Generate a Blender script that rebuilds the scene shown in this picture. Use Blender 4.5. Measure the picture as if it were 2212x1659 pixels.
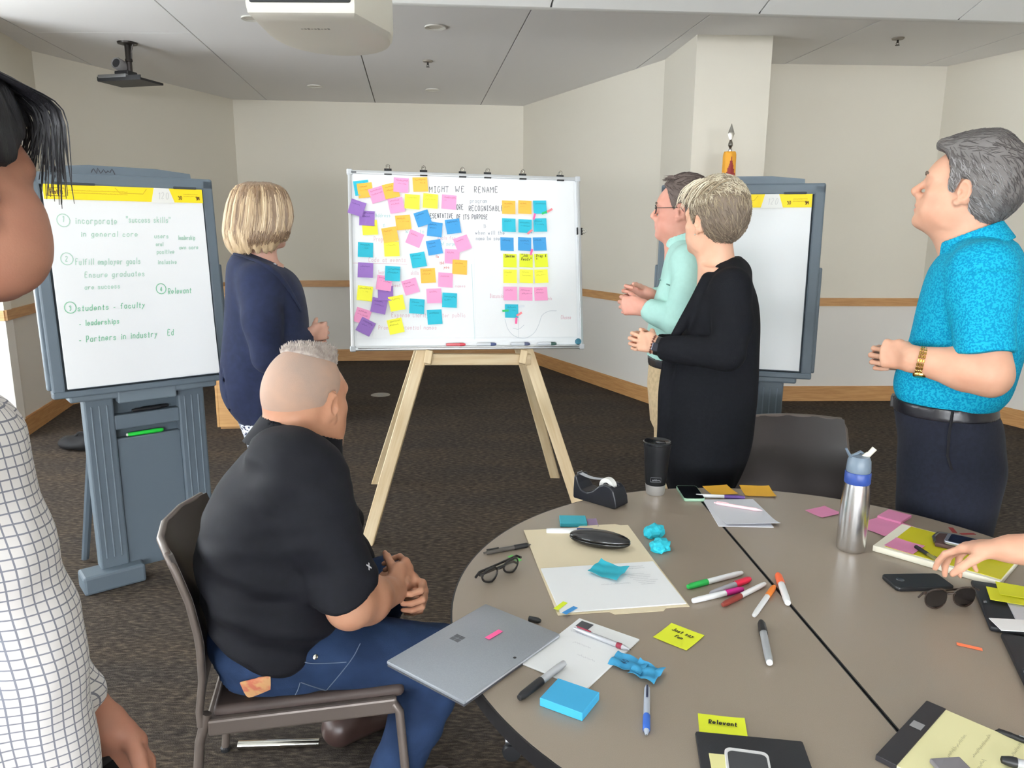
import bpy, bmesh, math, random
import numpy as np
from mathutils import Vector, Matrix

random.seed(7); np.random.seed(7)
for o in list(bpy.data.objects): bpy.data.objects.remove(o, do_unlink=True)
SC = bpy.context.scene
COL = SC.collection

# ------------------------------------------------------------------ camera, world, lights, exposure
W_, H_, F_ = 2212.0, 1659.0, 1620.0
CAMH = 1.56
_p = math.atan((H_ / 2 - 500) / F_); _r = 0.006
_rt = np.array([1, 0, 0.]); _up = np.array([0, math.sin(_p), math.cos(_p)]); CF = np.array([0, math.cos(_p), -math.sin(_p)])
CR = _rt * math.cos(_r) + _up * math.sin(_r); CU = _up * math.cos(_r) - _rt * math.sin(_r)
CC = np.array([0, 0, CAMH])
cd = bpy.data.cameras.new('camera'); cam = bpy.data.objects.new('camera', cd); COL.objects.link(cam)
cd.sensor_fit = 'HORIZONTAL'; cd.sensor_width = 36; cd.lens = F_ * 36 / W_
M = Matrix.Identity(4)
for i in range(3): M[i][0] = CR[i]; M[i][1] = CU[i]; M[i][2] = -CF[i]; M[i][3] = CC[i]
cam.matrix_world = M
cd.clip_start = 0.05
SC.camera = cam
SC.view_settings.view_transform = 'Standard'
SC.view_settings.look = 'None'
SC.view_settings.gamma = 1
SC.view_settings.use_curve_mapping = False
SC.view_settings.exposure = 0.32
SC.cycles.max_bounces = 8; SC.cycles.diffuse_bounces = 5; SC.cycles.glossy_bounces = 3; SC.cycles.transmission_bounces = 6
SC.cycles.sample_clamp_indirect = 6
wd = bpy.data.worlds.new('overcast'); SC.world = wd; wd.use_nodes = True
wd.node_tree.nodes['Background'].inputs[0].default_value = (0.80, 0.90, 1.0, 1)
wd.node_tree.nodes['Background'].inputs[1].default_value = 1.0

def area(name, loc, direction, sx, sy, power, color=(1, 1, 1)):
    l = bpy.data.lights.new(name, 'AREA'); l.shape = 'RECTANGLE'; l.size = sx; l.size_y = sy; l.energy = power; l.color = color
    o = bpy.data.objects.new(name, l); COL.objects.link(o); o.location = loc
    o.rotation_euler = Vector(direction).to_track_quat('-Z', 'Y').to_euler()
    return o
# daylight coming in at big unseen windows, two of them added, in the rear wall and the left side wall, behind the camera
area('window_light', (-2.95, -7.60, 1.75), (0, 1, 0.15), 2.3, 1.7, 640, (0.95, 0.97, 1.0))
area('window_light', (0.15, -7.60, 1.75), (0, 1, 0.15), 2.3, 1.7, 640, (0.95, 0.97, 1.0))
area('window_light', (3.15, -7.60, 1.75), (0, 1, 0.15), 2.1, 1.7, 640, (0.95, 0.97, 1.0))  # unseen window, added to brighten the niche at right
area('window_light', (-4.83, -1.9, 1.75), (1, 0, 0.2), 2.2, 1.7, 130, (0.95, 0.98, 1.0))
area('window_light', (-4.83, 0.7, 1.75), (1, 0, 0.2), 2.3, 1.7, 120, (0.95, 0.98, 1.0))
area('window_light', (-4.83, 3.75, 1.75), (1, 0, 0.25), 2.3, 1.7, 200, (0.95, 0.98, 1.0))  # unseen window, added to brighten the far ceiling

# ------------------------------------------------------------------ pixel helpers (frame 2212 x 1659)
def ray(x, y): return CR * (x - W_ / 2) / F_ - CU * (y - H_ / 2) / F_ + CF
def atz(x, y, z):
    d = ray(x, y); return CC + d * ((z - CC[2]) / d[2])
def aty(x, y, Y):
    d = ray(x, y); return CC + d * (Y / d[1])
def onplane(x, y, p, n):
    d = ray(x, y); return CC + d * (np.dot(np.array(p) - CC, n) / np.dot(d, n))

# ------------------------------------------------------------------ materials
def lin(c):
    return tuple(((v / 255) / 12.92 if v / 255 <= 0.04045 else (((v / 255) + 0.055) / 1.055) ** 2.4) for v in c) + (1.0,)
MATS = {}
def mat(name, rgb, rough=0.6, metal=0.0, spec=0.5, var=0.0, vscale=8.0, vstretch=(1, 1, 1), rgb2=None, bump=0.0, bscale=200.0,
        bstretch=(1, 1, 1), emit=0, alpha=1.0, trans=0.0, coat=0.0, sheen=0.0, detail=3, ramp=(0.35, 0.65), sss=0.0):
    if name in MATS: return MATS[name]
    m = bpy.data.materials.new(name); m.use_nodes = True; nt = m.node_tree; b = nt.nodes['Principled BSDF']
    b.inputs['Base Color'].default_value = lin(rgb); b.inputs['Roughness'].default_value = rough; b.inputs['Metallic'].default_value = metal
    b.inputs['Specular IOR Level'].default_value = spec
    if trans: b.inputs['Transmission Weight'].default_value = trans
    if coat: b.inputs['Coat Weight'].default_value = coat
    if sheen: b.inputs['Sheen Weight'].default_value = sheen
    if alpha < 1: b.inputs['Alpha'].default_value = alpha
    if sss:
        b.inputs['Subsurface Weight'].default_value = sss; b.inputs['Subsurface Radius'].default_value = (0.012, 0.005, 0.003); b.inputs['Subsurface Scale'].default_value = 1.0
    if emit:
        b.inputs['Emission Color'].default_value = lin(rgb); b.inputs['Emission Strength'].default_value = emit
    if var or bump or rgb2:
        tc = nt.nodes.new('ShaderNodeTexCoord')
    if var or rgb2:
        mp = nt.nodes.new('ShaderNodeMapping'); mp.inputs['Scale'].default_value = vstretch
        nz = nt.nodes.new('ShaderNodeTexNoise'); nz.inputs['Scale'].default_value = vscale; nz.inputs['Detail'].default_value = detail
        rp = nt.nodes.new('ShaderNodeValToRGB'); rp.color_ramp.elements[0].position, rp.color_ramp.elements[1].position = ramp
        c2 = rgb2 or tuple(min(255, v * (1 + var)) for v in rgb); c1 = rgb if rgb2 else tuple(v * (1 - var) for v in rgb)
        rp.color_ramp.elements[0].color = lin(c1); rp.color_ramp.elements[1].color = lin(c2)
        nt.links.new(tc.outputs['Object'], mp.inputs['Vector']); nt.links.new(mp.outputs[0], nz.inputs['Vector'])
        nt.links.new(nz.outputs['Fac'], rp.inputs['Fac']); nt.links.new(rp.outputs[0], b.inputs['Base Color'])
    if bump:
        mp2 = nt.nodes.new('ShaderNodeMapping'); mp2.inputs['Scale'].default_value = bstretch
        n2 = nt.nodes.new('ShaderNodeTexNoise'); n2.inputs['Scale'].default_value = bscale; n2.inputs['Detail'].default_value = 2
        bp = nt.nodes.new('ShaderNodeBump'); bp.inputs['Strength'].default_value = bump; bp.inputs['Distance'].default_value = 0.002
        nt.links.new(tc.outputs['Object'], mp2.inputs['Vector']); nt.links.new(mp2.outputs[0], n2.inputs['Vector'])
        nt.links.new(n2.outputs['Fac'], bp.inputs['Height']); nt.links.new(bp.outputs[0], b.inputs['Normal'])
    MATS[name] = m
    return m

# ------------------------------------------------------------------ object helpers
def tag(o, label=None, cat=None, group=None, kind=None):
    if label: o['label'] = label
    if cat: o['category'] = cat
    if group: o['group'] = group
    if kind: o['kind'] = kind
    return o
def thing(name, label, cat, loc=(0, 0, 0), rot=(0, 0, 0), group=None):
    o = bpy.data.objects.new(name, None); COL.objects.link(o); o.location = loc; o.rotation_euler = rot; o.empty_display_size = 0.05
    return tag(o, label, cat, group)
def link(name, me, m, parent=None, loc=(0, 0, 0), rot=(0, 0, 0)):
    o = bpy.data.objects.new(name, me); COL.objects.link(o)
    o.location = loc; o.rotation_euler = rot
    if parent: o.parent = parent
    ms = m if isinstance(m, (list, tuple)) else [m]
    if len(me.materials) == 0:
        for x in ms: me.materials.append(x)
    return o
class MB:
    """collects shapes; build() links them as one mesh object"""
    def __init__(s): s.bm = bmesh.new()
    def _fin(s, vs, mtx, mi):
        if mtx is not None: bmesh.ops.transform(s.bm, matrix=mtx, verts=vs)
        if mi:
            for f in {f for v in vs for f in v.link_faces}: f.material_index = mi
    def box(s, c, size, rot=None, bev=0.0, seg=2, mi=0):
        r = bmesh.ops.create_cube(s.bm, size=1.0); vs = r['verts']
        bmesh.ops.scale(s.bm, vec=size, verts=vs)
        if bev:
            es = list({e for v in vs for e in v.link_edges})
            rb = bmesh.ops.bevel(s.bm, geom=es, offset=bev, segments=seg, affect='EDGES', profile=0.5); vs = list({v for f in rb['faces'] for v in f.verts} | {v for v in vs if v.is_valid})
        mt = Matrix.Translation(c)
        if rot is not None: mt = mt @ (rot if isinstance(rot, Matrix) else Matrix.Rotation(rot, 4, 'Z'))
        s._fin(vs, mt, mi); return s
    def lathe(s, prof, seg=24, mtx=None, mi=0, sx=1.0, sy=1.0):
        rings = []
        for r, z in prof:
            if r <= 1e-6: rings.append([s.bm.verts.new((0, 0, z))])
            else: rings.append([s.bm.verts.new((r * sx * math.cos(2 * math.pi * i / seg), r * sy * math.sin(2 * math.pi * i / seg), z)) for i in range(seg)])
        for a, b in zip(rings[:-1], rings[1:]):
            for i in range(seg):
                j = (i + 1) % seg
                if len(a) == 1 and len(b) == 1: continue
                if len(a) == 1: s.bm.faces.new((a[0], b[j], b[i]))
                elif len(b) == 1: s.bm.faces.new((a[i], a[j], b[0]))
                else: s.bm.faces.new((a[i], a[j], b[j], b[i]))
        vs = [v for r in rings for v in r]
        s._fin(vs, mtx, mi); return s
    def tube(s, pts, rad, seg=8, mi=0, flat=1.0, closed=False):
        pts = [Vector(p) for p in pts]; n = len(pts); rings = []; prev = None
        for i, p in enumerate(pts):
            if closed: t = pts[(i + 1) % n] - pts[i - 1]
            else: t = pts[min(i + 1, n - 1)] - pts[max(i - 1, 0)]
            t.normalize()
            if prev is None: u = t.orthogonal().normalized() if abs(t.z) > 0.95 else t.cross(Vector((0, 0, 1))).normalized()
            else: u = (prev - t * prev.dot(t)).normalized()
            prev = u; v = t.cross(u); r = rad[i] if isinstance(rad, (list, tuple)) else rad
            rings.append([s.bm.verts.new(p + (u * math.cos(2 * math.pi * k / seg) + v * math.sin(2 * math.pi * k / seg) * flat) * r) for k in range(seg)])
        m = n if closed else n - 1
        fs = []
        for i in range(m):
            a, b = rings[i], rings[(i + 1) % n]
            for k in range(seg):
                fs.append(s.bm.faces.new((a[k], a[(k + 1) % seg], b[(k + 1) % seg], b[k])))
        if not closed:
            fs.append(s.bm.faces.new(rings[0][::-1])); fs.append(s.bm.faces.new(rings[-1]))
        for f in fs: f.material_index = mi
        return s
    def prism(s, poly, z0, z1, mtx=None, mi=0):
        a = [s.bm.verts.new((x, y, z0)) for x, y in poly]; b = [s.bm.verts.new((x, y, z1)) for x, y in poly]; n = len(poly)
        s.bm.faces.new(a[::-1]); s.bm.faces.new(b)
        for i in range(n): s.bm.faces.new((a[i], a[(i + 1) % n], b[(i + 1) % n], b[i]))
        s._fin(a + b, mtx, mi); return s
    def sheet(s, fn, nu, nv, th, mi=0):
        """a sheet with thickness th: fn(u, v) -> point, u and v in 0..1"""
        g = [[Vector(fn(i / nu, j / nv)) for j in range(nv + 1)] for i in range(nu + 1)]
        T, B = [], []
        for i in range(nu + 1):
            T.append([]); B.append([])
            for j in range(nv + 1):
                du = g[min(i + 1, nu)][j] - g[max(i - 1, 0)][j]; dv = g[i][min(j + 1, nv)] - g[i][max(j - 1, 0)]
                n = du.cross(dv).normalized()
                T[i].append(s.bm.verts.new(g[i][j] + n * th)); B[i].append(s.bm.verts.new(g[i][j]))
        fs = []
        for i in range(nu):
            for j in range(nv):
                fs.append(s.bm.faces.new((T[i][j], T[i + 1][j], T[i + 1][j + 1], T[i][j + 1])))
                fs.append(s.bm.faces.new((B[i][j], B[i][j + 1], B[i + 1][j + 1], B[i + 1][j])))
        for i in range(nu):
            fs.append(s.bm.faces.new((T[i][0], B[i][0], B[i + 1][0], T[i + 1][0]))); fs.append(s.bm.faces.new((T[i][nv], T[i + 1][nv], B[i + 1][nv], B[i][nv])))
        for j in range(nv):
            fs.append(s.bm.faces.new((T[0][j], T[0][j + 1], B[0][j + 1], B[0][j]))); fs.append(s.bm.faces.new((T[nu][j], B[nu][j], B[nu][j + 1], T[nu][j + 1])))
        for f in fs: f.material_index = mi
        return s
    def ribbon(s, pts, w, mi=0, lift=0.0):
        """flat stroke in the local xy plane"""
        pts = [Vector((p[0], p[1], lift)) for p in pts]; n = len(pts)
        L, R = [], []
        for i, p in enumerate(pts):
            t = pts[min(i + 1, n - 1)] - pts[max(i - 1, 0)]
            if t.length < 1e-9: t = Vector((1, 0, 0))
            t.normalize(); q = Vector((-t.y, t.x, 0)) * w / 2
            e = t * w * 0.3 if i == n - 1 else (-t * w * 0.3 if i == 0 else Vector((0, 0, 0)))
            L.append(s.bm.verts.new(p + q + e)); R.append(s.bm.verts.new(p - q + e))
        for i in range(n - 1):
            f = s.bm.faces.new((R[i], R[i + 1], L[i + 1], L[i])); f.material_index = mi
        return s
    def build(s, name, m, parent=None, loc=(0, 0, 0), rot=(0, 0, 0), smooth=None):
        bmesh.ops.recalc_face_normals(s.bm, faces=s.bm.faces)
        me = bpy.data.meshes.new(name); s.bm.to_mesh(me); s.bm.free()
        if smooth is not None:
            me.polygons.foreach_set('use_smooth', [True] * len(me.polygons))
            try: me.set_sharp_from_angle(angle=math.radians(smooth))
            except Exception: pass
        return link(name, me, m, parent, loc, rot)
def struct(o): o['kind'] = 'structure'; return o
def RZ(a): return Matrix.Rotation(a, 4, 'Z')
def catmull(pts, n=6):
    pts = [np.array(p, float) for p in pts]; P = [2 * pts[0] - pts[1]] + pts + [2 * pts[-1] - pts[-2]]; out = []
    for i in range(1, len(P) - 2):
        for k in range(n):
            t = k / n
            out.append(0.5 * (2 * P[i] + (P[i + 1] - P[i - 1]) * t + (2 * P[i - 1] - 5 * P[i] + 4 * P[i + 1] - P[i + 2]) * t * t + (3 * P[i] - P[i - 1] - 3 * P[i + 1] + P[i + 2]) * t ** 3))
    out.append(pts[-1]); return out

# ------------------------------------------------------------------ handwriting: a single-stroke alphabet
GL = {'a': '46261513223243 4642', 'b': '1912 1526364543322213', 'c': '45261513223243', 'd': '4942 46261513223243', 'e': '144445362615132243', 'f': '49382822 1636',
 'g': '46261513223243 46413010', 'h': '1912 15263642', 'i': '2622 2827', 'j': '36312010 3837', 'k': '1912 4614 2542', 'l': '2922', 'm': '0602 05162522 25364542',
 'n': '1612 1526364542', 'o': '261513223243453626', 'p': '1610 15263645433212', 'q': '4640 46261513223243', 'r': '1612 15263646', 's': '453626153443322213',
 't': '28232232 1636', 'u': '1613223243 4642', 'v': '162246', 'w': '0612253246', 'x': '1642 4612', 'y': '1634 4610', 'z': '16461242',
 'A': '122942 1545', 'B': '1912 1939483616 163645433212', 'C': '483929171413223243', 'D': '1912 193947433212', 'E': '49191242 1636', 'F': '491912 1636',
 'G': '4839291714132232434535', 'H': '1912 4942 1646', 'I': '2922 1939 1232', 'J': '4943322213', 'K': '1912 4915 2642', 'L': '191242', 'M': '0209255942'.replace('5942', '4942'),
 'N': '12194249', 'O': '291714223244473929', 'P': '1912 193948463515', 'Q': '291714223244473929 3452', 'R': '1912 193948463515 2542', 'S': '4839291816364543322213',
 'T': '0949 2922', 'U': '191322324349', 'V': '192249', 'W': '0912264259', 'X': '1942 4912', 'Y': '1925 4925 2522', 'Z': '19491242', "'": '2927', '"': '1917 3937',
 '-': '1434', '.': '2221', ':': '2625 2322', ',': '2221', '1': '182922', '2': '182939471242', '3': '1829394736263645433222', '0': '291714223244473929', '4': '39144 4 3932'.replace(' 4 ', '4 '),
 '5': '49191636453222', '(': '39261432', ')': '19263412', '!': '2925 2322', '/': '4912', '@': '390 7'}
def strokes(text, h, slant=0.12, jit=0.25, space=0.62):
    """list of polylines in the plane, baseline at y = 0, cap height h"""
    out = []; x = 0; rnd = random.Random(sum(map(ord, text)) * 31 + len(text)); u = h / 7.0
    for ch in text:
        if ch == ' ': x += 4.0 * u; continue
        g = GL.get(ch)
        if ch == '@' or g is None: x += 4 * u; continue
        wmax = 0; dy = rnd.uniform(-jit, jit)
        for st in g.split(' '):
            pts = []
            for k in range(0, len(st) - 1, 2):
                a, b = int(st[k]), int(st[k + 1]) - 2; wmax = max(wmax, a)
                pts.append((x + (a + rnd.uniform(-jit, jit) * .6) * u * 0.8 + slant * b * u, (b + dy + rnd.uniform(-jit, jit) * .5) * u))
            if len(pts) == 1: pts.append((pts[0][0] + u * .4, pts[0][1]))
            if len(pts) > 2: pts = [tuple(p) for p in catmull(pts, 3)]
            if len(pts) >= 2: out.append(pts)
        x += (wmax * 0.8 + 1.4) * u
    return out, x
def write(mb, text, x, y, h, w, width=None, rot=0.0, mi=0, lift=0.0, slant=0.12):
    st, L = strokes(text, h, slant); k = (width / L) if width else 1.0; c, s_ = math.cos(rot), math.sin(rot)
    for p in st: mb.ribbon([(x + a * k * c - b * s_, y + a * k * s_ + b * c) for a, b in p], w, mi, lift)
    return mb
def scribble(mb, x0, x1, y, h, w, lift=0.0, rnd=random):
    pts = []; n = max(4, int((x1 - x0) / (h * 0.75)))
    for i in range(n * 2 + 1):
        pts.append((x0 + (x1 - x0) * i / (2 * n) + rnd.uniform(-.3, .3) * h * .4, y + (h * rnd.uniform(.3, 1.0) if i % 2 else h * rnd.uniform(-.25, .15))))
    mb.ribbon([tuple(p) for p in catmull(pts, 2)], w, 0, lift)
# ------------------------------------------------------------------ signed-distance modelling for bodies, hair and clothes
def nrm(v): v = np.array(v, float); return v / np.linalg.norm(v)
class Blob:
    """a list of smooth-blended shapes turned into one continuous mesh"""
    def __init__(s): s.P = []
    def _add(s, fn, lo, hi, k, op):
        s.P.append((fn, np.array(lo, float), np.array(hi, float), k, op)); return s
    def ell(s, c, r, R=None, k=0.02, op='u'):
        c = np.array(c, float); r = np.array(r, float); R_ = None if R is None else np.array(R, float)
        def fn(X, Y, Z):
            x, y, z = X - c[0], Y - c[1], Z - c[2]
            if R_ is not None: x, y, z = [x * R_[0, i] + y * R_[1, i] + z * R_[2, i] for i in range(3)]
            k0 = np.sqrt((x / r[0]) ** 2 + (y / r[1]) ** 2 + (z / r[2]) ** 2); k1 = np.sqrt((x / r[0] ** 2) ** 2 + (y / r[1] ** 2) ** 2 + (z / r[2] ** 2) ** 2) + 1e-6
            return k0 * (k0 - 1) / k1
        e = r if R_ is None else np.full(3, r.max())
        return s._add(fn, c - e, c + e, k, op)
    def sph(s, c, r, k=0.02, op='u'): return s.ell(c, (r, r, r), None, k, op)
    def cap(s, a, b, ra, rb=None, k=0.02, op='u', n=None, q=1.0):
        """tapered limb; n, q: flatten along direction n by factor q"""
        a = np.array(a, float); b = np.array(b, float); rb = ra if rb is None else rb; ab = b - a; L2 = ab @ ab
        nn = None if n is None else nrm(n)
        def fn(X, Y, Z):
            x, y, z = X - a[0], Y - a[1], Z - a[2]
            t = np.clip((x * ab[0] + y * ab[1] + z * ab[2]) / L2, 0, 1)
            x, y, z = x - t * ab[0], y - t * ab[1], z - t * ab[2]
            d2 = x * x + y * y + z * z
            if nn is not None:
                w = x * nn[0] + y * nn[1] + z * nn[2]; d2 = d2 + w * w * (1 / q ** 2 - 1)
                return (np.sqrt(d2) - (ra + (rb - ra) * t)) * min(1, q)
            return np.sqrt(d2) - (ra + (rb - ra) * t)
        m = max(ra, rb) * max(1, q)
        return s._add(fn, np.minimum(a, b) - m, np.maximum(a, b) + m, k, op)
    def chain(s, pts, rads, k=0.02, **kw):
        for i in range(len(pts) - 1): s.cap(pts[i], pts[i + 1], rads[i], rads[i + 1], k, **kw)
        return s
    def cyl(s, a, b, ra, rb=None, k=0.005, op='u', n=None, q=1.0):
        """tapered cylinder with flat ends"""
        a = np.array(a, float); b = np.array(b, float); rb = ra if rb is None else rb; ab = b - a; L = np.linalg.norm(ab); u = ab / L
        nn = None if n is None else nrm(np.array(n) - u * (np.array(n) @ u))
        def fn(X, Y, Z):
            x, y, z = X - a[0], Y - a[1], Z - a[2]
            h = x * u[0] + y * u[1] + z * u[2]; t = np.clip(h / L, 0, 1)
            x, y, z = x - h * u[0], y - h * u[1], z - h * u[2]
            d2 = x * x + y * y + z * z
            if nn is not None:
                w = x * nn[0] + y * nn[1] + z * nn[2]; d2 = d2 + w * w * (1 / q ** 2 - 1)
            rr = np.sqrt(d2) - (ra + (rb - ra) * t)
            return np.maximum(rr * min(1, q), np.maximum(-h, h - L))
        m = max(ra, rb) * max(1, q)
        return s._add(fn, np.minimum(a, b) - m, np.maximum(a, b) + m, k, op)
    def loft(s, secs, k=0.02, op='u', p=2.2, inset=0.0, smooth=True):
        """stack of ellipses (z, cx, cy, rx, ry), any order"""
        A = np.array(sorted(secs, key=lambda t: t[0]), float)
        if smooth and len(A) > 2: A = np.array(catmull(A, 6))
        zs = A[:, 0]
        def fn(X, Y, Z):
            zz = Z
            cx, cy = np.interp(zz, zs, A[:, 1]), np.interp(zz, zs, A[:, 2]); rx, ry = np.interp(zz, zs, A[:, 3]) - inset, np.interp(zz, zs, A[:, 4]) - inset
            e = (np.abs((X - cx) / rx) ** p + np.abs((Y - cy) / ry) ** p) ** (1 / p)
            d = (e - 1) * np.minimum(rx, ry)
            return np.maximum(d, np.maximum(zs[0] - Z, Z - zs[-1]))
        lo = ((A[:, 1] - A[:, 3]).min(), (A[:, 2] - A[:, 4]).min(), zs[0]); hi = ((A[:, 1] + A[:, 3]).max(), (A[:, 2] + A[:, 4]).max(), zs[-1])
        return s._add(fn, lo, hi, k, op)
    def box(s, c, half, R=None, rnd=0.004, k=0.005, op='u'):
        c = np.array(c, float); hf = np.array(half, float) - rnd; R_ = None if R is None else np.array(R, float)
        def fn(X, Y, Z):
            x, y, z = X - c[0], Y - c[1], Z - c[2]
            if R_ is not None: x, y, z = [x * R_[0, i] + y * R_[1, i] + z * R_[2, i] for i in range(3)]
            qx, qy, qz = np.abs(x) - hf[0], np.abs(y) - hf[1], np.abs(z) - hf[2]
            return np.sqrt(np.maximum(qx, 0) ** 2 + np.maximum(qy, 0) ** 2 + np.maximum(qz, 0) ** 2) + np.minimum(np.maximum(qx, np.maximum(qy, qz)), 0) - rnd
        e = np.array(half, float) if R_ is None else np.full(3, np.linalg.norm(half))
        return s._add(fn, c - e, c + e, k, op)
    def half(s, p, n, k=0.004):
        """cut away everything on the side of p that n points to"""
        p = np.array(p, float); n = nrm(n)
        return s._add(lambda X, Y, Z: -((X - p[0]) * n[0] + (Y - p[1]) * n[1] + (Z - p[2]) * n[2]), (-9, -9, -9), (9, 9, 9), k, 's')
    def shape(s, fn, lo, hi, k=0.01, op='u'): return s._add(fn, lo, hi, k, op)
    def mesh(s, name, h=0.006, fine=(), warp=None, clip=None):
        us = [q for q in s.P if q[4] == 'u']
        lo = np.min([q[1] for q in us], 0) - 2.5 * h; hi = np.max([q[2] for q in us], 0) + 2.5 * h
        if clip is not None: lo = np.maximum(lo, clip[0]); hi = np.minimum(hi, clip[1])
        ax = []
        for i in range(3):
            c = lo[i]; xs = [c]
            while c < hi[i]:
                st = h
                for (flo, fhi, fh) in fine:
                    if flo[i] - 0.005 <= c <= fhi[i] + 0.005: st = min(st, fh)
                c += st; xs.append(c)
            ax.append(np.array(xs, np.float32))
        D = np.full([len(a) for a in ax], 1.0, np.float32)
        for fn, plo, phi, k, op in s.P:
            mg = k + 3 * h; sl = []
            for i in range(3):
                i0 = max(0, np.searchsorted(ax[i], plo[i] - mg) - 1); i1 = min(len(ax[i]), np.searchsorted(ax[i], phi[i] + mg) + 1); sl.append(slice(i0, max(i1, i0)))
            if any(q.stop <= q.start for q in sl): continue
            X, Y, Z = ax[0][sl[0]][:, None, None], ax[1][sl[1]][None, :, None], ax[2][sl[2]][None, None, :]
            d = np.broadcast_to(fn(X, Y, Z), [q.stop - q.start for q in sl]).astype(np.float32); a = D[tuple(sl)]
            if op == 'u':
                hh = np.maximum(k - np.abs(a - d), 0) / max(k, 1e-6); D[tuple(sl)] = np.minimum(a, d) - hh * hh * k * 0.25
            elif op == 's':
                d = -d; hh = np.maximum(k - np.abs(a - d), 0) / max(k, 1e-6); D[tuple(sl)] = np.maximum(a, d) + hh * hh * k * 0.25
            elif op == 'i':
                hh = np.maximum(k - np.abs(a - d), 0) / max(k, 1e-6); D[tuple(sl)] = np.maximum(a, d) + hh * hh * k * 0.25
        if warp is not None: D = D + warp(ax[0][:, None, None], ax[1][None, :, None], ax[2][None, None, :]).astype(np.float32)
        D[0] = D[-1] = 1; D[:, 0] = D[:, -1] = 1; D[:, :, 0] = D[:, :, -1] = 1
        return nets(name, D, ax)
def nets(name, D, ax):
    S = D < 0; n = D.shape
    cnt = np.zeros([d - 1 for d in n], np.uint8)
    for i in (0, 1):
        for j in (0, 1):
            for k in (0, 1): cnt += S[i:n[0] - 1 + i, j:n[1] - 1 + j, k:n[2] - 1 + k]
    act = (cnt > 0) & (cnt < 8); I, J, K = np.nonzero(act); N = len(I)
    idx = np.full(act.shape, -1, np.int32); idx[act] = np.arange(N, dtype=np.int32)
    acc = np.zeros((N, 3), np.float64); num = np.zeros(N)
    V = {}; 
    for i in (0, 1):
        for j in (0, 1):
            for k in (0, 1): V[(i, j, k)] = D[I + i, J + j, K + k]
    def pos(c): return np.stack([ax[0][I + c[0]], ax[1][J + c[1]], ax[2][K + c[2]]], 1)
    for a in range(3):
        for u in (0, 1):
            for v in (0, 1):
                c0 = [0, 0, 0]; oth = [q for q in range(3) if q != a]; c0[oth[0]] = u; c0[oth[1]] = v; c1 = list(c0); c1[a] = 1
                va, vb = V[tuple(c0)], V[tuple(c1)]; m = (va < 0) != (vb < 0)
                t = np.where(m, va / np.where(m, va - vb, 1), 0); p0, p1 = pos(c0), pos(c1)
                acc += np.where(m[:, None], p0 + (p1 - p0) * t[:, None], 0); num += m
    P = acc / np.maximum(num, 1)[:, None]
    quads = []
    for a in range(3):
        b, c = (a + 1) % 3, (a + 2) % 3
        sl0 = [slice(1, d - 1) for d in n]; sl0[a] = slice(0, n[a] - 1); sl1 = list(sl0); sl1[a] = slice(1, n[a])
        A, B = S[tuple(sl0)], S[tuple(sl1)]; cr = A != B; q = np.array(np.nonzero(cr)).T
        if len(q) == 0: continue
        off = np.array([1, 1, 1]); off[a] = 0; q = q + off
        def cell(db, dc):
            w = q.copy(); w[:, b] -= db; w[:, c] -= dc; return idx[w[:, 0], w[:, 1], w[:, 2]]
        f = np.stack([cell(1, 1), cell(0, 1), cell(0, 0), cell(1, 0)], 1); fl = ~A[cr]; f[fl] = f[fl][:, ::-1]
        quads.append(f)
    Q = np.concatenate(quads).astype(np.int32)
    p0, p1, p2 = P[Q[:, 0]], P[Q[:, 1]], P[Q[:, 2]]
    if np.einsum('ij,ij->i', p0, np.cross(p1, p2)).sum() < 0: Q = Q[:, ::-1].copy()
    me = bpy.data.meshes.new(name); me.vertices.add(N); me.vertices.foreach_set('co', P.astype(np.float32).ravel())
    me.loops.add(Q.size); me.loops.foreach_set('vertex_index', Q.ravel()); me.polygons.add(len(Q))
    me.polygons.foreach_set('loop_start', np.arange(0, Q.size, 4, dtype=np.int32)); me.polygons.foreach_set('loop_total', np.full(len(Q), 4, np.int32))
    me.polygons.foreach_set('use_smooth', np.ones(len(Q), bool)); me.update(calc_edges=True); me.validate()
    return me
def verts_of(me):
    a = np.empty(len(me.vertices) * 3, np.float32); me.vertices.foreach_get('co', a); return a.reshape(-1, 3)
def set_slots(me, fn):
    """material slot per face from the face centre"""
    c = np.empty(len(me.polygons) * 3, np.float32); me.polygons.foreach_get('center', c); me.polygons.foreach_set('material_index', fn(c.reshape(-1, 3)).astype(np.int32))
def set_vec(me, name, arr):
    at = me.attributes.new(name, 'FLOAT_VECTOR', 'POINT'); at.data.foreach_set('vector', arr.astype(np.float32).ravel())
def folds(seed, amp, fr, bias=(1, 1, 1)):
    rs = np.random.RandomState(seed); ws = [(rs.normal(size=3) * np.array(bias) * fr, rs.uniform(0, 6.28)) for _ in range(6)]
    def f(X, Y, Z):
        t = 0
        for w, ph in ws: t = t + np.sin(X * w[0] + Y * w[1] + Z * w[2] + ph)
        return amp * t / 3
    return f

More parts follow.
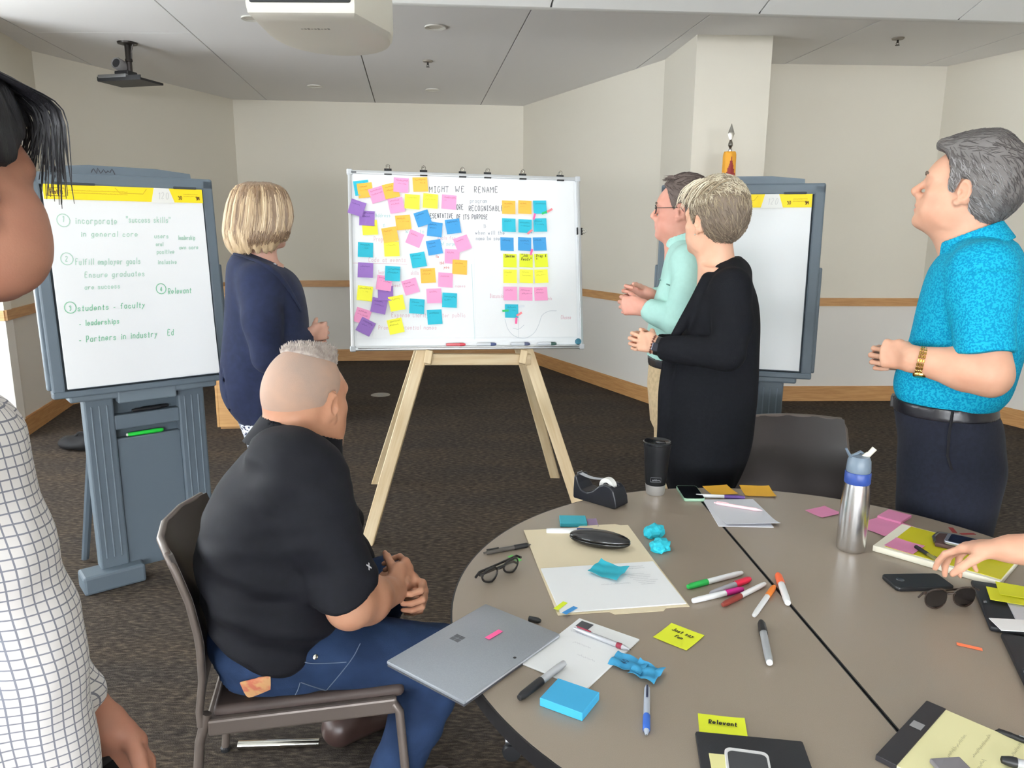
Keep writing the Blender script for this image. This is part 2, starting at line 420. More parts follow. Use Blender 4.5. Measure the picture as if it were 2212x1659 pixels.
# ------------------------------------------------------------------ heads and hands
def frame(yaw, pitch=0.0, roll=0.0):
    """columns forward, left, up (angles in degrees; pitch > 0 looks up)"""
    y, p, r = [math.radians(a) for a in (yaw, pitch, roll)]
    f = np.array([math.cos(y) * math.cos(p), math.sin(y) * math.cos(p), math.sin(p)]); l = np.array([-math.sin(y), math.cos(y), 0]); u = np.cross(f, l)
    l2 = l * math.cos(r) + u * math.sin(r); u2 = u * math.cos(r) - l * math.sin(r)
    return np.stack([f, l2, u2], 1)
class Head:
    def __init__(s, c, R, sc=1.0): s.c = np.array(c, float); s.R = R; s.s = sc
    def at(s, x, y, z): return s.c + s.R @ (np.array([x, y, z]) * s.s)
    def loc(s, P): return ((np.asarray(P) - s.c) @ s.R) / s.s
    def e(s, b, c, r, k=0.015, op='u', Rl=None): b.ell(s.at(*c), np.array(r) * s.s, s.R if Rl is None else s.R @ Rl, k * s.s, op)
    def build(s, b, fem=False, jaw=1.0, nose=1.0, ears=True, chin=1.0):
        e = lambda *a, **k: s.e(b, *a, **k)
        e((-.012, 0, .036), (.100, .076, .092)); e((-.035, 0, .010), (.072, .070, .070), k=.03)
        e((.032, 0, -.030), (.060, .064 * jaw, .082), k=.03)
        e((.048, 0, -.075), (.047, .050 * jaw, .040), k=.025); e((.080, 0, -.101), (.020, .022 * jaw, .017), k=.02)
        for sg in (1, -1):
            e((.012, sg * .052 * jaw, -.062), (.030, .014, .036), k=.025)
            e((.058, sg * .040, -.022), (.026, .022, .020), k=.02)
            e((.060, sg * .030, -.055), (.025, .020, .025), k=.02)
            e((.078, sg * .026, .024), (.016, .026, .009), k=.014)
            e((.094, sg * .031, .003), (.014, .017, .010), k=.012, op='s')
            e((.080, sg * .032, .004), (.0125, .0130, .0125), k=.004)
        e((.066, 0, .030), (.030, .048, .034), k=.03)
        b.cap(s.at(.089, 0, .016), s.at(.106 + .013 * nose, 0, -.024), .0070 * s.s, .0100 * s.s, k=.012 * s.s); e((.108, 0, -.033), (.012, .010, .008), k=.01)
        for sg in (1, -1): e((.101, sg * .013, -.035), (.012, .009, .009), k=.008)
        e((.091, 0, -.052), (.013, .026, .018), k=.015)
        e((.0955, 0, -.062), (.0105, .024, .0065), k=.006); e((.094, 0, -.073), (.0105, .021, .0070), k=.006); e((.106, 0, -.0675), (.006, .030, .0016), k=.004, op='s')
        if ears:
            for sg in (1, -1):
                a = math.radians(22 * sg); Rl = np.array([[math.cos(a), -math.sin(a), 0], [math.sin(a), math.cos(a), 0], [0, 0, 1]]) @ np.array([[.97, 0, .24], [0, 1, 0], [-.24, 0, .97]])
                e((-.010, sg * .080, -.004), (.020, .0095, .033), k=.008, Rl=Rl)
                e((-.003, sg * .0895, -.003), (.0125, .0085, .0215), k=.004, op='s', Rl=Rl)
                e((.004, sg * .083, -.010), (.006, .007, .008), k=.004)
                e((.002, sg * .077, -.034), (.009, .007, .010), k=.006)
        return s
    def extras(s, parent, brow, eye=True):
        for sg in (1, -1):
            mb = MB(); pts = [s.at(.092 + d, sg * y, z) for d, y, z in ((.010, .014, .022), (.009, .028, .027), (.000, .042, .025), (-.012, .051, .019))]
            mb.tube(pts, [.0035 * s.s, .0048 * s.s, .0042 * s.s, .002 * s.s], 6); mb.build('eyebrow', brow, parent, smooth=60)
            if eye:
                me = bpy.data.meshes.new('eye'); bm = bmesh.new(); bmesh.ops.create_uvsphere(bm, u_segments=16, v_segments=10, radius=.0122 * s.s); bm.to_mesh(me); bm.free()
                me.polygons.foreach_set('use_smooth', [True] * len(me.polygons))
                me.materials.append(mat('eye_white', (225, 220, 214), 0.3)); me.materials.append(mat('iris', (70, 60, 52), 0.2))
                f = s.R[:, 0]; set_slots(me, lambda c: ((c @ f) / (.0122 * s.s) > .86).astype(int))
                link('eye', me, [], parent, tuple(s.at(.0815, sg * .032, .004)))
    def zone(s, P):
        """1 on the lips"""
        q = s.loc(P); return ((((q[:, 0] - .102) / .012) ** 2 + (q[:, 1] / .024) ** 2 + ((q[:, 2] + .0675) / .0125) ** 2) < 1)
    def cap(s, thick, xs, zs, top=0.0, back=0.0, extra=None, sides=0.0):
        """hair: the skull grown by thick, kept above the hairline z(x)"""
        b = Blob(); c, R, sc = s.c, s.R, s.s
        s.e(b, (-.012 - back / 2, 0, .036 + top / 2), (.100 + thick + back / 2, .076 + thick + sides, .092 + thick + top / 2)); s.e(b, (-.035, 0, .010), (.072 + thick, .070 + thick + sides, .070 + thick), k=.03)
        if extra: extra(b, s)
        xs = np.array(xs); zs = np.array(zs)
        def cut(X, Y, Z):
            x, y, z = X - c[0], Y - c[1], Z - c[2]
            lx = (x * R[0, 0] + y * R[1, 0] + z * R[2, 0]) / sc; lz = (x * R[0, 2] + y * R[1, 2] + z * R[2, 2]) / sc
            return (lz - np.interp(lx, xs, zs)) * sc
        b.shape(cut, (-9, -9, -9), (9, 9, 9), .006, 's')
        return b
def hand(b, w, f, n, t, sc=1.0, curl=(25, 35, 20), thumb=(0.35, 0.8), spread=3.0, k=.006, fingers=None):
    """w wrist, f towards the knuckles, n the way the palm faces, t towards the thumb"""
    f, n = nrm(f), nrm(n); t = nrm(np.array(t) - f * (np.array(t) @ f)); n = nrm(n - f * (n @ f) - t * (n @ t)); w = np.array(w, float)
    kn = [w + (f * L + t * o) * sc for L, o in ((.088, .030), (.092, .010), (.087, -.010), (.078, -.028))]
    for q, o in zip(kn, (.018, .007, -.006, -.017)): b.cap(w + t * o * sc + f * .008 * sc, q, .0150 * sc, .0115 * sc, .016 * sc)
    b.cap(w + f * .02 * sc + t * .012 * sc, w + f * .05 * sc + t * .034 * sc, .019 * sc, .013 * sc, .016 * sc)
    ln = ((.044, .026, .021), (.048, .030, .022), (.045, .028, .022), (.036, .021, .019))
    for i in range(4):
        cu = fingers[i] if fingers else curl
        p = kn[i]; a = 0; sd = math.radians((1.5 - i) * spread); d0 = nrm(f * math.cos(sd) + t * math.sin(sd)); rr = (.0092, .0095, .0090, .0080)[i] * sc
        for j in range(3):
            a += math.radians(cu[j]); d = d0 * math.cos(a) + n * math.sin(a); q = p + d * ln[i][j] * sc
            b.cap(p, q, rr * (1 - .10 * j), rr * (.92 - .12 * j), k * sc if j == 0 else .003 * sc); p = q
    p = w + (f * .028 + t * .028) * sc; d = nrm(f * thumb[1] + t * (1 - thumb[0]) + n * thumb[0])
    for L, r0, r1 in ((.040, .0135, .0105), (.032, .0105, .0095), (.024, .0095, .0075)):
        q = p + d * L * sc; b.cap(p, q, r0 * sc, r1 * sc, .006 * sc); p = q; d = nrm(d + (f * .25 + n * .30) * thumb[0] * 1.6)
    return kn
class Person:
    """local frame at the feet: x towards picture right, y away from the camera, z up"""
    def __init__(s, label, px, py, Y):
        P = aty(px, py, Y); s.B = np.array([P[0], P[1], 0.]); n = math.hypot(P[0], P[1]); s.ey = np.array([P[0] / n, P[1] / n, 0]); s.ex = np.array([s.ey[1], -s.ey[0], 0])
        s.root = thing('person', label, 'person', tuple(s.B), (0, 0, math.atan2(s.ex[1], s.ex[0])))
    def pt(s, x, y, d=0.0):
        w = onplane(x, y, s.B + s.ey * d, s.ey) - s.B; return np.array([w @ s.ex, w @ s.ey, w[2]])
    def sec(s, y, x0, x1, ry, d=0.0, grow=0.0):
        a, b = s.pt(x0, y, d), s.pt(x1, y, d); return (a[2], (a[0] + b[0]) / 2, d, (b[0] - a[0]) / 2 + grow, ry + grow)
    def secd(s, y, x0, x1, ry, dref, dc=0.0):
        a, b = s.pt(x0, y, dref), s.pt(x1, y, dref); return (a[2], (a[0] + b[0]) / 2, dc, (b[0] - a[0]) / 2, ry)
    def hit(s, me, x, y, off=0.001):
        """the point of a garment's surface met at this place, and its normal"""
        from mathutils.bvhtree import BVHTree
        if getattr(s, '_bm', None) is not me:
            s._bm = me; s._bv = BVHTree.FromPolygons([v.co[:] for v in me.vertices], [p.vertices[:] for p in me.polygons])
        d = Vector(s.lv(ray(x, y))).normalized(); o = Vector(s.lv(CC - s.B)); p, n, i, t = s._bv.ray_cast(o, d)
        if p is None: q = s.pt(x, y); return Vector(q), Vector((0, -1, 0))
        return p + n * off, n
    def lv(s, v): return np.array([np.dot(v, s.ex), np.dot(v, s.ey), v[2]])
    def put(s, name, me, m, parent=None): return link(name, me, m, parent or s.root)
# ------------------------------------------------------------------ the room
CEIL = 3.0
wall_up = mat('wall_paint_tan', (222, 217, 204), 0.85, spec=0.2, bump=0.06, bscale=260)
wall_low = mat('wall_paint_pale', (224, 221, 215), 0.85, spec=0.2, bump=0.06, bscale=260)
white_paint = mat('ceiling_white', (233, 232, 231), 0.9, spec=0.15)
gap_dark = mat('ceiling_gap', (70, 66, 62), 0.9)
soffit_white = mat('soffit_white', (242, 243, 240), 0.8, spec=0.2)
oak = mat('oak_trim', (196, 150, 98), 0.45, var=0.0, rgb2=(178, 130, 80), vscale=6, vstretch=(1, 1, 14), bump=0.03)
def carpet_mat():
    m = bpy.data.materials.new('carpet'); m.use_nodes = True; nt = m.node_tree; b = nt.nodes['Principled BSDF']; b.inputs['Roughness'].default_value = 1.0; b.inputs['Specular IOR Level'].default_value = 0.05
    tc = nt.nodes.new('ShaderNodeTexCoord'); mp = nt.nodes.new('ShaderNodeMapping'); mp.inputs['Rotation'].default_value = (0, 0, 0.11); mp.inputs['Scale'].default_value = (0.30, 1.0, 1)
    n1 = nt.nodes.new('ShaderNodeTexNoise'); n1.inputs['Scale'].default_value = 95; n1.inputs['Detail'].default_value = 4
    n2 = nt.nodes.new('ShaderNodeTexNoise'); n2.inputs['Scale'].default_value = 3.5; n2.inputs['Detail'].default_value = 4
    n3 = nt.nodes.new('ShaderNodeTexNoise'); n3.inputs['Scale'].default_value = 260; n3.inputs['Detail'].default_value = 1
    r1 = nt.nodes.new('ShaderNodeValToRGB'); e = r1.color_ramp.elements; e[0].position = .34; e[0].color = lin((56, 51, 47)); e[1].position = .72; e[1].color = lin((104, 94, 84))
    x = r1.color_ramp.elements.new(.52); x.color = lin((75, 68, 62))
    r2 = nt.nodes.new('ShaderNodeValToRGB'); e = r2.color_ramp.elements; e[0].position = .35; e[0].color = (.80, .83, .88, 1); e[1].position = .68; e[1].color = (1.12, 1.06, .97, 1)
    mx = nt.nodes.new('ShaderNodeMix'); mx.data_type = 'RGBA'; mx.blend_type = 'MULTIPLY'; mx.inputs['Factor'].default_value = 0.75
    bp = nt.nodes.new('ShaderNodeBump'); bp.inputs['Strength'].default_value = .5; bp.inputs['Distance'].default_value = .004
    L = nt.links.new
    L(tc.outputs['Object'], mp.inputs[0]); L(mp.outputs[0], n1.inputs['Vector']); L(mp.outputs[0], n2.inputs['Vector']); L(tc.outputs['Object'], n3.inputs['Vector'])
    L(n1.outputs['Fac'], r1.inputs[0]); L(n2.outputs['Fac'], r2.inputs[0]); L(r1.outputs[0], mx.inputs[6]); L(r2.outputs[0], mx.inputs[7]); L(mx.outputs[2], b.inputs['Base Color'])
    L(n3.outputs['Fac'], bp.inputs['Height']); L(bp.outputs[0], b.inputs['Normal'])
    return m
carpet = carpet_mat()
A_, B_, C_, D_, E_ = (-3.17, 8.92), (.115, 9.25), (1.285, 6.80), (1.36, 5.97), (1.93, 5.99)
E2, F_c, G_ = (2.02, 6.93), (3.80, 7.00), (4.75, 4.6)
R1, R2, L1, L2 = (4.75, -7.5), (-4.75, -7.5), (-4.75, 5.35), (-3.70, 5.45)
L3 = (-3.99, 6.62)
poly = [A_, B_, C_, D_, E_, E2, F_c, G_, R1, R2, L1, L2, L3]
mb = MB(); mb.prism([(-6, -8.4), (6, -8.4), (6, 10.2), (-6, 10.2)], -0.1, 0.0); struct(mb.build('floor', carpet))
def seg_box(mb, p, q, z0, z1, t, inset=0.0, mi=0, ext=0.0):
    """box along p->q; the room lies on the right-hand side of p->q"""
    p, q = Vector((*p, 0)), Vector((*q, 0)); d = (q - p); L = d.length; d.normalize(); n = Vector((-d.y, d.x, 0))
    c = (p + q) / 2 + n * (t / 2 + inset); mb.box((c.x, c.y, (z0 + z1) / 2), (L + ext, abs(t), z1 - z0), math.atan2(d.y, d.x), mi=mi)
names = ['back', 'back_right', 'niche_left', 'column_front', 'column_side', 'niche', 'right_rear', 'right', None, 'left_front', 'pier_front', 'pier_side', 'left_rear']
for i, nm in enumerate(names):
    p, q = poly[i], poly[(i + 1) % len(poly)]
    if nm is None or nm == 'left_front': continue
    mb = MB(); seg_box(mb, p, q, 0, 0.93, 0.10, 0, 0); seg_box(mb, p, q, 0.93, 3.7 if nm == 'right' else CEIL, 0.10, 0, 1); struct(mb.build('wall_' + nm, [wall_low, wall_up]))
    mb = MB(); seg_box(mb, p, q, 0.0, 0.135, -0.016, 0, 0, ext=0.012); seg_box(mb, p, q, 0.135, 0.142, -0.010, 0); struct(mb.build('baseboard_' + nm, oak))
    if nm in ('niche_left', 'column_front', 'column_side'): continue
    mb = MB(); seg_box(mb, p, q, 0.90, 0.975, -0.018, 0, 0, ext=0.01); struct(mb.build('trim_%d' % (i + 1), oak))
# window walls behind the camera
glass = mat('window_glass', (235, 242, 245), 0.02, trans=1.0, spec=0.5); frame_m = mat('window_frame', (205, 205, 200), 0.5)
def window_wall(name, p, q, wins, n0):
    mb = MB(); P, Q = Vector((*p, 0)), Vector((*q, 0)); L = (Q - P).length; d = (Q - P) / L
    xs = [0]
    for a, b in wins: xs += [a, b]
    xs.append(L)
    def part(a, b, z0, z1, mi): seg_box(mb, tuple((P + d * a).xy), tuple((P + d * b).xy), z0, z1, 0.1, 0, mi)
    part(0, L, 0, .85, 0); part(0, L, 2.65, 3.7, 1)
    for k in range(0, len(xs), 2): part(xs[k], xs[k + 1], .85, 2.65, 1)
    struct(mb.build('wall_' + name, [wall_low, wall_up]))
    for k, (a, b) in enumerate(wins):
        fb = MB(); c = P + d * ((a + b) / 2); n = Vector((-d.y, d.x, 0)); ang = math.atan2(d.y, d.x)
        for o, w in ((a + .03, .06), ((a + b) / 2, .05), (b - .03, .06)):
            r = P + d * o + n * .05; fb.box((r.x, r.y, 1.75), (w, .07, 1.8), ang)
        for z in (.88, 2.62): r = c + n * .05; fb.box((r.x, r.y, z), (b - a, .07, .06), ang)
        f = struct(fb.build('window_%d' % (n0 + k), frame_m))
        for o in ((3 * a + b) / 4, (a + 3 * b) / 4):
            g = MB(); r = P + d * o + n * .05; g.box((r.x, r.y, 1.75), ((b - a) / 2 - .08, .006, 1.68), ang); g.build('pane', glass, f)
window_wall('rear', R1, R2, [(.55, 2.65), (3.45, 5.75), (6.55, 8.85)], 1)  # first window, at the right end, is added to light the niche
window_wall('left_front', R2, L1, [(4.45, 6.75), (7.05, 9.35), (10.1, 12.4)], 4)  # last window is added to light the far ceiling
# ceiling: long panels with open joints
mb = MB(); mb.box((0, 7.2, CEIL + .062), (11, 6.2, .08)); ceil = struct(mb.build('ceiling', gap_dark))
YS0, YS1 = -3.6, 10.0
sl = lambda s, y: s - .13 * y
for k in range(-3, 6):
    s0, s1 = -1.63 + 1.22 * k + .005, -1.63 + 1.22 * (k + 1) - .005
    for y0, y1 in ((4.15, 6.02), (6.025, YS1)) if k <= -1 else ((4.15, YS1),):
        mb = MB(); mb.prism([(sl(s0, y0), y0), (sl(s1, y0), y0), (sl(s1, y1), y1), (sl(s0, y1), y1)], CEIL, CEIL + .02); mb.build('panel', white_paint, ceil)
# dropped soffit over the table with a rounded front edge
ed = lambda x: 4.62 + .083 * x
ZR, YR = 3.5, 2.5                                  # near ceiling rises from the soffit edge, shaped to catch window light, then flat
def under(y, x): e = ed(x) - .07; return 2.80 + (ZR - 2.80) * min(1, max(0, (e - y) / (e - YR)))
mb = MB(); cs = [[(-7.5, ZR + .03), (YR, ZR + .03), (None, 2.83), (None, 3.02), (None, ZR + .10), (-7.5, ZR + .10)]]
va = [[mb.bm.verts.new((x, y if y is not None else ed(x) - (.06 if z < 2.9 else .0), z)) for y, z in cs[0]] for x in (-4.8, 4.8)]; n_ = 6
for i in range(n_): mb.bm.faces.new((va[0][i], va[0][(i + 1) % n_], va[1][(i + 1) % n_], va[1][i]))
mb.bm.faces.new(va[0]); mb.bm.faces.new(va[1][::-1]); sof = struct(mb.build('ceiling_soffit', gap_dark))
for k in range(-3, 6):
    s0, s1 = -1.63 + 1.22 * k + .006, -1.63 + 1.22 * (k + 1) - .006
    fx = lambda s: (s - .13 * 4.62) / (1 + .13 * .083)
    xa, xb = max(-4.75, min(4.75, fx(s0))), max(-4.75, min(4.75, fx(s1)))
    if xb - xa < .1: continue
    xa0, xb0 = [max(-4.75, min(4.75, sl(q, YR))) for q in (s0, s1)]; xa1, xb1 = [max(-4.75, min(4.75, sl(q, -7.45))) for q in (s0, s1)]
    if xb0 - xa0 < .02 or xb1 - xa1 < .02: xa0, xb0, xa1, xb1 = xa, xb, xa, xb
    mb = MB(); rows = [[(xa, ed(xa) - .07, 2.80), (xb, ed(xb) - .07, 2.80)], [(xa0, YR, ZR), (xb0, YR, ZR)], [(xa1, -7.45, ZR), (xb1, -7.45, ZR)]]
    bt = [[mb.bm.verts.new(p) for p in r] for r in rows]; tp_ = [[mb.bm.verts.new((p[0], p[1], p[2] + .03)) for p in r] for r in rows]
    for a in range(2):
        mb.bm.faces.new((bt[a][0], bt[a][1], bt[a + 1][1], bt[a + 1][0])); mb.bm.faces.new((tp_[a][0], tp_[a + 1][0], tp_[a + 1][1], tp_[a][1]))
        for c in (0, 1): mb.bm.faces.new((bt[a][c], bt[a + 1][c], tp_[a + 1][c], tp_[a][c]))
    for a in (0, 2): mb.bm.faces.new((bt[a][0], bt[a][1], tp_[a][1], tp_[a][0]))
    mb.build('panel', soffit_white, sof)
mb = MB(); prof = [(-.07, 2.80), (-.03, 2.795), (.0, 2.81), (.015, 2.84), (.02, 2.88), (.02, 3.0), (-.07, 3.0)]
va = [[mb.bm.verts.new((x, ed(x) + a, z)) for a, z in prof] for x in (-4.8, 4.8)]
for i in range(len(prof) - 1): mb.bm.faces.new((va[0][i], va[0][i + 1], va[1][i + 1], va[1][i]))
mb.build('edge_trim', soffit_white, sof, smooth=40)

# ------------------------------------------------------------------ things on the ceiling
black_pl = mat('black_plastic', (28, 29, 32), 0.45); grey_metal = mat('grey_metal', (150, 152, 155), 0.35, metal=0.9); white_pl = mat('white_plastic', (222, 220, 212), 0.5)
dark_metal = mat('dark_metal', (52, 48, 46), 0.4, metal=0.6)
def disc_light(name, x, y, label, z=CEIL, r=.075):
    t = thing(name, label, 'ceiling light', tuple(atz(x, y, z)))
    mb = MB(); mb.lathe([(r * .72, -.001), (r, -.002), (r, -.012), (r * .72, -.006)], 24); mb.lathe([(r * .72, -.006), (r * .72, -.001)], 24); mb.build('trim_ring', white_pl, t, smooth=40)
    mb = MB(); mb.lathe([(0, -.004), (r * .72, -.004)], 24); mb.build('lens', mat('frosted_lens', (205, 200, 188), .4), t)
disc_light('recessed_light', 940, 57, 'white recessed ceiling light nearest the projector')
disc_light('recessed_light', 935, 193, 'white recessed ceiling light above the middle of the back wall')
disc_light('recessed_light', 680, 185, 'white recessed ceiling light near the back left corner')
disc_light('recessed_light', 545, 38, 'white recessed ceiling light half hidden behind the projector')
def sprinkler(x, y, label):
    t = thing('fire_sprinkler', label, 'sprinkler', tuple(atz(x, y, CEIL)))
    mb = MB(); mb.lathe([(0, 0), (.045, 0), (.042, -.010), (.012, -.014), (0, -.014)], 16); mb.build('escutcheon', mat('sprinkler_grey', (140, 132, 120), .5), t, smooth=40)
    mb = MB(); mb.lathe([(.008, -.012), (.008, -.035), (.004, -.036), (0, -.036)], 8); mb.lathe([(0, -.050), (.016, -.050), (.016, -.053), (0, -.053)], 10)
    for sg in (1, -1): mb.tube([(sg * .006, 0, -.03), (sg * .011, 0, -.04), (0, 0, -.051)], .002, 5)
    mb.build('head', dark_metal, t)
sprinkler(924, 131, 'small fire sprinkler hanging from ceiling above the whiteboard')
sprinkler(1940, 82, 'small fire sprinkler on ceiling above the grey haired man')
# projector
zb = 2.215; pn, pf = atz(650, 36, zb), atz(700, 123, zb)
ya, yb = pn[1], pf[1]; xl, xr = aty(540, 30, ya)[0], aty(758, 30, ya)[0]
t = thing('projector', 'white ceiling projector with a black rear panel and lit yellow and red status lamps', 'projector', (0, 0, 0))
cx = (xl + xr) / 2; hw = (xr - xl) / 2 + .012; L = yb - ya
out = []
for k in range(0, 25):
    a = math.pi * k / 24; out.append((cx + .03 + (hw + .045) * math.cos(a) * (1 if abs(math.cos(a)) < .9 else 1), ya + L * .42 + L * .58 * math.sin(a) ** .8))
plan = [(cx - hw, ya), (cx + hw, ya)] + out
bm_ = MB(); n = len(plan); rings = []
for z, sc, dy in ((2.36, .97, 0), (2.345, 1.0, 0), (2.25, 1.0, 0), (2.228, .985, .004), (2.218, .94, .012), (zb, .85, .03)):
    m0 = sum((Vector((*p, 0)) for p in plan), Vector()) / n
    rings.append([bm_.bm.verts.new((m0.x + (p[0] - m0.x) * sc, m0.y + (p[1] - m0.y) * sc, z)) for p in plan])
for a, b in zip(rings[:-1], rings[1:]):
    for i in range(n): bm_.bm.faces.new((a[i], a[(i + 1) % n], b[(i + 1) % n], b[i]))
bm_.bm.faces.new(rings[0]); bm_.bm.faces.new(rings[-1]); bm_.build('housing', mat('projector_white', (206, 202, 190), .45), t, smooth=35)
mb = MB(); mb.box((cx, ya + .004, 2.286), (2 * hw - .02, .02, .062), bev=.008); pnl = mb.build('port_panel', black_pl, t)
for i in range(4): mb = MB(); mb.box((cx + hw * (.62 + .1 * i), ya - .007, 2.280), (.012, .006, .022), bev=.002); mb.build('port', mat('port_grey', (48, 46, 48), .5), pnl)
for dx, c, e in ((.55, (255, 220, 40), 5), (.63, (255, 60, 80), 5)): mb = MB(); mb.lathe([(0, 0), (.005, 0), (.0045, .003), (0, .004)], 10, Matrix.Translation((cx + hw * dx - .02, ya - .006, 2.280)) @ Matrix.Rotation(math.pi / 2, 4, 'X')); mb.build('status_lamp', mat('lamp_%d' % c[1], c, .3, emit=e), pnl)
mb = MB(); mb.lathe([(0, 0), (.004, 0), (.0035, .003), (0, .004)], 10, Matrix.Translation((cx - hw * .5, ya - .006, 2.272)) @ Matrix.Rotation(math.pi / 2, 4, 'X')); mb.build('screw_head', white_pl, pnl)
mb = MB(); random.seed(3)
for i in range(9): mb.box((cx - .035 + i * .011, ya + .145, zb - .0004), (.007, .006 + .004 * (i % 3), .0006))
mb.build('printed_name', mat('print_grey', (120, 116, 108), .6), t)
mb = MB(); mb.box((xr + .045, ya + .20, 2.29), (.006, .09, .045), bev=.002); mb.build('side_vent', mat('vent_grey', (120, 116, 108), .6), t)
zc_ = under(ya + L * .5, cx); mb = MB(); mb.lathe([(.022, 2.355), (.022, zc_ + .02)], 16, Matrix.Translation((cx, ya + L * .5, 0))); mb.lathe([(0, zc_ + .02), (.07, zc_ + .02), (.07, zc_ - .03), (.022, zc_ - .04)], 20, Matrix.Translation((cx, ya + L * .5, 0))); mb.build('ceiling_mount', white_pl, t, smooth=40)
# conference camera on a hanging tray
P0 = atz(275, 92, CEIL)
t = thing('conference_camera', 'grey conference camera on a small black tray hanging from the ceiling', 'camera', tuple(P0), (0, 0, -.25))
zt = aty(275, 178, P0[1])[2] - CEIL
mb = MB(); mb.lathe([(0, 0), (.075, 0), (.072, -.012), (.03, -.02), (0, -.02)], 20); mb.build('ceiling_plate', dark_metal, t, smooth=40)
mb = MB(); mb.lathe([(.024, -.01), (.024, -.12), (.028, -.125), (.028, -.14), (.021, -.145), (.021, zt + .02), (0, zt + .02)], 14); mb.tube([(.05, 0, -.012), (.03, 0, -.06), (.025, 0, -.12)], .006, 6); mb.build('pole', dark_metal, t, smooth=40)
mb = MB(); mb.box((0, 0, zt), (.40, .26, .018), bev=.004); mb.box((0, -.128, zt + .012), (.40, .006, .03)); mb.build('tray', black_pl, t)
mb = MB(); mb.box((-.06, -.12, zt + .028), (.26, .03, .026), bev=.005); mb.build('sensor_bar', grey_metal, t)
mb = MB(); mb.box((-.03, -.01, zt + .055), (.13, .11, .05), bev=.01); mb.build('camera_base', black_pl, t)
mb = MB(); mt = Matrix.Translation((-.05, -.03, zt + .12)) @ Matrix.Rotation(math.radians(78), 4, 'X'); mb.lathe([(0, -.07), (.038, -.07), (.045, -.05), (.045, .055), (.040, .062), (.034, .055)], 22, mt); cb = mb.build('camera_head', mat('camera_grey', (118, 116, 116), .4), t, smooth=40)
mb = MB(); mb.lathe([(0, .050), (.034, .055)], 22, mt); mb.build('lens', black_pl, cb)

# ------------------------------------------------------------------ floor outlet, bag, lectern, flag
P0 = atz(822, 853, 0)
t = thing('floor_outlet', 'round silver floor outlet cover set in the carpet left of the easel', 'floor outlet', tuple(P0))
mb = MB(); mb.lathe([(0, .004), (.085, .004), (.092, .002), (.093, 0)], 28); mb.build('cover', mat('outlet_steel', (150, 146, 138), .4, metal=.4), t, smooth=40)
mb = MB(); mb.box((0, 0, .0045), (.05, .06, .002), bev=.0008); mb.build('hatch', grey_metal, t)
P0 = atz(192, 966, 0)
t = thing('black_bag', 'flat black bag lying on the carpet behind the left easel', 'bag', tuple(P0), (0, 0, .3))
b = Blob(); b.ell((0, 0, .05), (.20, .14, .055)); b.ell((.12, .02, .08), (.10, .1, .05), k=.05); b.half((0, 0, .002), (0, 0, -1)); link('body', b.mesh('bag', .008, warp=folds(3, .006, 30)), mat('bag_black', (24, 25, 28), .8), t)
mb = MB(); mb.tube([(-.08, -.03, .09), (-.04, -.06, .13), (.04, -.06, .13), (.08, -.03, .09)], .008, 6); mb.build('handle', mat('bag_black', (24, 25, 28), .8), t, smooth=60)
P0 = atz(466, 927, 0); P1 = atz(655, 922, 0)
yaw = .10; t = thing('lectern', 'light oak lectern standing on the carpet behind the woman in the navy blazer', 'lectern', (P0[0] + .31, P0[1] + .22, 0), (0, 0, yaw))
birch = mat('birch_ply', (206, 160, 104), .5, rgb2=(190, 143, 88), vscale=4, vstretch=(1, 1, 9))
for sg in (-1, 1): mb = MB(); mb.box((sg * .30, 0, .54), (.02, .42, 1.04), bev=.003); mb.build('side_panel', birch, t)
mb = MB(); mb.box((0, -.20, .54), (.58, .02, 1.04), bev=.003); mb.build('front_panel', birch, t)
mb = MB(); mb.box((0, .0, .012), (.58, .38, .02)); mb.build('base_panel', birch, t)
mb = MB(); mb.box((0, 0, 1.075), (.66, .48, .03), Matrix.Rotation(.06, 4, 'X'), bev=.005); mb.build('top', birch, t)
# flag
P0 = aty(1577, 330, 5.62); px_, py_ = P0[0], P0[1]
t = thing('flag_on_pole', 'furled red and gold flag on a pole with a silver spear tip', 'flag', (px_, py_, 0))
ztip = aty(1577, 266, 5.62)[2]; zn = aty(1577, 303, 5.62)[2]; zf = aty(1577, 330, 5.62)[2]
mb = MB(); mb.lathe([(0, 0), (.16, 0), (.15, .03), (.05, .06), (.02, .12), (.015, .13)], 24); mb.build('floor_stand', mat('brass', (180, 140, 70), .3, metal=.9), t, smooth=40)
mb = MB(); mb.lathe([(.013, .05), (.013, zf)], 10); mb.build('pole', oak, t, smooth=40)
chrome = mat('chrome', (200, 198, 190), .15, metal=1.0)
mb = MB(); mb.lathe([(.012, zf - .01), (.014, zf + .02), (.008, zf + .03), (.018, zf + .05), (.016, zn - .02), (.008, zn), (.010, zn + .005)], 12); mb.lathe([(.008, zn), (.024, zn + .045), (.019, zn + .06), (0, ztip)], 8, Matrix.Diagonal((1, .35, 1, 1))); mb.build('spear_finial', mat('silver', (175, 172, 165), .25, metal=1.0), t, smooth=30)
b = Blob(); b.loft([(.75, .0, 0, .12, .09), (1.2, 0, 0, .10, .08), (1.6, 0, 0, .075, .06), (1.85, 0, 0, .050, .045), (zf - .10, 0, 0, .046, .040), (zf - .02, 0, 0, .046, .040), (zf + .008, 0, 0, .040, .034)])
me = b.mesh('cloth', .007, warp=lambda X, Y, Z: .006 * np.sin(np.arctan2(Y, X + 1e-6) * 7 + Z * 1.5) * np.clip((zf + .1 - Z) * 2, .1, 1))
link('cloth', me, [mat('flag_gold', (226, 160, 48), .7), mat('flag_red', (140, 44, 44), .7)], t)
set_slots(me, lambda c: ((np.abs(c[:, 0] - .002) < np.clip((zf - .03 - c[:, 2]) * .26, 0, .5)) & (c[:, 1] < .02)).astype(int))

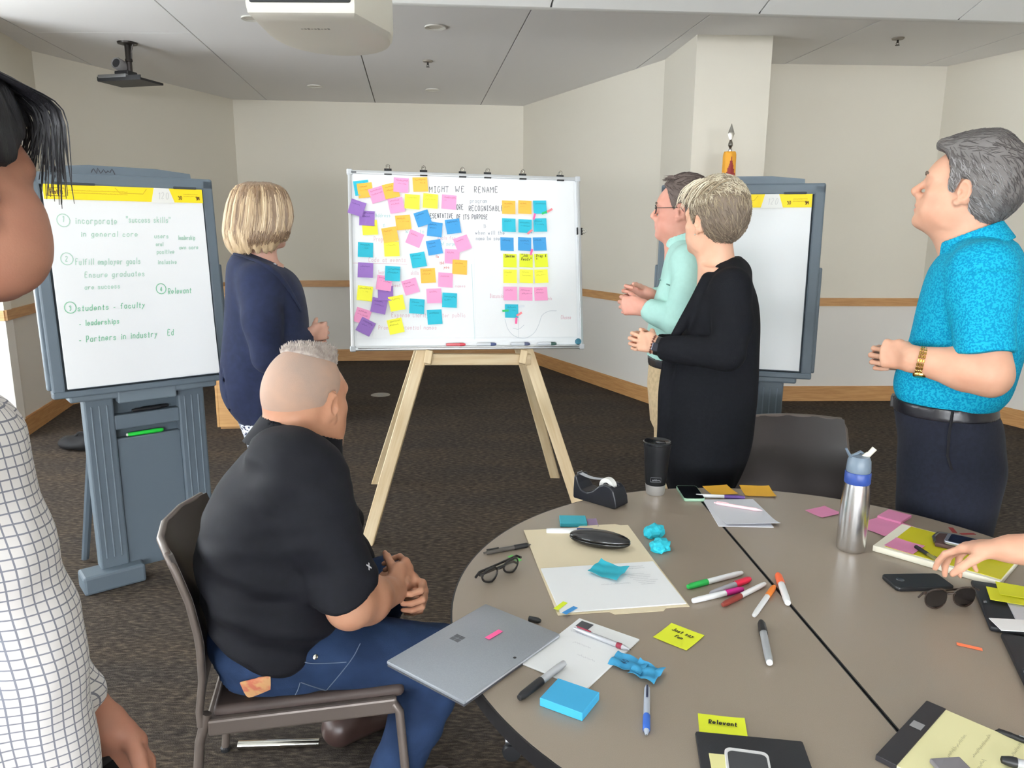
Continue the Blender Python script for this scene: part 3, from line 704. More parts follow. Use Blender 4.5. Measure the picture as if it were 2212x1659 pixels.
# ------------------------------------------------------------------ flip-chart easels
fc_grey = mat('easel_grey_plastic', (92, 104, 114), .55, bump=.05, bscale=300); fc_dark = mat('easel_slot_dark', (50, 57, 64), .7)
fc_light = mat('easel_edge_grey', (110, 122, 132), .5)
paper = mat('chart_paper', (238, 240, 242), .8, spec=.2); yellow = mat('header_yellow', (247, 216, 20), .6)
def flipchart(label, c, yaw, tilt, pw, ph, lines, tagtext):
    t = thing('flip_chart_easel', label, 'easel', (c[0], c[1], 0), (0, 0, yaw)); zc = c[2]
    T = Matrix.Translation((0, 0, zc)) @ Matrix.Rotation(tilt, 4, 'X')
    bw, b0, b1 = pw / 2 + .055, -ph / 2 - .035, ph / 2 + .045
    mb = MB()
    mb.box((0, .045, (b0 + b1) / 2), (2 * bw - .02, .03, b1 - b0 - .02))
    for sg in (-1, 1): mb.box((sg * (bw - .024), .025, (b0 + b1) / 2), (.048, .05, b1 - b0), bev=.008)
    for sg in (-1, 1): mb.box((sg * (bw + .004), .035, (b0 + b1) / 2 - .17), (.018, .04, (b1 - b0) * .55), bev=.006)
    mb.box((0, .025, b1 - .02), (2 * bw, .05, .05), bev=.008); mb.box((0, .02, b0 + .012), (2 * bw, .06, .028), bev=.006)
    bmesh.ops.transform(mb.bm, matrix=T, verts=mb.bm.verts); mb.build('board', fc_grey, t)
    mb = MB(); prof = [(-.272, 0), (.272, 0), (.270, .028), (.13, .042), (-.13, .044), (-.270, .032)]
    mb.prism([(x * pw / .61, z) for x, z in prof], -.025, .025, Matrix.Translation((0, .035, b1 - .004)) @ Matrix.Rotation(math.pi / 2, 4, 'X'))
    bmesh.ops.transform(mb.bm, matrix=T, verts=mb.bm.verts); hd = mb.build('carry_handle', fc_grey, t)
    if tagtext:
        mb = MB(); scribble(mb, 0, .085, 0, .020, .004); o = mb.build('writing', mat('ink_dark', (52, 54, 60), .6), hd); o.matrix_local = T @ Matrix.Translation((-.12, .0085, b1 + .012)) @ Matrix.Rotation(math.pi / 2, 4, 'X')
    # pad of sheets with its yellow cardboard header
    mb = MB(); mb.box((0, -.004, 0), (pw, .018, ph)); bmesh.ops.transform(mb.bm, matrix=T, verts=mb.bm.verts); pad = mb.build('paper_pad', paper, t)
    def sh(u, v):
        x = (u - .5) * pw * .996; z = -ph / 2 + .004 + v * (ph - .06); k = max(0, u - .55) * max(0, .62 - v); return (x, -.0135 - .10 * k * k * (1.6 if lines else .3), z)
    mb = MB(); mb.sheet(sh, 14, 14, -.0005); bmesh.ops.transform(mb.bm, matrix=T, verts=mb.bm.verts); mb.build('top_sheet', paper, t, smooth=60)
    hh = .058; FR = Matrix.Rotation(math.pi / 2, 4, 'X')
    mb = MB(); mb.box((0, -.016, ph / 2 - hh / 2), (pw, .005, hh)); bmesh.ops.transform(mb.bm, matrix=T, verts=mb.bm.verts); hdr = mb.build('header_strip', yellow, t)
    mb = MB(); mb.prism([(.09, -.032), (.185, -.032), (.165, .029), (.105, .029)], 0, .001); o = mb.build('paper_tab', mat('tab_white', (232, 232, 228), .7), hdr); o.matrix_local = T @ Matrix.Translation((0, -.0187, ph / 2 - hh / 2)) @ FR
    mb = MB(); write(mb, '12', .118, -.016, .026, .0025, rot=.0); write(mb, '0', .148, -.016, .026, .0025); o = mb.build('tab_print', mat('print_pale', (206, 206, 204), .7), hdr); o.matrix_local = T @ Matrix.Translation((0, -.020, ph / 2 - hh / 2)) @ FR
    mb = MB(); x0 = -pw / 2
    write(mb, 'Post-it', x0 + .022, -.007, .017, .0032, slant=.0, width=.046)
    mb.ribbon([(x0 + .014, -.016), (x0 + .075, -.016), (x0 + .073, .015), (x0 + .016, .015), (x0 + .014, -.016)], .0022)
    write(mb, '30', .20, -.016, .014, .0028, slant=0); write(mb, '3M', pw / 2 - .030, -.016, .013, .0035, slant=0)
    o = mb.build('header_print', mat('print_brown', (98, 66, 22), .7), hdr); o.matrix_local = T @ Matrix.Translation((0, -.0190, ph / 2 - hh / 2)) @ FR
    mb = MB()
    for k, (a, b) in enumerate(((-.22, .0), (-.22, .0), (.225, .285), (.225, .285))): scribble(mb, a, b, .006 - .010 * (k % 2), .004, .0016)
    mb.ribbon([(-.045, .022), (-.03, .002), (.06, .002), (.075, .022)], .003)
    o = mb.build('header_print', mat('print_ochre', (206, 172, 20), .7), hdr); o.matrix_local = T @ Matrix.Translation((0, -.0190, ph / 2 - hh / 2)) @ FR
    for a, b in ((-.275, -.12), (.185, .28)): mb = MB(); mb.box(((a + b) / 2, -.020, ph / 2 + .004), (b - a, .006, .010), bev=.002); bmesh.ops.transform(mb.bm, matrix=T, verts=mb.bm.verts); mb.build('retainer_clip', fc_dark, t)
    if lines:
        for colr, items in lines:
            mb = MB()
            for it in items:
                if it[0] == 'o':
                    _, u, v, r = it; x, y = (u - .5) * pw, (.5 - v) * ph; mb.ribbon([(x + r * math.cos(a * .42), y + r * 1.1 * math.sin(a * .42)) for a in range(16)], .0036)
                else:
                    tx, u0, u1, v, h = it[:5]; write(mb, tx, (u0 - .5) * pw, (.5 - v) * ph, h, .0030, width=(u1 - u0) * pw, rot=it[5] if len(it) > 5 else 0.0)
            o = mb.build('handwriting', colr, t); o.matrix_local = T @ Matrix.Translation((0, -.0150, 0)) @ FR
    # stand: two ribbed uprights, panel with tray and ledge, feet and rear legs
    zt = zc + b0 * math.cos(tilt) + .01; yb0 = .03
    mb = MB(); mb.box((0, yb0 + .01, zt - .018), (.60 * pw / .61, .11, .045), bev=.008); mb.box((0, yb0 + .005, zt - .03), (.24, .11, .07), bev=.006); mb.build('tray_ledge', fc_light, t)
    for sg in (-1, 1):
        mb = MB(); mb.box((sg * .19, yb0 + .02, (zt - .03 + .08) / 2), (.115, .075, zt - .03 - .08), bev=.008)
        up = mb.build('upright', fc_grey, t)
        for k in (-1, 0, 1): mb = MB(); mb.box((sg * .19 + k * .03, yb0 - .018, (zt + .06) / 2), (.006, .005, zt - .20), bev=.002); mb.build('rib', fc_light, up)
        mb = MB(); mb.box((sg * .205, yb0 - .005, .042), (.25, .13, .084), bev=.012); mb.build('foot', fc_grey, t)
        mb = MB(); mb.tube([(sg * .20, yb0 + .06, zt - .12), (sg * .25, yb0 + .34, .012)], [.022, .018], 8, flat=.7); mb.build('rear_leg', fc_grey, t)
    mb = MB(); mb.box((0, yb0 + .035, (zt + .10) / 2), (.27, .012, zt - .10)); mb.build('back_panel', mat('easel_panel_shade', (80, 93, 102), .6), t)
    mb = MB(); mb.box((0, yb0 + .01, zt - .155), (.27, .05, .065), bev=.006); mb.build('marker_pocket', fc_grey, t)
    mb = MB(); mb.box((0, yb0 + .015, .34 - (.86 - zt) / 2), (.27, .04, .58 - (.86 - zt)), bev=.006); mb.build('front_panel', fc_grey, t)
    return t, zt, yb0
ink_g = mat('ink_pale_green', (176, 208, 192), .7); ink_g2 = mat('ink_green', (128, 190, 156), .7)
def uv(x, y):   # crop coordinates on the left pad -> fraction of pad
    v = (y - 290 - (x - 235) * .03) / 1160.0; xl = 235 + 150 * v; xr = 1210 + 95 * v; return (x - xl) / (xr - xl), v
def ln(tx, x0, x1, y, h, rot=0.0):
    a, b = uv(x0, y), uv(x1, y); return (tx, a[0], b[0], a[1], h, rot)
left_lines = [(ink_g, [('o', *uv(352, 492), .023), ln('1', 345, 360, 500, .022), ln('incorporate', 415, 665, 512, .026), ln('"success skills"', 715, 1000, 510, .024), ln('in general core', 445, 790, 585, .021),
    ln('users', 890, 985, 608, .018), ln('leadership', 1045, 1160, 622, .018), ln('oral', 900, 950, 655, .016), ln('positive', 905, 1020, 702, .018), ln('own core', 1050, 1180, 680, .016), ln('inclusive', 910, 1035, 765, .018),
    ('o', *uv(372, 708), .022), ln('2', 362, 380, 722, .020), ln('Fulfill employer goals', 418, 805, 745, .024), ln('Ensure graduates', 470, 830, 820, .022), ln('are success', 470, 680, 888, .019)]),
    (ink_g2, [('o', *uv(930, 915), .020), ln('4', 922, 940, 930, .018), ln('Relevant', 972, 1130, 950, .024), ('o', *uv(392, 985), .021), ln('3', 384, 400, 1000, .018), ln('students - faculty', 430, 830, 1008, .023), ln('- leaderships', 440, 675, 1095, .022), ln('- Partners in industry & Ed', 440, 1010, 1190, .025)])]
fl_, zt_, yb_ = flipchart('grey plastic flip chart easel at left with green handwriting on its white pad', (-1.61, 3.23, 1.323), .698, -.071, .61, .82, left_lines, 'Ecolab')
cR = aty(1598, 612, 3.5)
flipchart('grey plastic flip chart easel at right with a blank white pad', (cR[0] - .022, cR[1], cR[2] + .005), -.30, -.08, .61, .79, None, None)
# markers lying on the left easel
def marker(name, label, p, q, r, body, capc, cat='marker', capfrac=.33, group=None, tip=None, plug=None, lift=0.0):
    """pen from its tail p to its cap end q"""
    p, q = Vector(p), Vector(q); d = q - p; L = d.length
    o = thing(name, label, cat, tuple(p + Vector((0, 0, lift))), group=group); o.rotation_euler = d.to_track_quat('Z', 'Y').to_euler()
    cf = L * (1 - capfrac)
    mb = MB(); mb.lathe([(0, 0), (r * .75, .0005), (r * .85, .004), (r * .95, L * .12), (r * .95, cf)], 12); mb.build('barrel', body, o, smooth=40)
    mb = MB(); mb.lathe([(r * 1.08, cf - .004), (r * 1.10, cf + .002), (r * 1.02, L - .012), (r * .70, L - .002), (0, L)], 12); mb.build('cap', capc, o, smooth=40)
    if plug: mb = MB(); mb.lathe([(r * .7, .004), (r * .78, -.003), (r * .5, -.006), (0, -.006)], 12); mb.build('end_plug', plug, o, smooth=40)
    return o
MI = fl_.matrix_world
def fcw(x, y, z): c, s = math.cos(.698), math.sin(.698); return (-1.61 + x * c - y * s, 3.23 + x * s + y * c, z)
zz = .34 - (.86 - zt_) / 2 + (.58 - (.86 - zt_)) / 2
gr = mat('green_marker', (30, 190, 60), .4)
marker('marker', 'bright green marker resting on the ledge of the left easel', fcw(-.085, yb_ + .005, zz + .0105), fcw(.065, yb_ + .005, zz + .0105), .0095, gr, gr, plug=mat('white_plastic', (0, 0, 0)))
mb_z = zt_ - .155 + .0325
for k, (x0, x1) in enumerate(((-.06, .06), (-.02, .10))):
    marker('marker', ('black marker in the upper pocket of the left easel, nearer its left end', 'black marker in the upper pocket of the left easel, nearer its right end')[k], fcw(x0, yb_ + .002 + .018 * k, mb_z + .0095), fcw(x1, yb_ + .002 + .018 * k, mb_z + .0095), .008, black_pl, black_pl)
# ------------------------------------------------------------------ whiteboard on a wooden easel
BM = Matrix.Translation((-.232, 3.995, 1.403)) @ Matrix.Rotation(.193, 4, 'Z') @ Matrix.Rotation(-.222, 4, 'X') @ Matrix.Rotation(.013, 4, 'Y')
BF = BM @ Matrix.Rotation(math.pi / 2, 4, 'X')          # plane frame: x right, y up, z towards the camera
BFi = BF.inverted(); bN = np.array(BF.to_3x3() @ Vector((0, 0, 1))); bO = np.array(BM.translation)
def bp(cx, cy):                                          # crop coordinates on the board picture -> board plane
    w = onplane(700 + cx * .27125, 340 + cy * .27125, bO, bN); v = BFi @ Vector(w); return v.x, v.y
def bpx(x, y): w = onplane(x, y, bO, bN); v = BFi @ Vector(w); return v.x, v.y
def onboard(o, x, y, z, ang=0.0): o.matrix_world = BF @ Matrix.Translation((x, y, z)) @ Matrix.Rotation(ang, 4, 'Z'); return o
alu = mat('aluminium', (206, 208, 210), .35, metal=.7); wb_white = mat('board_enamel', (240, 243, 246), .25)
t = thing('whiteboard', 'large white magnetic board with silver frame covered in sticky notes', 'whiteboard'); t.matrix_world = BF
mb = MB(); mb.box((0, 0, -.006), (1.20, .90, .012)); mb.build('writing_surface', wb_white, t)
for nm, c, s_ in (('frame_rail', (0, .455, 0), (1.222, .018, .022)), ('frame_rail', (0, -.455, 0), (1.222, .018, .022)), ('frame_rail', (-.605, 0, 0), (.018, .90, .022)), ('frame_rail', (.605, 0, 0), (.018, .90, .022))):
    mb = MB(); mb.box(c, s_, bev=.004); mb.build(nm, alu, t)
for sx in (-1, 1):
    for sy in (-1, 1): mb = MB(); mb.box((sx * .604, sy * .454, 0), (.03, .03, .026), bev=.006); mb.build('corner_cap', mat('corner_grey', (196, 200, 204), .5), t)
mb = MB(); mb.box((0, -.452, .026), (1.16, .006, .05), bev=.002); mb.build('pen_tray', alu, t)
x, y = bpx(764, 373); mb = MB(); mb.box((x, y, .012), (.026, .008, .004)); mb.build('maker_badge', mat('badge', (90, 92, 96), .5), t)
Z0 = .0005
# two big sheets pinned up behind the notes
sheet_m = mat('big_sheet', (243, 245, 247), .75)
x0, x1, xm = bp(222, 0)[0] + .008, bp(2000, 800)[0], bp(1198, 900)[0]
for k, (a, b, lb) in enumerate(((x0, xm - .002, 'large white paper sheet with scattered sticky notes hung on the left of the whiteboard'), (xm, x1, 'large white paper sheet with a tidy note grid on the right of the whiteboard'))):
    mb = MB(); mb.box((0, 0, 0), (b - a, .845, .0008)); o = mb.build('paper_sheet', sheet_m); onboard(o, (a + b) / 2, .022, .0012 + .0006 * k); tag(o, lb, 'paper sheet')
    if k == 0: S1 = o; c1 = ((a + b) / 2, .022)
    else: S2 = o; c2 = ((a + b) / 2, .022)
def board_ink(parent, cc, items, m, w=.0030):
    mb = MB()
    for it in items:
        if it[0] == 'line':
            pts = [bp(*p) for p in it[1]]; pts = [tuple(p) for p in catmull(pts, 5)] if len(pts) > 2 else pts; mb.ribbon([(p[0] - cc[0], p[1] - cc[1]) for p in pts], it[2] if len(it) > 2 else w)
        else:
            tx, xa, xb, yb, h = it; a, b = bp(xa, yb), bp(xb, yb); write(mb, tx, a[0] - cc[0], a[1] - cc[1], h, w, width=b[0] - a[0], rot=math.atan2(b[1] - a[1], b[0] - a[0]), slant=.05)
    o = mb.build('handwriting', m, parent); o.location = (0, 0, .0006); o['kind'] = 'stuff'; return o
mk_black = mat('marker_black', (84, 84, 92), .7); faint_p = mat('marker_faint_pink', (226, 196, 206), .7); faint_g = mat('marker_faint_grey', (196, 202, 210), .7); faint_t = mat('marker_faint_teal', (176, 212, 214), .7); red_m = mat('marker_red', (206, 120, 118), .7)
board_ink(S1, c1, [('MIGHT', 838, 1000, 277, .030), ('WE', 1045, 1125, 277, .030), ('ORE', 1052, 1112, 415, .026), ('ESENTATIVE', 842, 1032, 484, .024)], mk_black)
board_ink(S1, c1, [('Code at events', 352, 655, 832, .022), ('names', 1042, 1128, 1035, .014), ('Expense Clarity counter public', 535, 1130, 1272, .022), ('Promote potential names', 430, 900, 1370, .020), ('Program', 395, 520, 668, .024), ('skills', 690, 755, 935, .020), ('best', 545, 610, 1030, .016), ('learn', 430, 500, 930, .020),
    ('line', [(230, 842), (660, 850)]), ('goals for', 900, 1050, 655, .018)], faint_p, .0026)
board_ink(S1, c1, [('Address', 408, 530, 475, .018), ('1)', 468, 490, 556, .016), ('line', [(1175, 850), (1185, 1100), (1200, 1450)], .0016), ('Ways to', 650, 800, 605, .020), ('of purpose', 930, 1080, 700, .018)], faint_t, .0024)
board_ink(S1, c1, [('fix', 890, 915, 800, .014), ('tbd', 920, 955, 850, .014), ('yes', 950, 1000, 885, .014)], red_m, .0022)
board_ink(S2, c2, [('RENAME', 1190, 1390, 280, .030), ('RECOGNISABLE', 1150, 1432, 426, .026), ('OF ITS PURPOSE', 1052, 1305, 492, .023)], mk_black)
board_ink(S2, c2, [('program', 1160, 1300, 362, .022), ('1)', 1268, 1292, 562, .018), ('when will the', 1205, 1440, 615, .020), ('name be seen', 1208, 1420, 660, .020)], mat('marker_grey', (168, 172, 182), .7), .0028)
board_ink(S2, c2, [('Discussion', 1320, 1440, 1118, .020), ('Choose', 1885, 1968, 1288, .020), ('rank', 1740, 1820, 1135, .016)], faint_p, .0026)
board_ink(S2, c2, [('line', [(1440, 1290), (1465, 1370), (1520, 1425), (1600, 1440), (1670, 1400), (1710, 1330), (1735, 1260), (1790, 1225), (1850, 1222)]), ('line', [(1548, 1285), (1550, 1440)], .0016), ('line', [(1505, 1360), (1550, 1368), (1592, 1335)])], faint_g, .0022)
NOTE = {'orange': mat('note_orange', (250, 186, 74), .75), 'pink': mat('note_pink', (246, 160, 204), .75), 'yellow': mat('note_yellow', (250, 246, 70), .75), 'violet': mat('note_violet', (152, 112, 190), .75),
        'blue': mat('note_blue', (64, 152, 212), .75), 'teal': mat('note_teal', (44, 184, 208), .75), 'lime': mat('note_lime', (224, 232, 48), .75)}
INK = {k: mat('ink_on_' + k, c, .8) for k, c in {'orange': (186, 128, 44), 'pink': (190, 96, 140), 'yellow': (176, 172, 40), 'violet': (92, 62, 128), 'blue': (30, 88, 140), 'teal': (18, 120, 142), 'lime': (60, 62, 36)}.items()}
def sticky(mb, w, h, curl, side=1):
    mb.sheet(lambda u, v: ((u - .5) * w, (v - .5) * h, curl * (1 - v) ** 2.2 * (.55 + .45 * (u if side > 0 else 1 - u))), 4, 5, .0005); return mb
cnt = [0]
def board_note(col, cx, cy, deg, label, size=.0765, text=None, group=None, ink=None):
    cnt[0] += 1; rnd = random.Random(cnt[0] * 7); x, y = bp(cx, cy); o = sticky(MB(), size, size, rnd.uniform(.003, .007), rnd.choice((-1, 1))).build('sticky_note', NOTE[col], smooth=60)
    onboard(o, x, y, (.0030 + .0016 * (cnt[0] % 10)) if cx > 290 or cy > 500 else (.0125 if cy > 300 else .0045), math.radians(-deg)); tag(o, label, 'sticky note', group)
    mb = MB(); yy = size * rnd.uniform(.20, .32)
    if text:
        for k, tx in enumerate(text): write(mb, tx, -size * .38, yy - .019 * k, .015, .0024, width=size * .74 if len(tx) > 6 else None)
    else:
        for k in range(rnd.choice((2, 3, 3))): a = -size * rnd.uniform(.3, .4); scribble(mb, a, a + size * rnd.uniform(.45, .78), yy - .018 * k, .008, .0016, 0, rnd)
    w = mb.build('writing', ink or INK[col], o); w.location = (0, 0, .0011)
    # follow the curl of the note
    me = w.data
    return o
G = 'scattered notes on the left sheet'
for a in [('teal', 300, 245, -8, 'teal sticky note mostly hidden behind the top left orange note'), ('orange', 328, 265, -8, 'orange sticky note at the top left corner of the board, over a teal one'),
    ('pink', 424, 300, -18, 'tilted pink sticky note touching the top left orange note'), ('orange', 532, 270, -14, 'orange sticky note tucked under a pink note in the top row'), ('pink', 612, 226, 3, 'pink sticky note highest in the scattered notes'),
    ('orange', 765, 222, -3, 'orange sticky note directly left of the word MIGHT'), ('pink', 575, 388, -10, 'pink sticky note left of the two upper yellow notes'), ('yellow', 700, 360, 3, 'yellow sticky note, left one of the upper pair'),
    ('yellow', 845, 355, 4, 'yellow sticky note, right one of the upper pair'), ('pink', 994, 358, 4, 'pink sticky note covering the start of the word MORE'), ('violet', 262, 408, 18, 'violet sticky note overhanging the left frame'),
    ('yellow', 365, 562, -4, 'yellow sticky note peeking out under the upper violet pair'), ('violet', 342, 488, 2, 'violet sticky note, lower one of the upper violet pair'), ('orange', 630, 522, -6, 'orange sticky note alone below the tilted pink notes'),
    ('blue', 785, 490, -18, 'blue sticky note tilted over the word REPRESENTATIVE'), ('blue', 880, 578, 6, 'blue sticky note in the middle of the three upper blue ones'), ('blue', 1025, 555, -8, 'blue sticky note farthest right of the scattered blue ones'),
    ('yellow', 538, 735, -2, 'yellow sticky note below a curled orange note'), ('orange', 525, 622, -10, 'curled orange sticky note above a yellow note'), ('pink', 722, 648, 22, 'pink sticky note turned askew left of the blue notes'),
    ('teal', 330, 738, 2, 'teal sticky note alone by the left frame'), ('blue', 878, 718, -10, 'blue sticky note lowest of the scattered blue ones'), ('pink', 1018, 792, 3, 'pink sticky note partly under an orange note at mid right'), ('pink', 1100, 690, -20, 'pink sticky note farthest right of the scattered notes'),
    ('teal', 750, 820, -10, 'tilted teal sticky note in the middle of the left sheet'), ('orange', 1078, 878, 3, 'orange sticky note overlapping a pink note at mid right'), ('violet', 330, 902, 3, 'violet sticky note alone at mid height by the left frame'),
    ('pink', 478, 1005, 8, 'pink sticky note overlapped by a teal note'), ('teal', 545, 930, 3, 'teal sticky note overlapping a pink note'), ('orange', 828, 942, -3, 'orange sticky note lowest on the left sheet'), ('pink', 966, 978, 3, 'pink sticky note right of the lowest orange note'),
    ('pink', 688, 1030, -16, 'tilted pink sticky note left of the lowest orange note'), ('yellow', 325, 1085, 6, 'yellow sticky note by the left frame in the lower half'), ('pink', 875, 1105, -2, 'pink sticky note left of a teal note in the lower half'),
    ('teal', 998, 1140, 3, 'teal sticky note right of a pink note in the lower half'), ('violet', 490, 1085, 0, 'violet sticky note, upper one of the lower violet pair'), ('violet', 438, 1185, 12, 'violet sticky note, lower one of the lower violet pair'),
    ('yellow', 578, 1165, -10, 'yellow sticky note right of the lower violet pair'), ('teal', 738, 1190, 4, 'teal sticky note between a yellow and a pink note near the bottom'), ('pink', 305, 1265, 18, 'pink sticky note partly under the lowest violet note'),
    ('teal', 880, 1272, -3, 'teal sticky note lowest on the left sheet'), ('yellow', 570, 1345, -12, 'yellow sticky note lowest on the left sheet'), ('violet', 332, 1350, 28, 'violet sticky note in the bottom left corner of the board')]:
    board_note(*a, group=G)
rows = [(402, ('orange', 'orange', 'teal')), (545, ('teal',) * 3), (692, ('blue',) * 3), (825, ('lime',) * 3), (950, ('yellow',) * 3), (1088, ('pink',) * 3)]
gt = {(3, 0): ['Education'], (3, 1): ['"Job', 'Ready"'], (3, 2): ['Prep 4', 'Success']}
for r, (yy, cols) in enumerate(rows):
    for c, col in enumerate(cols):
        xx = (1468, 1596, 1715)[c] + (10 if r >= 3 else 0) + (-12 if r == 2 and c == 0 else 0)
        board_note(col, xx, yy + (8 if r == 1 and c == 1 else 0), (1, 2, -2)[c], '%s sticky note, %s in the %s row of the tidy grid' % (col, ('left', 'middle', 'right')[c], ('top', 'second', 'third', 'fourth', 'fifth', 'bottom')[r]), .072, gt.get((r, c)), 'tidy grid of notes on the right sheet')
board_note('teal', 1492, 1225, 1, 'teal sticky note alone below the tidy grid', .072, None, None)
def flag(nm, label, m, w, h, group=None):
    mb = MB(); mb.sheet(lambda u, v: ((u - .5) * w, (v - .5) * h, .001 * (1 - v)), 1, 4, .0004); o = mb.build(nm, m); return tag(o, label, 'page flag', group)
fl_pink = mat('flag_pink', (250, 96, 160), .5); fl_green = mat('flag_green', (40, 190, 110), .5); fl_orange = mat('flag_orange_neon', (255, 128, 84), .5); fl_lime = mat('flag_lime', (222, 240, 40), .5); fl_blue = mat('flag_blue', (54, 140, 206), .5); fl_coral = mat('flag_coral', (242, 130, 140), .5); fl_leaf = mat('flag_leaf', (96, 196, 92), .5); fl_white = mat('flag_white', (225, 230, 236), .5)
for cx, cy, dg, m, lb in [(1668, 478, 15, fl_pink, 'pink page flag below the top right orange note of the grid'), (1750, 447, 65, fl_green, 'green page flag on the top right teal note of the grid'), (1790, 430, 60, fl_coral, 'coral page flag right of the top right teal note'),
    (1632, 600, 50, fl_coral, 'coral page flag on the middle teal note of the second row'), (1645, 760, 15, fl_pink, 'pink page flag below the middle blue note of the third row'), (1525, 1303, 6, fl_pink, 'pink page flag below the lone teal note'),
    (1440, 1225, 85, fl_green, 'green page flag at left edge of the lone teal note'), (1548, 1252, 60, fl_coral, 'coral page flag at right edge of the lone teal note'), (1565, 1190, 85, fl_white, 'white page flag right of the lone teal note')]:
    x, y = bp(cx, cy); onboard(flag('page_flag', lb, m, .011, .034, 'page flags on the whiteboard'), x, y, .020, math.radians(-dg))
# binder clips
def clip(x, y, ang, label):
    o = thing('binder_clip', label, 'binder clip', group='binder clips on the whiteboard frame'); onboard(o, x, y, .0, ang)
    mb = MB(); mb.prism([(-.012, -.017), (.012, -.017), (.004, .016), (-.004, .016)], -.019, .019, Matrix.Rotation(math.pi / 2, 4, 'Y')); mb.build('spring', black_pl, o)
    for sg in (1, -1): mb = MB(); mb.tube([(-.008, .012, sg * .004), (-.009, .030, sg * .012), (.0, .036, sg * .013), (.009, .030, sg * .012), (.008, .012, sg * .004)], .0016, 6); mb.build('wire_handle', chrome, o, smooth=60)
for k, px in enumerate((838, 915, 999, 1053, 1129, 1210)):
    py = 371 + (px - 751) * .036; x, y = bpx(px, py); clip(x, y + .007, 0, 'black binder clip, %s from the left on the top frame' % ('first', 'second', 'third', 'fourth', 'fifth', 'sixth')[k])
x, y = bpx(1252, 500); clip(x, y, -math.pi / 2, 'black binder clip on the right edge of the whiteboard')
x, y = bp(2022, 1467); o = MB().lathe([(0, .012), (.014, .012), (.017, .008), (.017, .0)], 18).build('magnet', mat('magnet_teal', (60, 118, 138), .4), smooth=40); onboard(o, x, y, .0015); tag(o, 'round teal magnet in the bottom right corner of the whiteboard', 'magnet')
wbody = mat('marker_white_body', (228, 230, 232), .4)
for a, b, cc, nm in ((967, 1122, (196, 60, 74), 'red'), (1212, 1366, (72, 84, 128), 'blue'), (1480, 1632, (86, 92, 122), 'grey blue'), (1690, 1842, (66, 96, 88), 'dark green')):
    xa, y0 = bp(a, 1508); xb, _ = bp(b, 1508); P, Q = BF @ Vector((xa, -.4385, .030)), BF @ Vector((xb, -.4385, .030))
    marker('dry_erase_marker', 'white dry erase marker with %s cap on the whiteboard pen tray' % nm, P, Q, .0085, mat('marker_label_' + nm, (208, 96, 104) if nm == 'red' else (214, 218, 224), .4), mat('cap_' + nm, cc, .4), 'marker', .27, 'markers on the pen tray')
# the easel: front legs behind the board, back legs, crossbar, pegs
pine = mat('pine_lumber', (226, 206, 170), .55, rgb2=(212, 186, 144), vscale=5, vstretch=(9, 9, .7), bump=.05, bscale=60)
knot = mat('pine_knot', (126, 88, 54), .6)
t = thing('wooden_easel', 'tall pine lumber easel with four splayed legs carrying the whiteboard', 'easel', (-.17, 3.95, 0))
O3 = Vector((-.17, 3.95, 0))
def beam(name, p, q, w, d, up, cut=True, knots=()):
    """square timber; p on the floor, sawn level there"""
    p, q = Vector(p) - O3, Vector(q) - O3; z = (q - p).normalized(); x = Vector(up).cross(z).normalized(); y = z.cross(x); mb = MB(); L = (q - p).length
    mt = Matrix((x, y, z)).transposed().to_4x4(); mt.translation = (p + q) / 2; mb.box((0, 0, 0), (w, d, L), bev=.003, seg=1)
    if cut:
        for v in mb.bm.verts:
            if v.co.z < 0: v.co.z = -L / 2 - (x.z * v.co.x + y.z * v.co.y) / z.z
    o = mb.build(name, pine, t); o.matrix_local = mt
    for kx, ky in knots:
        kb = MB(); kb.lathe([(0, .0006), (.007, .0003), (.008, -.001)], 9, Matrix.Translation((kx, -d / 2, -L / 2 + ky)) @ Matrix.Rotation(math.pi / 2, 4, 'X') @ Matrix.Diagonal((1, 1.6, 1, 1))); kb.build('knot', knot, o)
    return o
tops = []
for fx, fy, px, py, knx in ((793, 1176, 913, 760, ((.0, .33), (.015, .62), (-.02, .12))), (1272, 1158, 1140, 760, ((.01, .7), (-.012, .40)))):
    f = atz(fx, fy, 0); bq = onplane(px, py, bO - bN * .034, bN); d = bq - f; q = f + d * ((1.78 - f[2]) / d[2]); beam('front_leg', f, q, .062, .036, (0, -1, .3), True, knx); tops.append((f, q))
for (f, q), (rx, ry) in zip(tops, ((813, 1044), (1199, 1031))):
    r = atz(rx, ry, 0); tp = f + (q - f) * .93 + np.array([.0, .062, 0]); beam('rear_leg', r, tp, .058, .036, (0, 1, .3))
ca, cb = onplane(918, 776, bO - bN * .012, bN), onplane(1146, 776, bO - bN * .012, bN)
beam('crossbar', ca, cb, .036, .058, (0, 0, 1), False)
for px in (927, 1132):
    a, b = onplane(px - 4, 786, bO + bN * .028, bN), onplane(px + 1, 757, bO + bN * .028, bN); beam('support_peg', a, b, .038, .036, (0, -1, .2), False)
tp0, tp1 = tops[0][1] * .98 + tops[0][0] * .02, tops[1][1] * .98 + tops[1][0] * .02
beam('top_rail', tp0 + np.array([0, .055, -.02]), tp1 + np.array([0, .055, -.02]), .036, .058, (0, 0, 1), False)

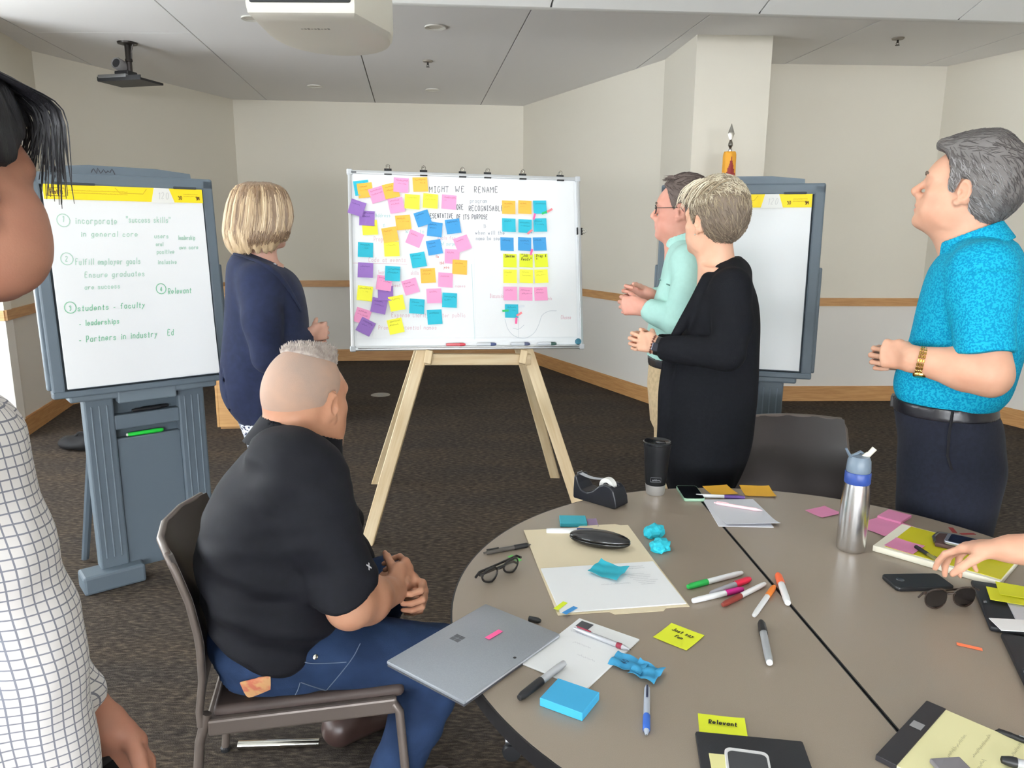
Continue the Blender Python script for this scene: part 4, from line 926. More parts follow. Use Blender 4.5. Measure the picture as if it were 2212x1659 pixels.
# ------------------------------------------------------------------ the round table: two half tables pushed together
TZ = .74; TC = Vector((.6505, 1.562)); TR = .784
lam = mat('table_laminate', (152, 139, 125), .32, var=.035, vscale=900, bump=.02, bscale=600, spec=.45); edge_m = mat('table_edge_black', (22, 21, 24), .5)
sd = Vector((.598 - .654, 2.13 - 1.114)).normalized(); sn = Vector((sd.y, -sd.x)); soff = (Vector((.626, 1.62)) - TC).dot(sn)
def half_table(side, label):
    t = thing('half_round_table', label, 'table', (TC.x, TC.y, 0), group='half tables pushed together into a round')
    o0 = soff + side * .0045; a0 = math.atan2(sn.y, sn.x); R = TR - .004
    def arc(R, o0, n=72):
        h = math.acos(max(-1, min(1, o0 * side / R))); return [(R * math.cos(a0 + (0 if side > 0 else math.pi) - h + 2 * h * k / n), R * math.sin(a0 + (0 if side > 0 else math.pi) - h + 2 * h * k / n)) for k in range(n + 1)]
    mb = MB(); mb.prism(arc(R, o0), TZ - .030, TZ); mb.build('tabletop', lam, t)
    mb = MB(); oi, oo = arc(R - .002, o0), arc(TR, o0 - side * .0028)
    n = len(oi); rings = [[mb.bm.verts.new((x, y, z)) for x, y in r] for r, z in ((oi, TZ - .0315), (oo, TZ - .0315), (oo, TZ - .0005), (oi, TZ - .0005))]
    for k in range(4):
        a, b = rings[k], rings[(k + 1) % 4]
        for i in range(n): mb.bm.faces.new((a[i], a[(i + 1) % n], b[(i + 1) % n], b[i]))
    mb.build('edge_band', edge_m, t)
    for g in (-1, 1):
        px_ = sn * side * .44 + sd * g * .46; 
        mb = MB(); mb.lathe([(.025, .06), (.025, TZ - .036)], 14, Matrix.Translation((px_.x, px_.y, 0))); mb.lathe([(.06, TZ - .036), (.06, TZ - .030)], 14, Matrix.Translation((px_.x, px_.y, 0))); lg = mb.build('leg', mat('leg_black', (34, 34, 38), .4), t, smooth=40)
        mb = MB(); q = sn * side * .05; mb.tube([(px_.x - q.x * 5, px_.y - q.y * 5, .075), (px_.x + q.x * 4, px_.y + q.y * 4, .075)], .022, 10, flat=.8); mb.build('foot_bar', grey_metal, t, smooth=50)
        for kk in (-4.6, 3.6): mb = MB(); mb.lathe([(0, -.015), (.026, -.013), (.030, 0), (.026, .013), (0, .015)], 16, Matrix.Translation((px_.x + q.x * kk, px_.y + q.y * kk, .030)) @ Matrix.Rotation(math.pi / 2, 4, 'X')); mb.build('caster', black_pl, t, smooth=40)
    mb = MB(); c = sn * side * .44; mb.box((c.x, c.y, TZ - .06), (.92, .04, .04), math.atan2(sd.y, sd.x)); mb.build('under_rail', mat('leg_black', (0, 0, 0)), t)
half_table(-1, 'half round table with taupe top at left, under the laptop and folder')
half_table(1, 'half round table with taupe top at right, under the steel bottle')

# ------------------------------------------------------------------ things on the table
def tp(x, y, z=TZ): return Vector(atz(x, y, z))
def dirn(p, q): d = q - p; return math.atan2(d.y, d.x)
def quad(c4, z=TZ):
    """centre, heading of first edge and mean sizes of a rectangle seen as four corner pixels"""
    P = [tp(x, y, z) for x, y in c4]; c = sum(P, Vector()) / 4; u = (P[1] - P[0] + P[2] - P[3]) / 2; v = (P[3] - P[0] + P[2] - P[1]) / 2; return c, math.atan2(u.y, u.x), u.length, v.length
def lay(o, c, a, z): o.location = (c[0], c[1], z); o.rotation_euler = (0, 0, a); return o
E_ = .0006
# tablet computer, closed, overhanging the edge
c, a, w, h = quad([(838, 1432), (1055, 1306), (1203, 1368), (998, 1512)], TZ + .012)
w, h = .292, .201; v_in = Vector((0, 0, 0))
t = thing('laptop', 'closed silver tablet laptop overhanging the left table edge', 'laptop', (c[0], c[1], TZ + .0006), (0, 0, a))
mag = mat('laptop_silver', (150, 155, 162), .35, metal=.25, var=.02, vscale=500)
mb = MB(); mb.box((0, 0, .0085), (w, h, .0085), bev=.003); mb.build('display_half', mag, t, smooth=40)
mb = MB(); mb.box((0, .0, .002), (w - .002, h - .002, .004), bev=.0015); mb.build('keyboard_cover', mat('keyboard_grey', (66, 66, 72), .7), t)
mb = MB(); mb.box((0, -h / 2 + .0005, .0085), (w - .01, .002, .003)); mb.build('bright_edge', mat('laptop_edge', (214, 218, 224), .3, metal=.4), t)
mb = MB()
for sx in (-1, 1):
    for sy in (-1, 1): mb.box((sx * .0062 , sy * .0062, .0129), (.0108, .0108, .0006))
lg = mb.build('emblem', mat('emblem_grey', (110, 113, 118), .3, metal=.6), t); lx = tp(988, 1379, TZ + .013) - Vector((c[0], c[1], 0)); lg.location = (lx.x * math.cos(-a) - lx.y * math.sin(-a), lx.x * math.sin(-a) + lx.y * math.cos(-a), 0)
mb = MB(); mb.lathe([(0, .0131), (.003, .0131), (.0035, .0127)], 12); o = mb.build('camera_lens', black_pl, t); lx = tp(1112, 1421, TZ + .013) - Vector((c[0], c[1], 0)); o.location = (lx.x * math.cos(-a) - lx.y * math.sin(-a), lx.x * math.sin(-a) + lx.y * math.cos(-a), 0)
o = flag('page_flag', 'hot pink page flag stuck on the silver laptop', fl_pink, .012, .043); lay(o, tp(1067, 1372, TZ + .013), dirn(tp(1050, 1383), tp(1084, 1362)) - math.pi / 2, TZ + .0139)
def text_mark(parent, rows, m, z, w=.0022, rot=0.0, at=(0, 0)):
    mb = MB()
    for tx, x, y, h, wd in rows: write(mb, tx, x, y, h, w, width=wd)
    o = mb.build('handwriting', m, parent); o.location = (at[0], at[1], z); o.rotation_euler = (0, 0, rot); return o
# notepad with pens
def pad_stack(name, label, c, a, w, h, th, m, z=TZ, group=None, cat='notepad', edge=None):
    o = thing(name, label, cat, (c[0], c[1], z + E_), (0, 0, a), group)
    mb = MB(); mb.box((0, 0, th / 2), (w, h, th), bev=min(.0012, th * .3), seg=1); mb.build('sheets', m, o)
    return o
c, a, w, h = quad([(1250, 1339), (1385, 1385), (1262, 1494), (1128, 1436)])
pad = pad_stack('notepad', 'white notepad with a small dark logo lying beside the laptop', c, a, w, h, .004, paper)
mb = MB(); mb.box((-w * .32, h * .40, .0045), (w * .20, h * .12, .0006)); mb.build('printed_logo', mat('logo_dark', (72, 74, 80), .6), pad)
mb = MB(); rnd = random.Random(8)
for k in range(3): scribble(mb, -.06 + .03 * k, -.02 + .03 * k, .05 - .035 * k, .006, .0008, 0, rnd)
o = mb.build('handwriting', mat('ink_faint', (206, 206, 212), .8), pad); o.location = (0, 0, .0046)
p, q = tp(1243, 1358, TZ + .010), tp(1362, 1404, TZ + .010)
def ballpen(name, label, p, q, r, body, grip, tip, clipm, gl=(.70, .86), group=None, cat='pen'):
    """p click end, q writing end"""
    d = q - p; L = d.length; o = thing(name, label, cat, tuple(p), group=group); o.rotation_euler = d.to_track_quat('Z', 'Y').to_euler()
    mb = MB(); mb.lathe([(0, -.004), (r * .5, -.004), (r * .5, .003), (r * .9, .004), (r, L * .2), (r, L * .88), (r * .3, L * .985)], 12); mb.build('barrel', body, o, smooth=40)
    mb = MB(); mb.lathe([(r * 1.0, L * gl[0]), (r * 1.12, L * (gl[0] + .02)), (r * 1.12, L * gl[1]), (r * .95, L * (gl[1] + .02))], 12); mb.build('grip', grip, o, smooth=40)
    mb = MB(); mb.lathe([(r * .34, L * .965), (r * .12, L), (0, L)], 8); mb.build('tip', tip, o)
    mb = MB(); mb.box((0, r * 1.25, L * .16), (r * .7, r * .35, L * .26), bev=.0006); mb.build('clip', clipm, o); return o
ballpen('ballpoint_pen', 'silver ballpoint pen with a dark red grip lying across the white notepad', p, q, .0052, mat('pen_silver', (196, 198, 204), .3, metal=.6), mat('pen_maroon', (140, 40, 62), .5), black_pl, mat('pen_maroon', (0, 0, 0)), (.76, .84))
marker('permanent_marker', 'grey permanent marker with black cap, leaning on the near edge of the white notepad', tp(1219, 1432, TZ + .013), tp(1120, 1509, TZ + .0085), .0075, mat('sharpie_grey', (178, 180, 184), .4), black_pl, capfrac=.45)
# sticky pads and notes
def table_note(col, c4, label, th=None, curl=.0, text=None, z=TZ, size=None, fold=0.0, ink=None, group=None, m=None):
    c, a, w, h = quad(c4, z)
    if size: w, h = size
    if th:
        o = thing('sticky_pad', label, 'sticky pad', (c[0], c[1], z + E_), (0, 0, a), group); mb = MB(); mb.box((0, 0, th / 2), (w, h, th), bev=.001, seg=1); mb.build('sheets', m or NOTE[col], o); topz = th + .0004
    else:
        mb = MB(); rnd = random.Random(len(label))
        def fn(u, v):
            x, y = (u - .5) * w, (v - .5) * h; zz = curl * ((2 * v - 1) ** 2 * .5 + max(0, u - .6) ** 2 * 2.5) + fold * (abs(math.sin(u * 5.3 + v * 2.1 + len(label))) * .5 + abs(math.sin(u * 2.2 - v * 6.1)) * .4); return (x, y, zz)
        mb.sheet(fn, 10, 10, .0005); o = mb.build('sticky_note', m or NOTE[col], None, (c[0], c[1], z + E_), (0, 0, a), smooth=35); tag(o, label, 'sticky note', group); topz = .0012 + fold * .9 + curl * .4
    if text: text_mark(o, text, ink or mat('ink_black', (40, 40, 44), .7), topz, .0020)
    return o
table_note('blue', [(1168, 1525), (1205, 1480), (1295, 1515), (1255, 1560)], 'thick bright blue sticky pad near the rounded table edge', th=.016, m=mat('pad_blue', (60, 166, 214), .7))
nb = mat('note_sky', (58, 150, 196), .75)
table_note('blue', [(1310, 1440), (1335, 1418), (1405, 1440), (1385, 1464)], 'creased blue sticky note beside the white notepad, under another', fold=.010, curl=.004, m=nb, text=[('40%', -.015, .0, .012, None)], ink=mat('ink_navy', (34, 84, 120), .7))
table_note('blue', [(1360, 1462), (1385, 1430), (1436, 1462), (1408, 1484)], 'creased blue sticky note lapping over the one by the notepad', fold=.012, curl=.006, m=nb)
ballpen('ballpoint_pen', 'frosted ballpoint pen with blue grip below the creased blue notes', tp(1398, 1484, TZ + .0056), tp(1396, 1590, TZ + .0056), .0056, mat('pen_frost', (176, 184, 198), .35), mat('pen_blue', (52, 104, 200), .5), chrome, mat('pen_blue_dark', (36, 44, 74), .5), (.60, .88))
# manila folder
man = mat('manila', (226, 212, 182), .7); c, a, w, h = quad([(1150, 1152), (1368, 1141), (1420, 1215), (1176, 1229)]); c2, a2, w2, h2 = quad([(1170, 1231), (1420, 1216), (1484, 1308), (1196, 1328)])
t = thing('manila_folder', 'open manila folder on the table holding white papers', 'folder', (c2[0], c2[1], TZ + E_), (0, 0, a2))
fw, fh = .300, .235
mb = MB(); mb.prism([(-fw / 2, -fh / 2), (-.035, -fh / 2), (-.025, -fh / 2 - .012), (.085, -fh / 2 - .012), (.095, -fh / 2), (fw / 2, -fh / 2), (fw / 2, fh / 2), (-fw / 2, fh / 2)], 0, .001); mb.build('front_flap', man, t)
mb = MB(); mb.prism([(-fw / 2, 0), (fw / 2, 0), (fw / 2, fh), (.128, fh + .001), (.115, fh + .011), (.012, fh + .010), (.003, fh), (-fw / 2, fh)], 0, .001); o = mb.build('back_flap', man, t); o.location = (0.0, fh / 2 + .0005, .0); o.rotation_euler = (math.radians(.8), 0, a - a2)
o = pad_stack('paper_stack', 'white printed papers lying in the open manila folder', (c2[0], c2[1]), a2 + .01, .290, .222, .003, paper, TZ + .0016, cat='paper')
mb = MB(); rnd = random.Random(5)
for k in range(7): scribble(mb, .05 + .004 * k, .05 + .004 * k + rnd.uniform(.03, .06), .045 - .009 * k, .003, .0007, 0, rnd)
for k in range(2): scribble(mb, .07, .11, .085 - .01 * k, .004, .0009, 0, rnd)
scribble(mb, -.02, .05, .0, .006, .0008, 0, rnd); w_ = mb.build('printed_text', mat('print_light', (186, 188, 194), .8), o); w_.location = (0, 0, .0037)
table_note('teal', [(1268, 1240), (1300, 1219), (1358, 1236), (1333, 1260)], 'crinkled teal sticky note lying on the papers in the manila folder', fold=.007, curl=.012, m=mat('note_teal_deep', (40, 166, 186), .75), z=TZ + .005)
o = flag('page_flag', 'lime page flag on the near left corner of the papers', fl_lime, .012, .042); lay(o, tp(1211, 1314), dirn(tp(1196, 1326), tp(1226, 1302)) - math.pi / 2, TZ + .0056)
o = flag('page_flag', 'blue page flag hanging over the near edge of the manila folder', fl_blue, .012, .042); lay(o, tp(1231, 1324), dirn(tp(1214, 1334), tp(1247, 1314)) - math.pi / 2, TZ + .0058)
# spectacle case
p, q = tp(1232, 1165), tp(1356, 1184); b = Blob(); L = (q - p).length
t = thing('glasses_case', 'black hard glasses case lying on the manila folder', 'glasses case', tuple((p + q) / 2 + Vector((0, -.020, .0035))), (0, 0, dirn(p, q)))
lower = Blob(); lower.ell((0, 0, .018), (L / 2 + .004, .034, .022), k=.01); lower.half((0, 0, .019), (0, 0, 1), .002); lower.half((0, 0, .0), (0, 0, -1), .004)
glossy = mat('case_black', (20, 21, 24), .22, coat=.3); link('bottom_shell', lower.mesh('case', .0022), glossy, t)
up_ = Blob(); up_.ell((0, 0, .020), (L / 2 + .004, .034, .021), k=.01); up_.half((0, 0, .0198), (0, 0, -1), .002); link('top_shell', up_.mesh('case', .0022), glossy, t)
marker('dry_erase_marker', 'white dry erase marker with blue cap behind the manila folder', tp(1180, 1147, TZ + .008), tp(1288, 1148, TZ + .008), .0085, wbody, mat('cap_navy', (52, 68, 140), .4), capfrac=.36)
c, a, w, h = quad([(1207, 1119), (1268, 1120), (1270, 1142), (1206, 1142)])
table_note('teal', [(1207, 1119), (1268, 1120), (1270, 1142), (1206, 1142)], 'teal sticky pad standing closest to the tape dispenser', th=.012, size=(.076, .060), m=mat('pad_teal', (58, 168, 186), .75))
table_note('violet', [(1270, 1119), (1288, 1119), (1291, 1145), (1272, 1145)], 'small lilac sticky note right of the teal pad', size=(.028, .060), curl=.006, m=mat('note_lilac', (150, 128, 160), .8))
# black gel pen, reading glasses, green flag
ballpen('gel_pen', 'black capped gel pen near the left rim of the table', tp(1048, 1194, TZ + .0062), tp(1147, 1176, TZ + .0062), .0060, mat('pen_smoke', (88, 84, 80), .3), black_pl, grey_metal, black_pl, (.62, .90))
o = flag('page_flag', 'green page flag beside the reading glasses', fl_leaf, .016, .038); lay(o, tp(1112, 1207), dirn(tp(1099, 1201), tp(1126, 1214)) - math.pi / 2, TZ + E_)
def glasses(name, label, p, q, lensm, framem, lw=.052, lh=.040, folded=True, z=TZ, flip=1, wire=.0016, parent=None, rnd=1.0):
    """p and q: the two outer ends of the front; lies lenses up on the table"""
    c = (p + q) / 2; t = thing(name, label, 'glasses', (c.x, c.y, z + .002), (0, 0, dirn(p, q))); W = (q - p).length; off = W * .26
    for sg in (-1, 1):
        pts = []
        for k in range(20):
            a = 2 * math.pi * k / 20; cx, cy = abs(math.cos(a)) ** rnd * math.copysign(1, math.cos(a)), abs(math.sin(a)) ** rnd * math.copysign(1, math.sin(a)); pts.append((sg * off + lw / 2 * cx, 0.006 * abs(cx), lh / 2 + lh / 2 * cy))
        f = MB(); f.tube(pts, wire * 1.2, 6, closed=True); rim = f.build('rim', framem, t, smooth=60)
        g = MB(); g.prism([(x, zz) for x, y, zz in pts], -.0007, .0007, Matrix.Translation((0, .004, 0)) @ Matrix.Rotation(math.pi / 2, 4, 'X')); g.build('lens', lensm, rim)
    f = MB(); f.tube([(-off + lw / 2, .003, lh * .68), (0, -.004, lh * .80), (off - lw / 2, .003, lh * .68)], wire * 1.3, 6); f.build('bridge', framem, t, smooth=60)
    for sg in (-1, 1):
        f = MB()
        if folded: f.tube([(sg * W / 2, .003, lh * .78), (sg * W / 2, .012 + .006 * sg, lh * .76), (sg * W * .1, .016 + .007 * sg, lh * .66), (-sg * W * .36, .020 + .007 * sg, lh * .58), (-sg * W * .46, .020 + .007 * sg, lh * .30)], [wire * 1.5, wire * 1.6, wire * 1.3, wire * 1.5, wire * 1.3], 6)
        f.build('temple', framem, t, smooth=60)
    return t
clear = mat('clear_lens', (235, 240, 242), .02, trans=1.0, alpha=.55); blk_fr = mat('spectacle_frame', (22, 20, 20), .35)
g = glasses('reading_glasses', 'folded reading glasses with thick black frame near the left table rim', tp(1040, 1268), tp(1127, 1228), clear, blk_fr, .050, .034, wire=.0022)
# tape dispenser
p, q = tp(1249, 1072), tp(1345, 1100); L = (q - p).length
t = thing('tape_dispenser', 'black desktop tape dispenser at the far left of the table', 'tape dispenser', tuple((p + q) / 2 + Vector((.005, .012, 0))), (0, 0, dirn(p, q)))
pf = np.array([(-.084, .004), (-.080, .0), (.070, .0), (.078, .006), (.074, .030), (.064, .056), (.050, .066), (.026, .068), (.010, .060), (-.010, .040), (-.032, .030), (-.054, .034), (-.068, .052), (-.076, .072), (-.084, .074), (-.085, .066)])
def poly_sdf(X, Y, Z):
    px, pz = np.broadcast_arrays(X + 0 * Z, Z + 0 * X); d = np.full(px.shape, 1e9); ins = np.zeros(px.shape, bool)
    for i in range(len(pf)):
        a, b_ = pf[i], pf[(i + 1) % len(pf)]; e = b_ - a; tt = np.clip(((px - a[0]) * e[0] + (pz - a[1]) * e[1]) / (e @ e), 0, 1); d = np.minimum(d, np.hypot(px - a[0] - tt * e[0], pz - a[1] - tt * e[1])); c_ = ((a[1] > pz) != (b_[1] > pz)) & (px < (b_[0] - a[0]) * (pz - a[1]) / (b_[1] - a[1] + 1e-12) + a[0]); ins ^= c_
    d = np.where(ins, -d, d) + .004; w = np.abs(Y) - (.034 - .10 * np.clip(Z - .03, 0, 1) - .004); return np.minimum(np.maximum(d, w), 0) + np.sqrt(np.maximum(d, 0) ** 2 + np.maximum(w, 0) ** 2) - .004
b = Blob(); b.shape(poly_sdf, (-.09, -.036, 0), (.08, .036, .076)); b.box((.024, 0, .072), (.030, .0135, .030), op='s', rnd=.003)
link('body', b.mesh('dispenser', .0022), mat('dispenser_black', (30, 32, 38), .35), t)
mb = MB(); mb.lathe([(.013, -.010), (.026, -.010), (.026, .010), (.013, .010), (.013, -.010)], 24, Matrix.Translation((.024, 0, .056)) @ Matrix.Rotation(math.pi / 2, 4, 'X')); mb.build('tape_roll', mat('tape_white', (226, 226, 222), .4), t, smooth=40)
mb = MB(); mb.sheet(lambda u, v: (.004 - u * .084, (v - .5) * .019, .074 + .001 * u - .006 * math.sin(u * 3)), 6, 1, .0006); mb.build('tape_strip', mat('tape_clear', (196, 200, 208), .2, alpha=.8), t)
mb = MB(); mb.lathe([(0, -.016), (.008, -.016), (.008, .016), (0, .016)], 12, Matrix.Translation((.024, 0, .056)) @ Matrix.Rotation(math.pi / 2, 4, 'X')); mb.build('hub', black_pl, t, smooth=40)
mb = MB(); mb.box((-.084, 0, .075), (.004, .024, .006)); mb.build('cutter', grey_metal, t)
# tumbler and steel bottle
c = tp(1415, 1066); t = thing('travel_tumbler', 'tall black travel tumbler with a bare steel base on the table', 'tumbler', tuple(c)); ht = aty(1420, 952, c.y)[2] - TZ; r0, r1 = .029, .0445
tb = mat('tumbler_black', (12, 13, 16), .6, spec=.25); mb = MB(); mb.lathe([(r0 + .003, .034), (r0 + .0055, .05), (r1 - .004, ht * .80), (r1 - .001, ht * .93), (r1 - .002, ht * .95), (0, ht * .95)], 32); mb.build('body', tb, t, smooth=40)
mb = MB(); mb.lathe([(0, .0005), (r0 - .002, .0005), (r0, .004), (r0 + .0032, .034)], 32); mb.build('steel_base', mat('brushed_steel', (214, 214, 214), .35, metal=.75), t, smooth=40)
mb = MB(); mb.lathe([(r1 - .004, ht * .93), (r1, ht * .955), (r1, ht * .985), (r1 - .003, ht), (r1 - .006, ht * .985), (0, ht * .975)], 32); mb.box((.008, -.012, ht * .985), (.03, .016, .006), bev=.002); mb.build('lid', mat('lid_dark', (26, 28, 32), .25), t, smooth=40)
mb = MB(); scribble(mb, -.012, .012, -.003, .006, .0018); mb.ribbon([(-.017, -.007), (.015, -.007), (.015, .007), (-.017, .007), (-.017, -.007)], .001); o = mb.build('engraved_badge', mat('badge_steel', (88, 90, 96), .4), t); o.location = (-.006, -r0 - .0085, .058); o.rotation_euler = (math.pi / 2 - .09, 0, -.15)
c = tp(1837, 1186); t = thing('steel_water_bottle', 'brushed steel water bottle with a blue collar and white flip spout', 'bottle', tuple(c)); ht = aty(1846, 1042, c.y)[2] - TZ
steel = mat('bottle_steel', (222, 222, 224), .24, metal=1.0, bump=.03, bscale=400, bstretch=(1, 1, .02))
mb = MB(); R = .0365; mb.lathe([(0, .0005), (R - .004, .0005), (R - .0015, .003), (R, .012), (R, ht * .50), (R - .0015, ht * .7), (R - .004, ht * .9), (R - .006, ht), (0, ht)], 40); mb.build('body', steel, t, smooth=40)
zc_ = aty(1846, 1018, c.y)[2] - TZ; mb = MB(); mb.lathe([(R - .006, ht - .001), (R - .0045, ht + .002), (R - .0045, zc_ - .002), (R - .006, zc_)], 36); mb.build('collar', mat('collar_blue', (44, 72, 146), .4), t, smooth=40)
zl = aty(1846, 985, c.y)[2] - TZ; lidm = mat('lid_smoke', (120, 136, 152), .35, alpha=.92); mb = MB(); mb.lathe([(R - .007, zc_), (R - .006, zc_ + .004), (R - .008, zl - .012), (R - .013, zl), (0, zl + .002)], 32); mb.build('lid', lidm, t, smooth=40)
mb = MB(); mb.tube([(-.020, 0, zl - .006), (-.030, -.004, zl + .006), (-.040, -.006, zl + .022)], [.006, .005, .004], 8, flat=.6); mb.tube([(-.022, .004, zl - .004), (.006, .012, zl + .008), (.020, .008, zl - .002)], .004, 8); mb.build('carry_loop', lidm, t, smooth=50)
mb = MB(); mb.tube([(.010, 0, zl - .004), (.022, -.002, zl + .006)], .0075, 10); mb.tube([(.021, -.002, zl + .004), (.034, -.004, zl + .022)], [.0085, .0095], 10, flat=.7); mb.build('spout', mat('spout_white', (226, 222, 208), .4), t, smooth=50)
# ------------------------------------------------------------------ more things on the table (right half)
def phone(name, label, c, a, L, W, th, body, screen, z=TZ, bez=.004, up=True, edge=None, camera_=False):
    t = thing(name, label, 'phone', (c[0], c[1], z + E_), (0, 0, a)); r = min(.010, W * .16)
    pts = []
    for cx, cy, a0 in ((L / 2 - r, W / 2 - r, 0), (-L / 2 + r, W / 2 - r, 90), (-L / 2 + r, -W / 2 + r, 180), (L / 2 - r, -W / 2 + r, 270)):
        for k in range(6): q = math.radians(a0 + 18 * k); pts.append((cx + r * math.cos(q), cy + r * math.sin(q)))
    mb = MB(); n = len(pts); rings = []
    for zz, s_ in ((0, .985), (.0015, 1), (th - .0015, 1), (th, .985)): rings.append([mb.bm.verts.new((x * s_, y * s_, zz)) for x, y in pts])
    mb.bm.faces.new(rings[0][::-1]); mb.bm.faces.new(rings[-1])
    for k in range(3):
        for i in range(n): mb.bm.faces.new((rings[k][i], rings[k][(i + 1) % n], rings[k + 1][(i + 1) % n], rings[k + 1][i]))
    mb.build('case', edge or body, t, smooth=40)
    if up: mb = MB(); mb.prism([(x * (1 - 2 * bez / L * 2.2), y * (1 - 2 * bez / W)) for x, y in pts], th - .0002, th + .0005); mb.build('screen', screen, t)
    else: mb = MB(); mb.prism([(x * .97, y * .95) for x, y in pts], th - .0002, th + .0006); mb.build('back_cover', body, t)
    if camera_:
        mb = MB(); mb.lathe([(0, th + .0016), (.0085, th + .0016), (.0095, th)], 18, Matrix.Translation((-L / 2 + .030, .004, 0))); mb.build('camera_ring', mat('camera_ring', (70, 72, 76), .25), t, smooth=40)
    return t
scr = mat('phone_screen', (12, 14, 18), .12); scr2 = mat('phone_screen_blue', (26, 34, 52), .12)
c, a, w, h = quad([(1468, 1052), (1512, 1052), (1510, 1088), (1462, 1086)])
phone('smartphone', 'dark smartphone in a pale green case beside the black tumbler', (c.x + .004, c.y), math.pi / 2 + a + .04, .125, .066, .009, mat('case_green', (150, 186, 160), .5), scr, edge=mat('case_green', (150, 186, 160), .5), bez=.0015)
og = mat('note_amber', (222, 166, 46), .75)
table_note('orange', [(1520, 1052), (1572, 1049), (1592, 1069), (1537, 1071)], 'amber sticky note at the far rim, left one of two', curl=.004, m=og)
table_note('orange', [(1607, 1051), (1668, 1053), (1670, 1075), (1600, 1072)], 'amber sticky note at the far rim, right one of two', curl=.006, m=og)
o = pad_stack('paper_stack', 'few white paper sheets near the far rim with a pink pen on them', tuple(quad([(1524, 1080), (1638, 1083), (1660, 1141), (1545, 1139)])[0].xy), -.04, .155, .215, .0025, mat('paper_grey', (214, 215, 222), .8), cat='paper')
mb = MB(); mb.sheet(lambda u, v: ((u - .5) * .155, (v - .5) * .215, .010 * max(0, .3 - v) ** 2 * 8), 4, 8, .0006); s_ = mb.build('loose_sheet', mat('paper_grey', (0, 0, 0)), o, smooth=60); s_.location = (.012, .004, .0028); s_.rotation_euler = (0, 0, .09)
marker('felt_pen', 'white felt pen with violet cap behind the white papers', tp(1503, 1070, TZ + .0065), tp(1610, 1075, TZ + .0065), .006, wbody, mat('cap_violet', (88, 60, 130), .4), capfrac=.40)
pk = mat('pen_pink', (242, 206, 212), .4); ballpen('ballpoint_pen', 'pale pink ballpoint pen lying on the white papers at the far rim', tp(1545, 1086, TZ + .009), tp(1647, 1103, TZ + .009), .0048, pk, pk, pk, pk, (.72, .86))
lp = mat('note_rose', (218, 136, 176), .75)
table_note('pink', [(1743, 1102), (1788, 1095), (1812, 1110), (1772, 1121)], 'single pink sticky note lying left of the steel bottle', curl=.003, m=lp)
table_note('pink', [(1872, 1130), (1925, 1118), (1965, 1142), (1880, 1164)], 'loose pink sticky note right of the steel bottle, under a pad', fold=.003, curl=.002, m=lp)
table_note('pink', [(1890, 1118), (1918, 1104), (1972, 1120), (1947, 1138)], 'pink sticky pad right of the steel bottle, at the far rim', th=.009, size=(.080, .066), m=lp)
# white binder of paper with a yellow cover sheet
c, a, w, h = quad([(1885, 1186), (1985, 1118), (2215, 1190), (2100, 1250)], TZ + .008); w, h = .212, .285
ang = dirn(tp(1885, 1190, TZ + .01), tp(2098, 1252, TZ + .01)); c = tp(1885, 1190, TZ) + Vector((math.cos(ang) * .145 - math.sin(ang) * .105, math.sin(ang) * .145 + math.cos(ang) * .105, 0))
t = thing('document_stack', 'thick stack of white pages under a yellow cover sheet at the right of the table', 'document', (c.x, c.y, TZ + E_), (0, 0, ang))
mb = MB(); mb.box((0, 0, .008), (.290, .215, .016), bev=.001, seg=1); mb.build('pages', mat('page_ivory', (244, 240, 222), .8), t)
mb = MB(); mb.box((.012, .004, .0166), (.262, .196, .001)); mb.build('cover_sheet', mat('cover_yellow', (206, 196, 30), .55), t)
def onstack(x, y): return tp(x, y, TZ + .018)
table_note('pink', [(1912, 1176), (1943, 1163), (1990, 1182), (1970, 1202)], 'pink sticky note on the corner of the yellow cover sheet', curl=.003, m=lp, z=TZ + .0178)
ballpen('ballpoint_pen', 'thin black pen with a clear end lying on the yellow cover sheet', tp(2034, 1216, TZ + .0235), tp(1977, 1180, TZ + .0235), .0045, mat('pen_smoke_clear', (120, 116, 60), .3), black_pl, black_pl, chrome, (.50, .96))
q = onstack(2055, 1178); t = thing('wallet', 'worn brown leather wallet lying on the yellow cover sheet', 'wallet', (q.x + .02, q.y, TZ + .0182), (0, 0, ang + .25))
mb = MB(); mb.box((0, 0, .006), (.11, .09, .012), bev=.004); mb.build('leather_body', mat('leather_brown', (72, 48, 44), .6, bump=.2, bscale=300), t, smooth=40)
mb = MB(); mb.tube([(-.055, -.03, .008), (-.060, 0, .011), (-.05, .035, .011), (-.02, .046, .009)], .004, 6); mb.build('chrome_fold', grey_metal, t, smooth=50)
q = onstack(2092, 1188); phone('smartphone', 'silver edged smartphone lying on the brown wallet', (q.x + .012, q.y - .006), ang + .12, .135, .068, .008, mat('phone_silver', (176, 180, 192), .3, metal=.7), scr2, z=TZ + .031)
for (x, y), dg, lb in (((2058, 1146), 30, 'coral red page flag at the far edge of the yellow cover, left one'), ((2090, 1154), -40, 'coral red page flag at the far edge of the yellow cover, right one')): o = flag('page_flag', lb, mat('flag_red', (240, 92, 96), .5), .012, .042); lay(o, onstack(x, y), ang + math.radians(dg), TZ + .0185)
# black phone face down and sunglasses
c, a, w, h = quad([(1900, 1244), (2030, 1243), (2060, 1280), (1935, 1283)])
phone('smartphone', 'black smartphone lying face down below the yellow covered stack', (c.x, c.y), a, .140, .072, .0095, mat('phone_black', (30, 31, 34), .45), scr, up=False, camera_=True)
glasses('sunglasses', 'dark round sunglasses standing beside the black leather folio', tp(1994, 1318), tp(2112, 1310), mat('dark_lens', (34, 30, 28), .08), mat('frame_tortoise', (50, 38, 32), .3), .052, .046, flip=1, rnd=.9)
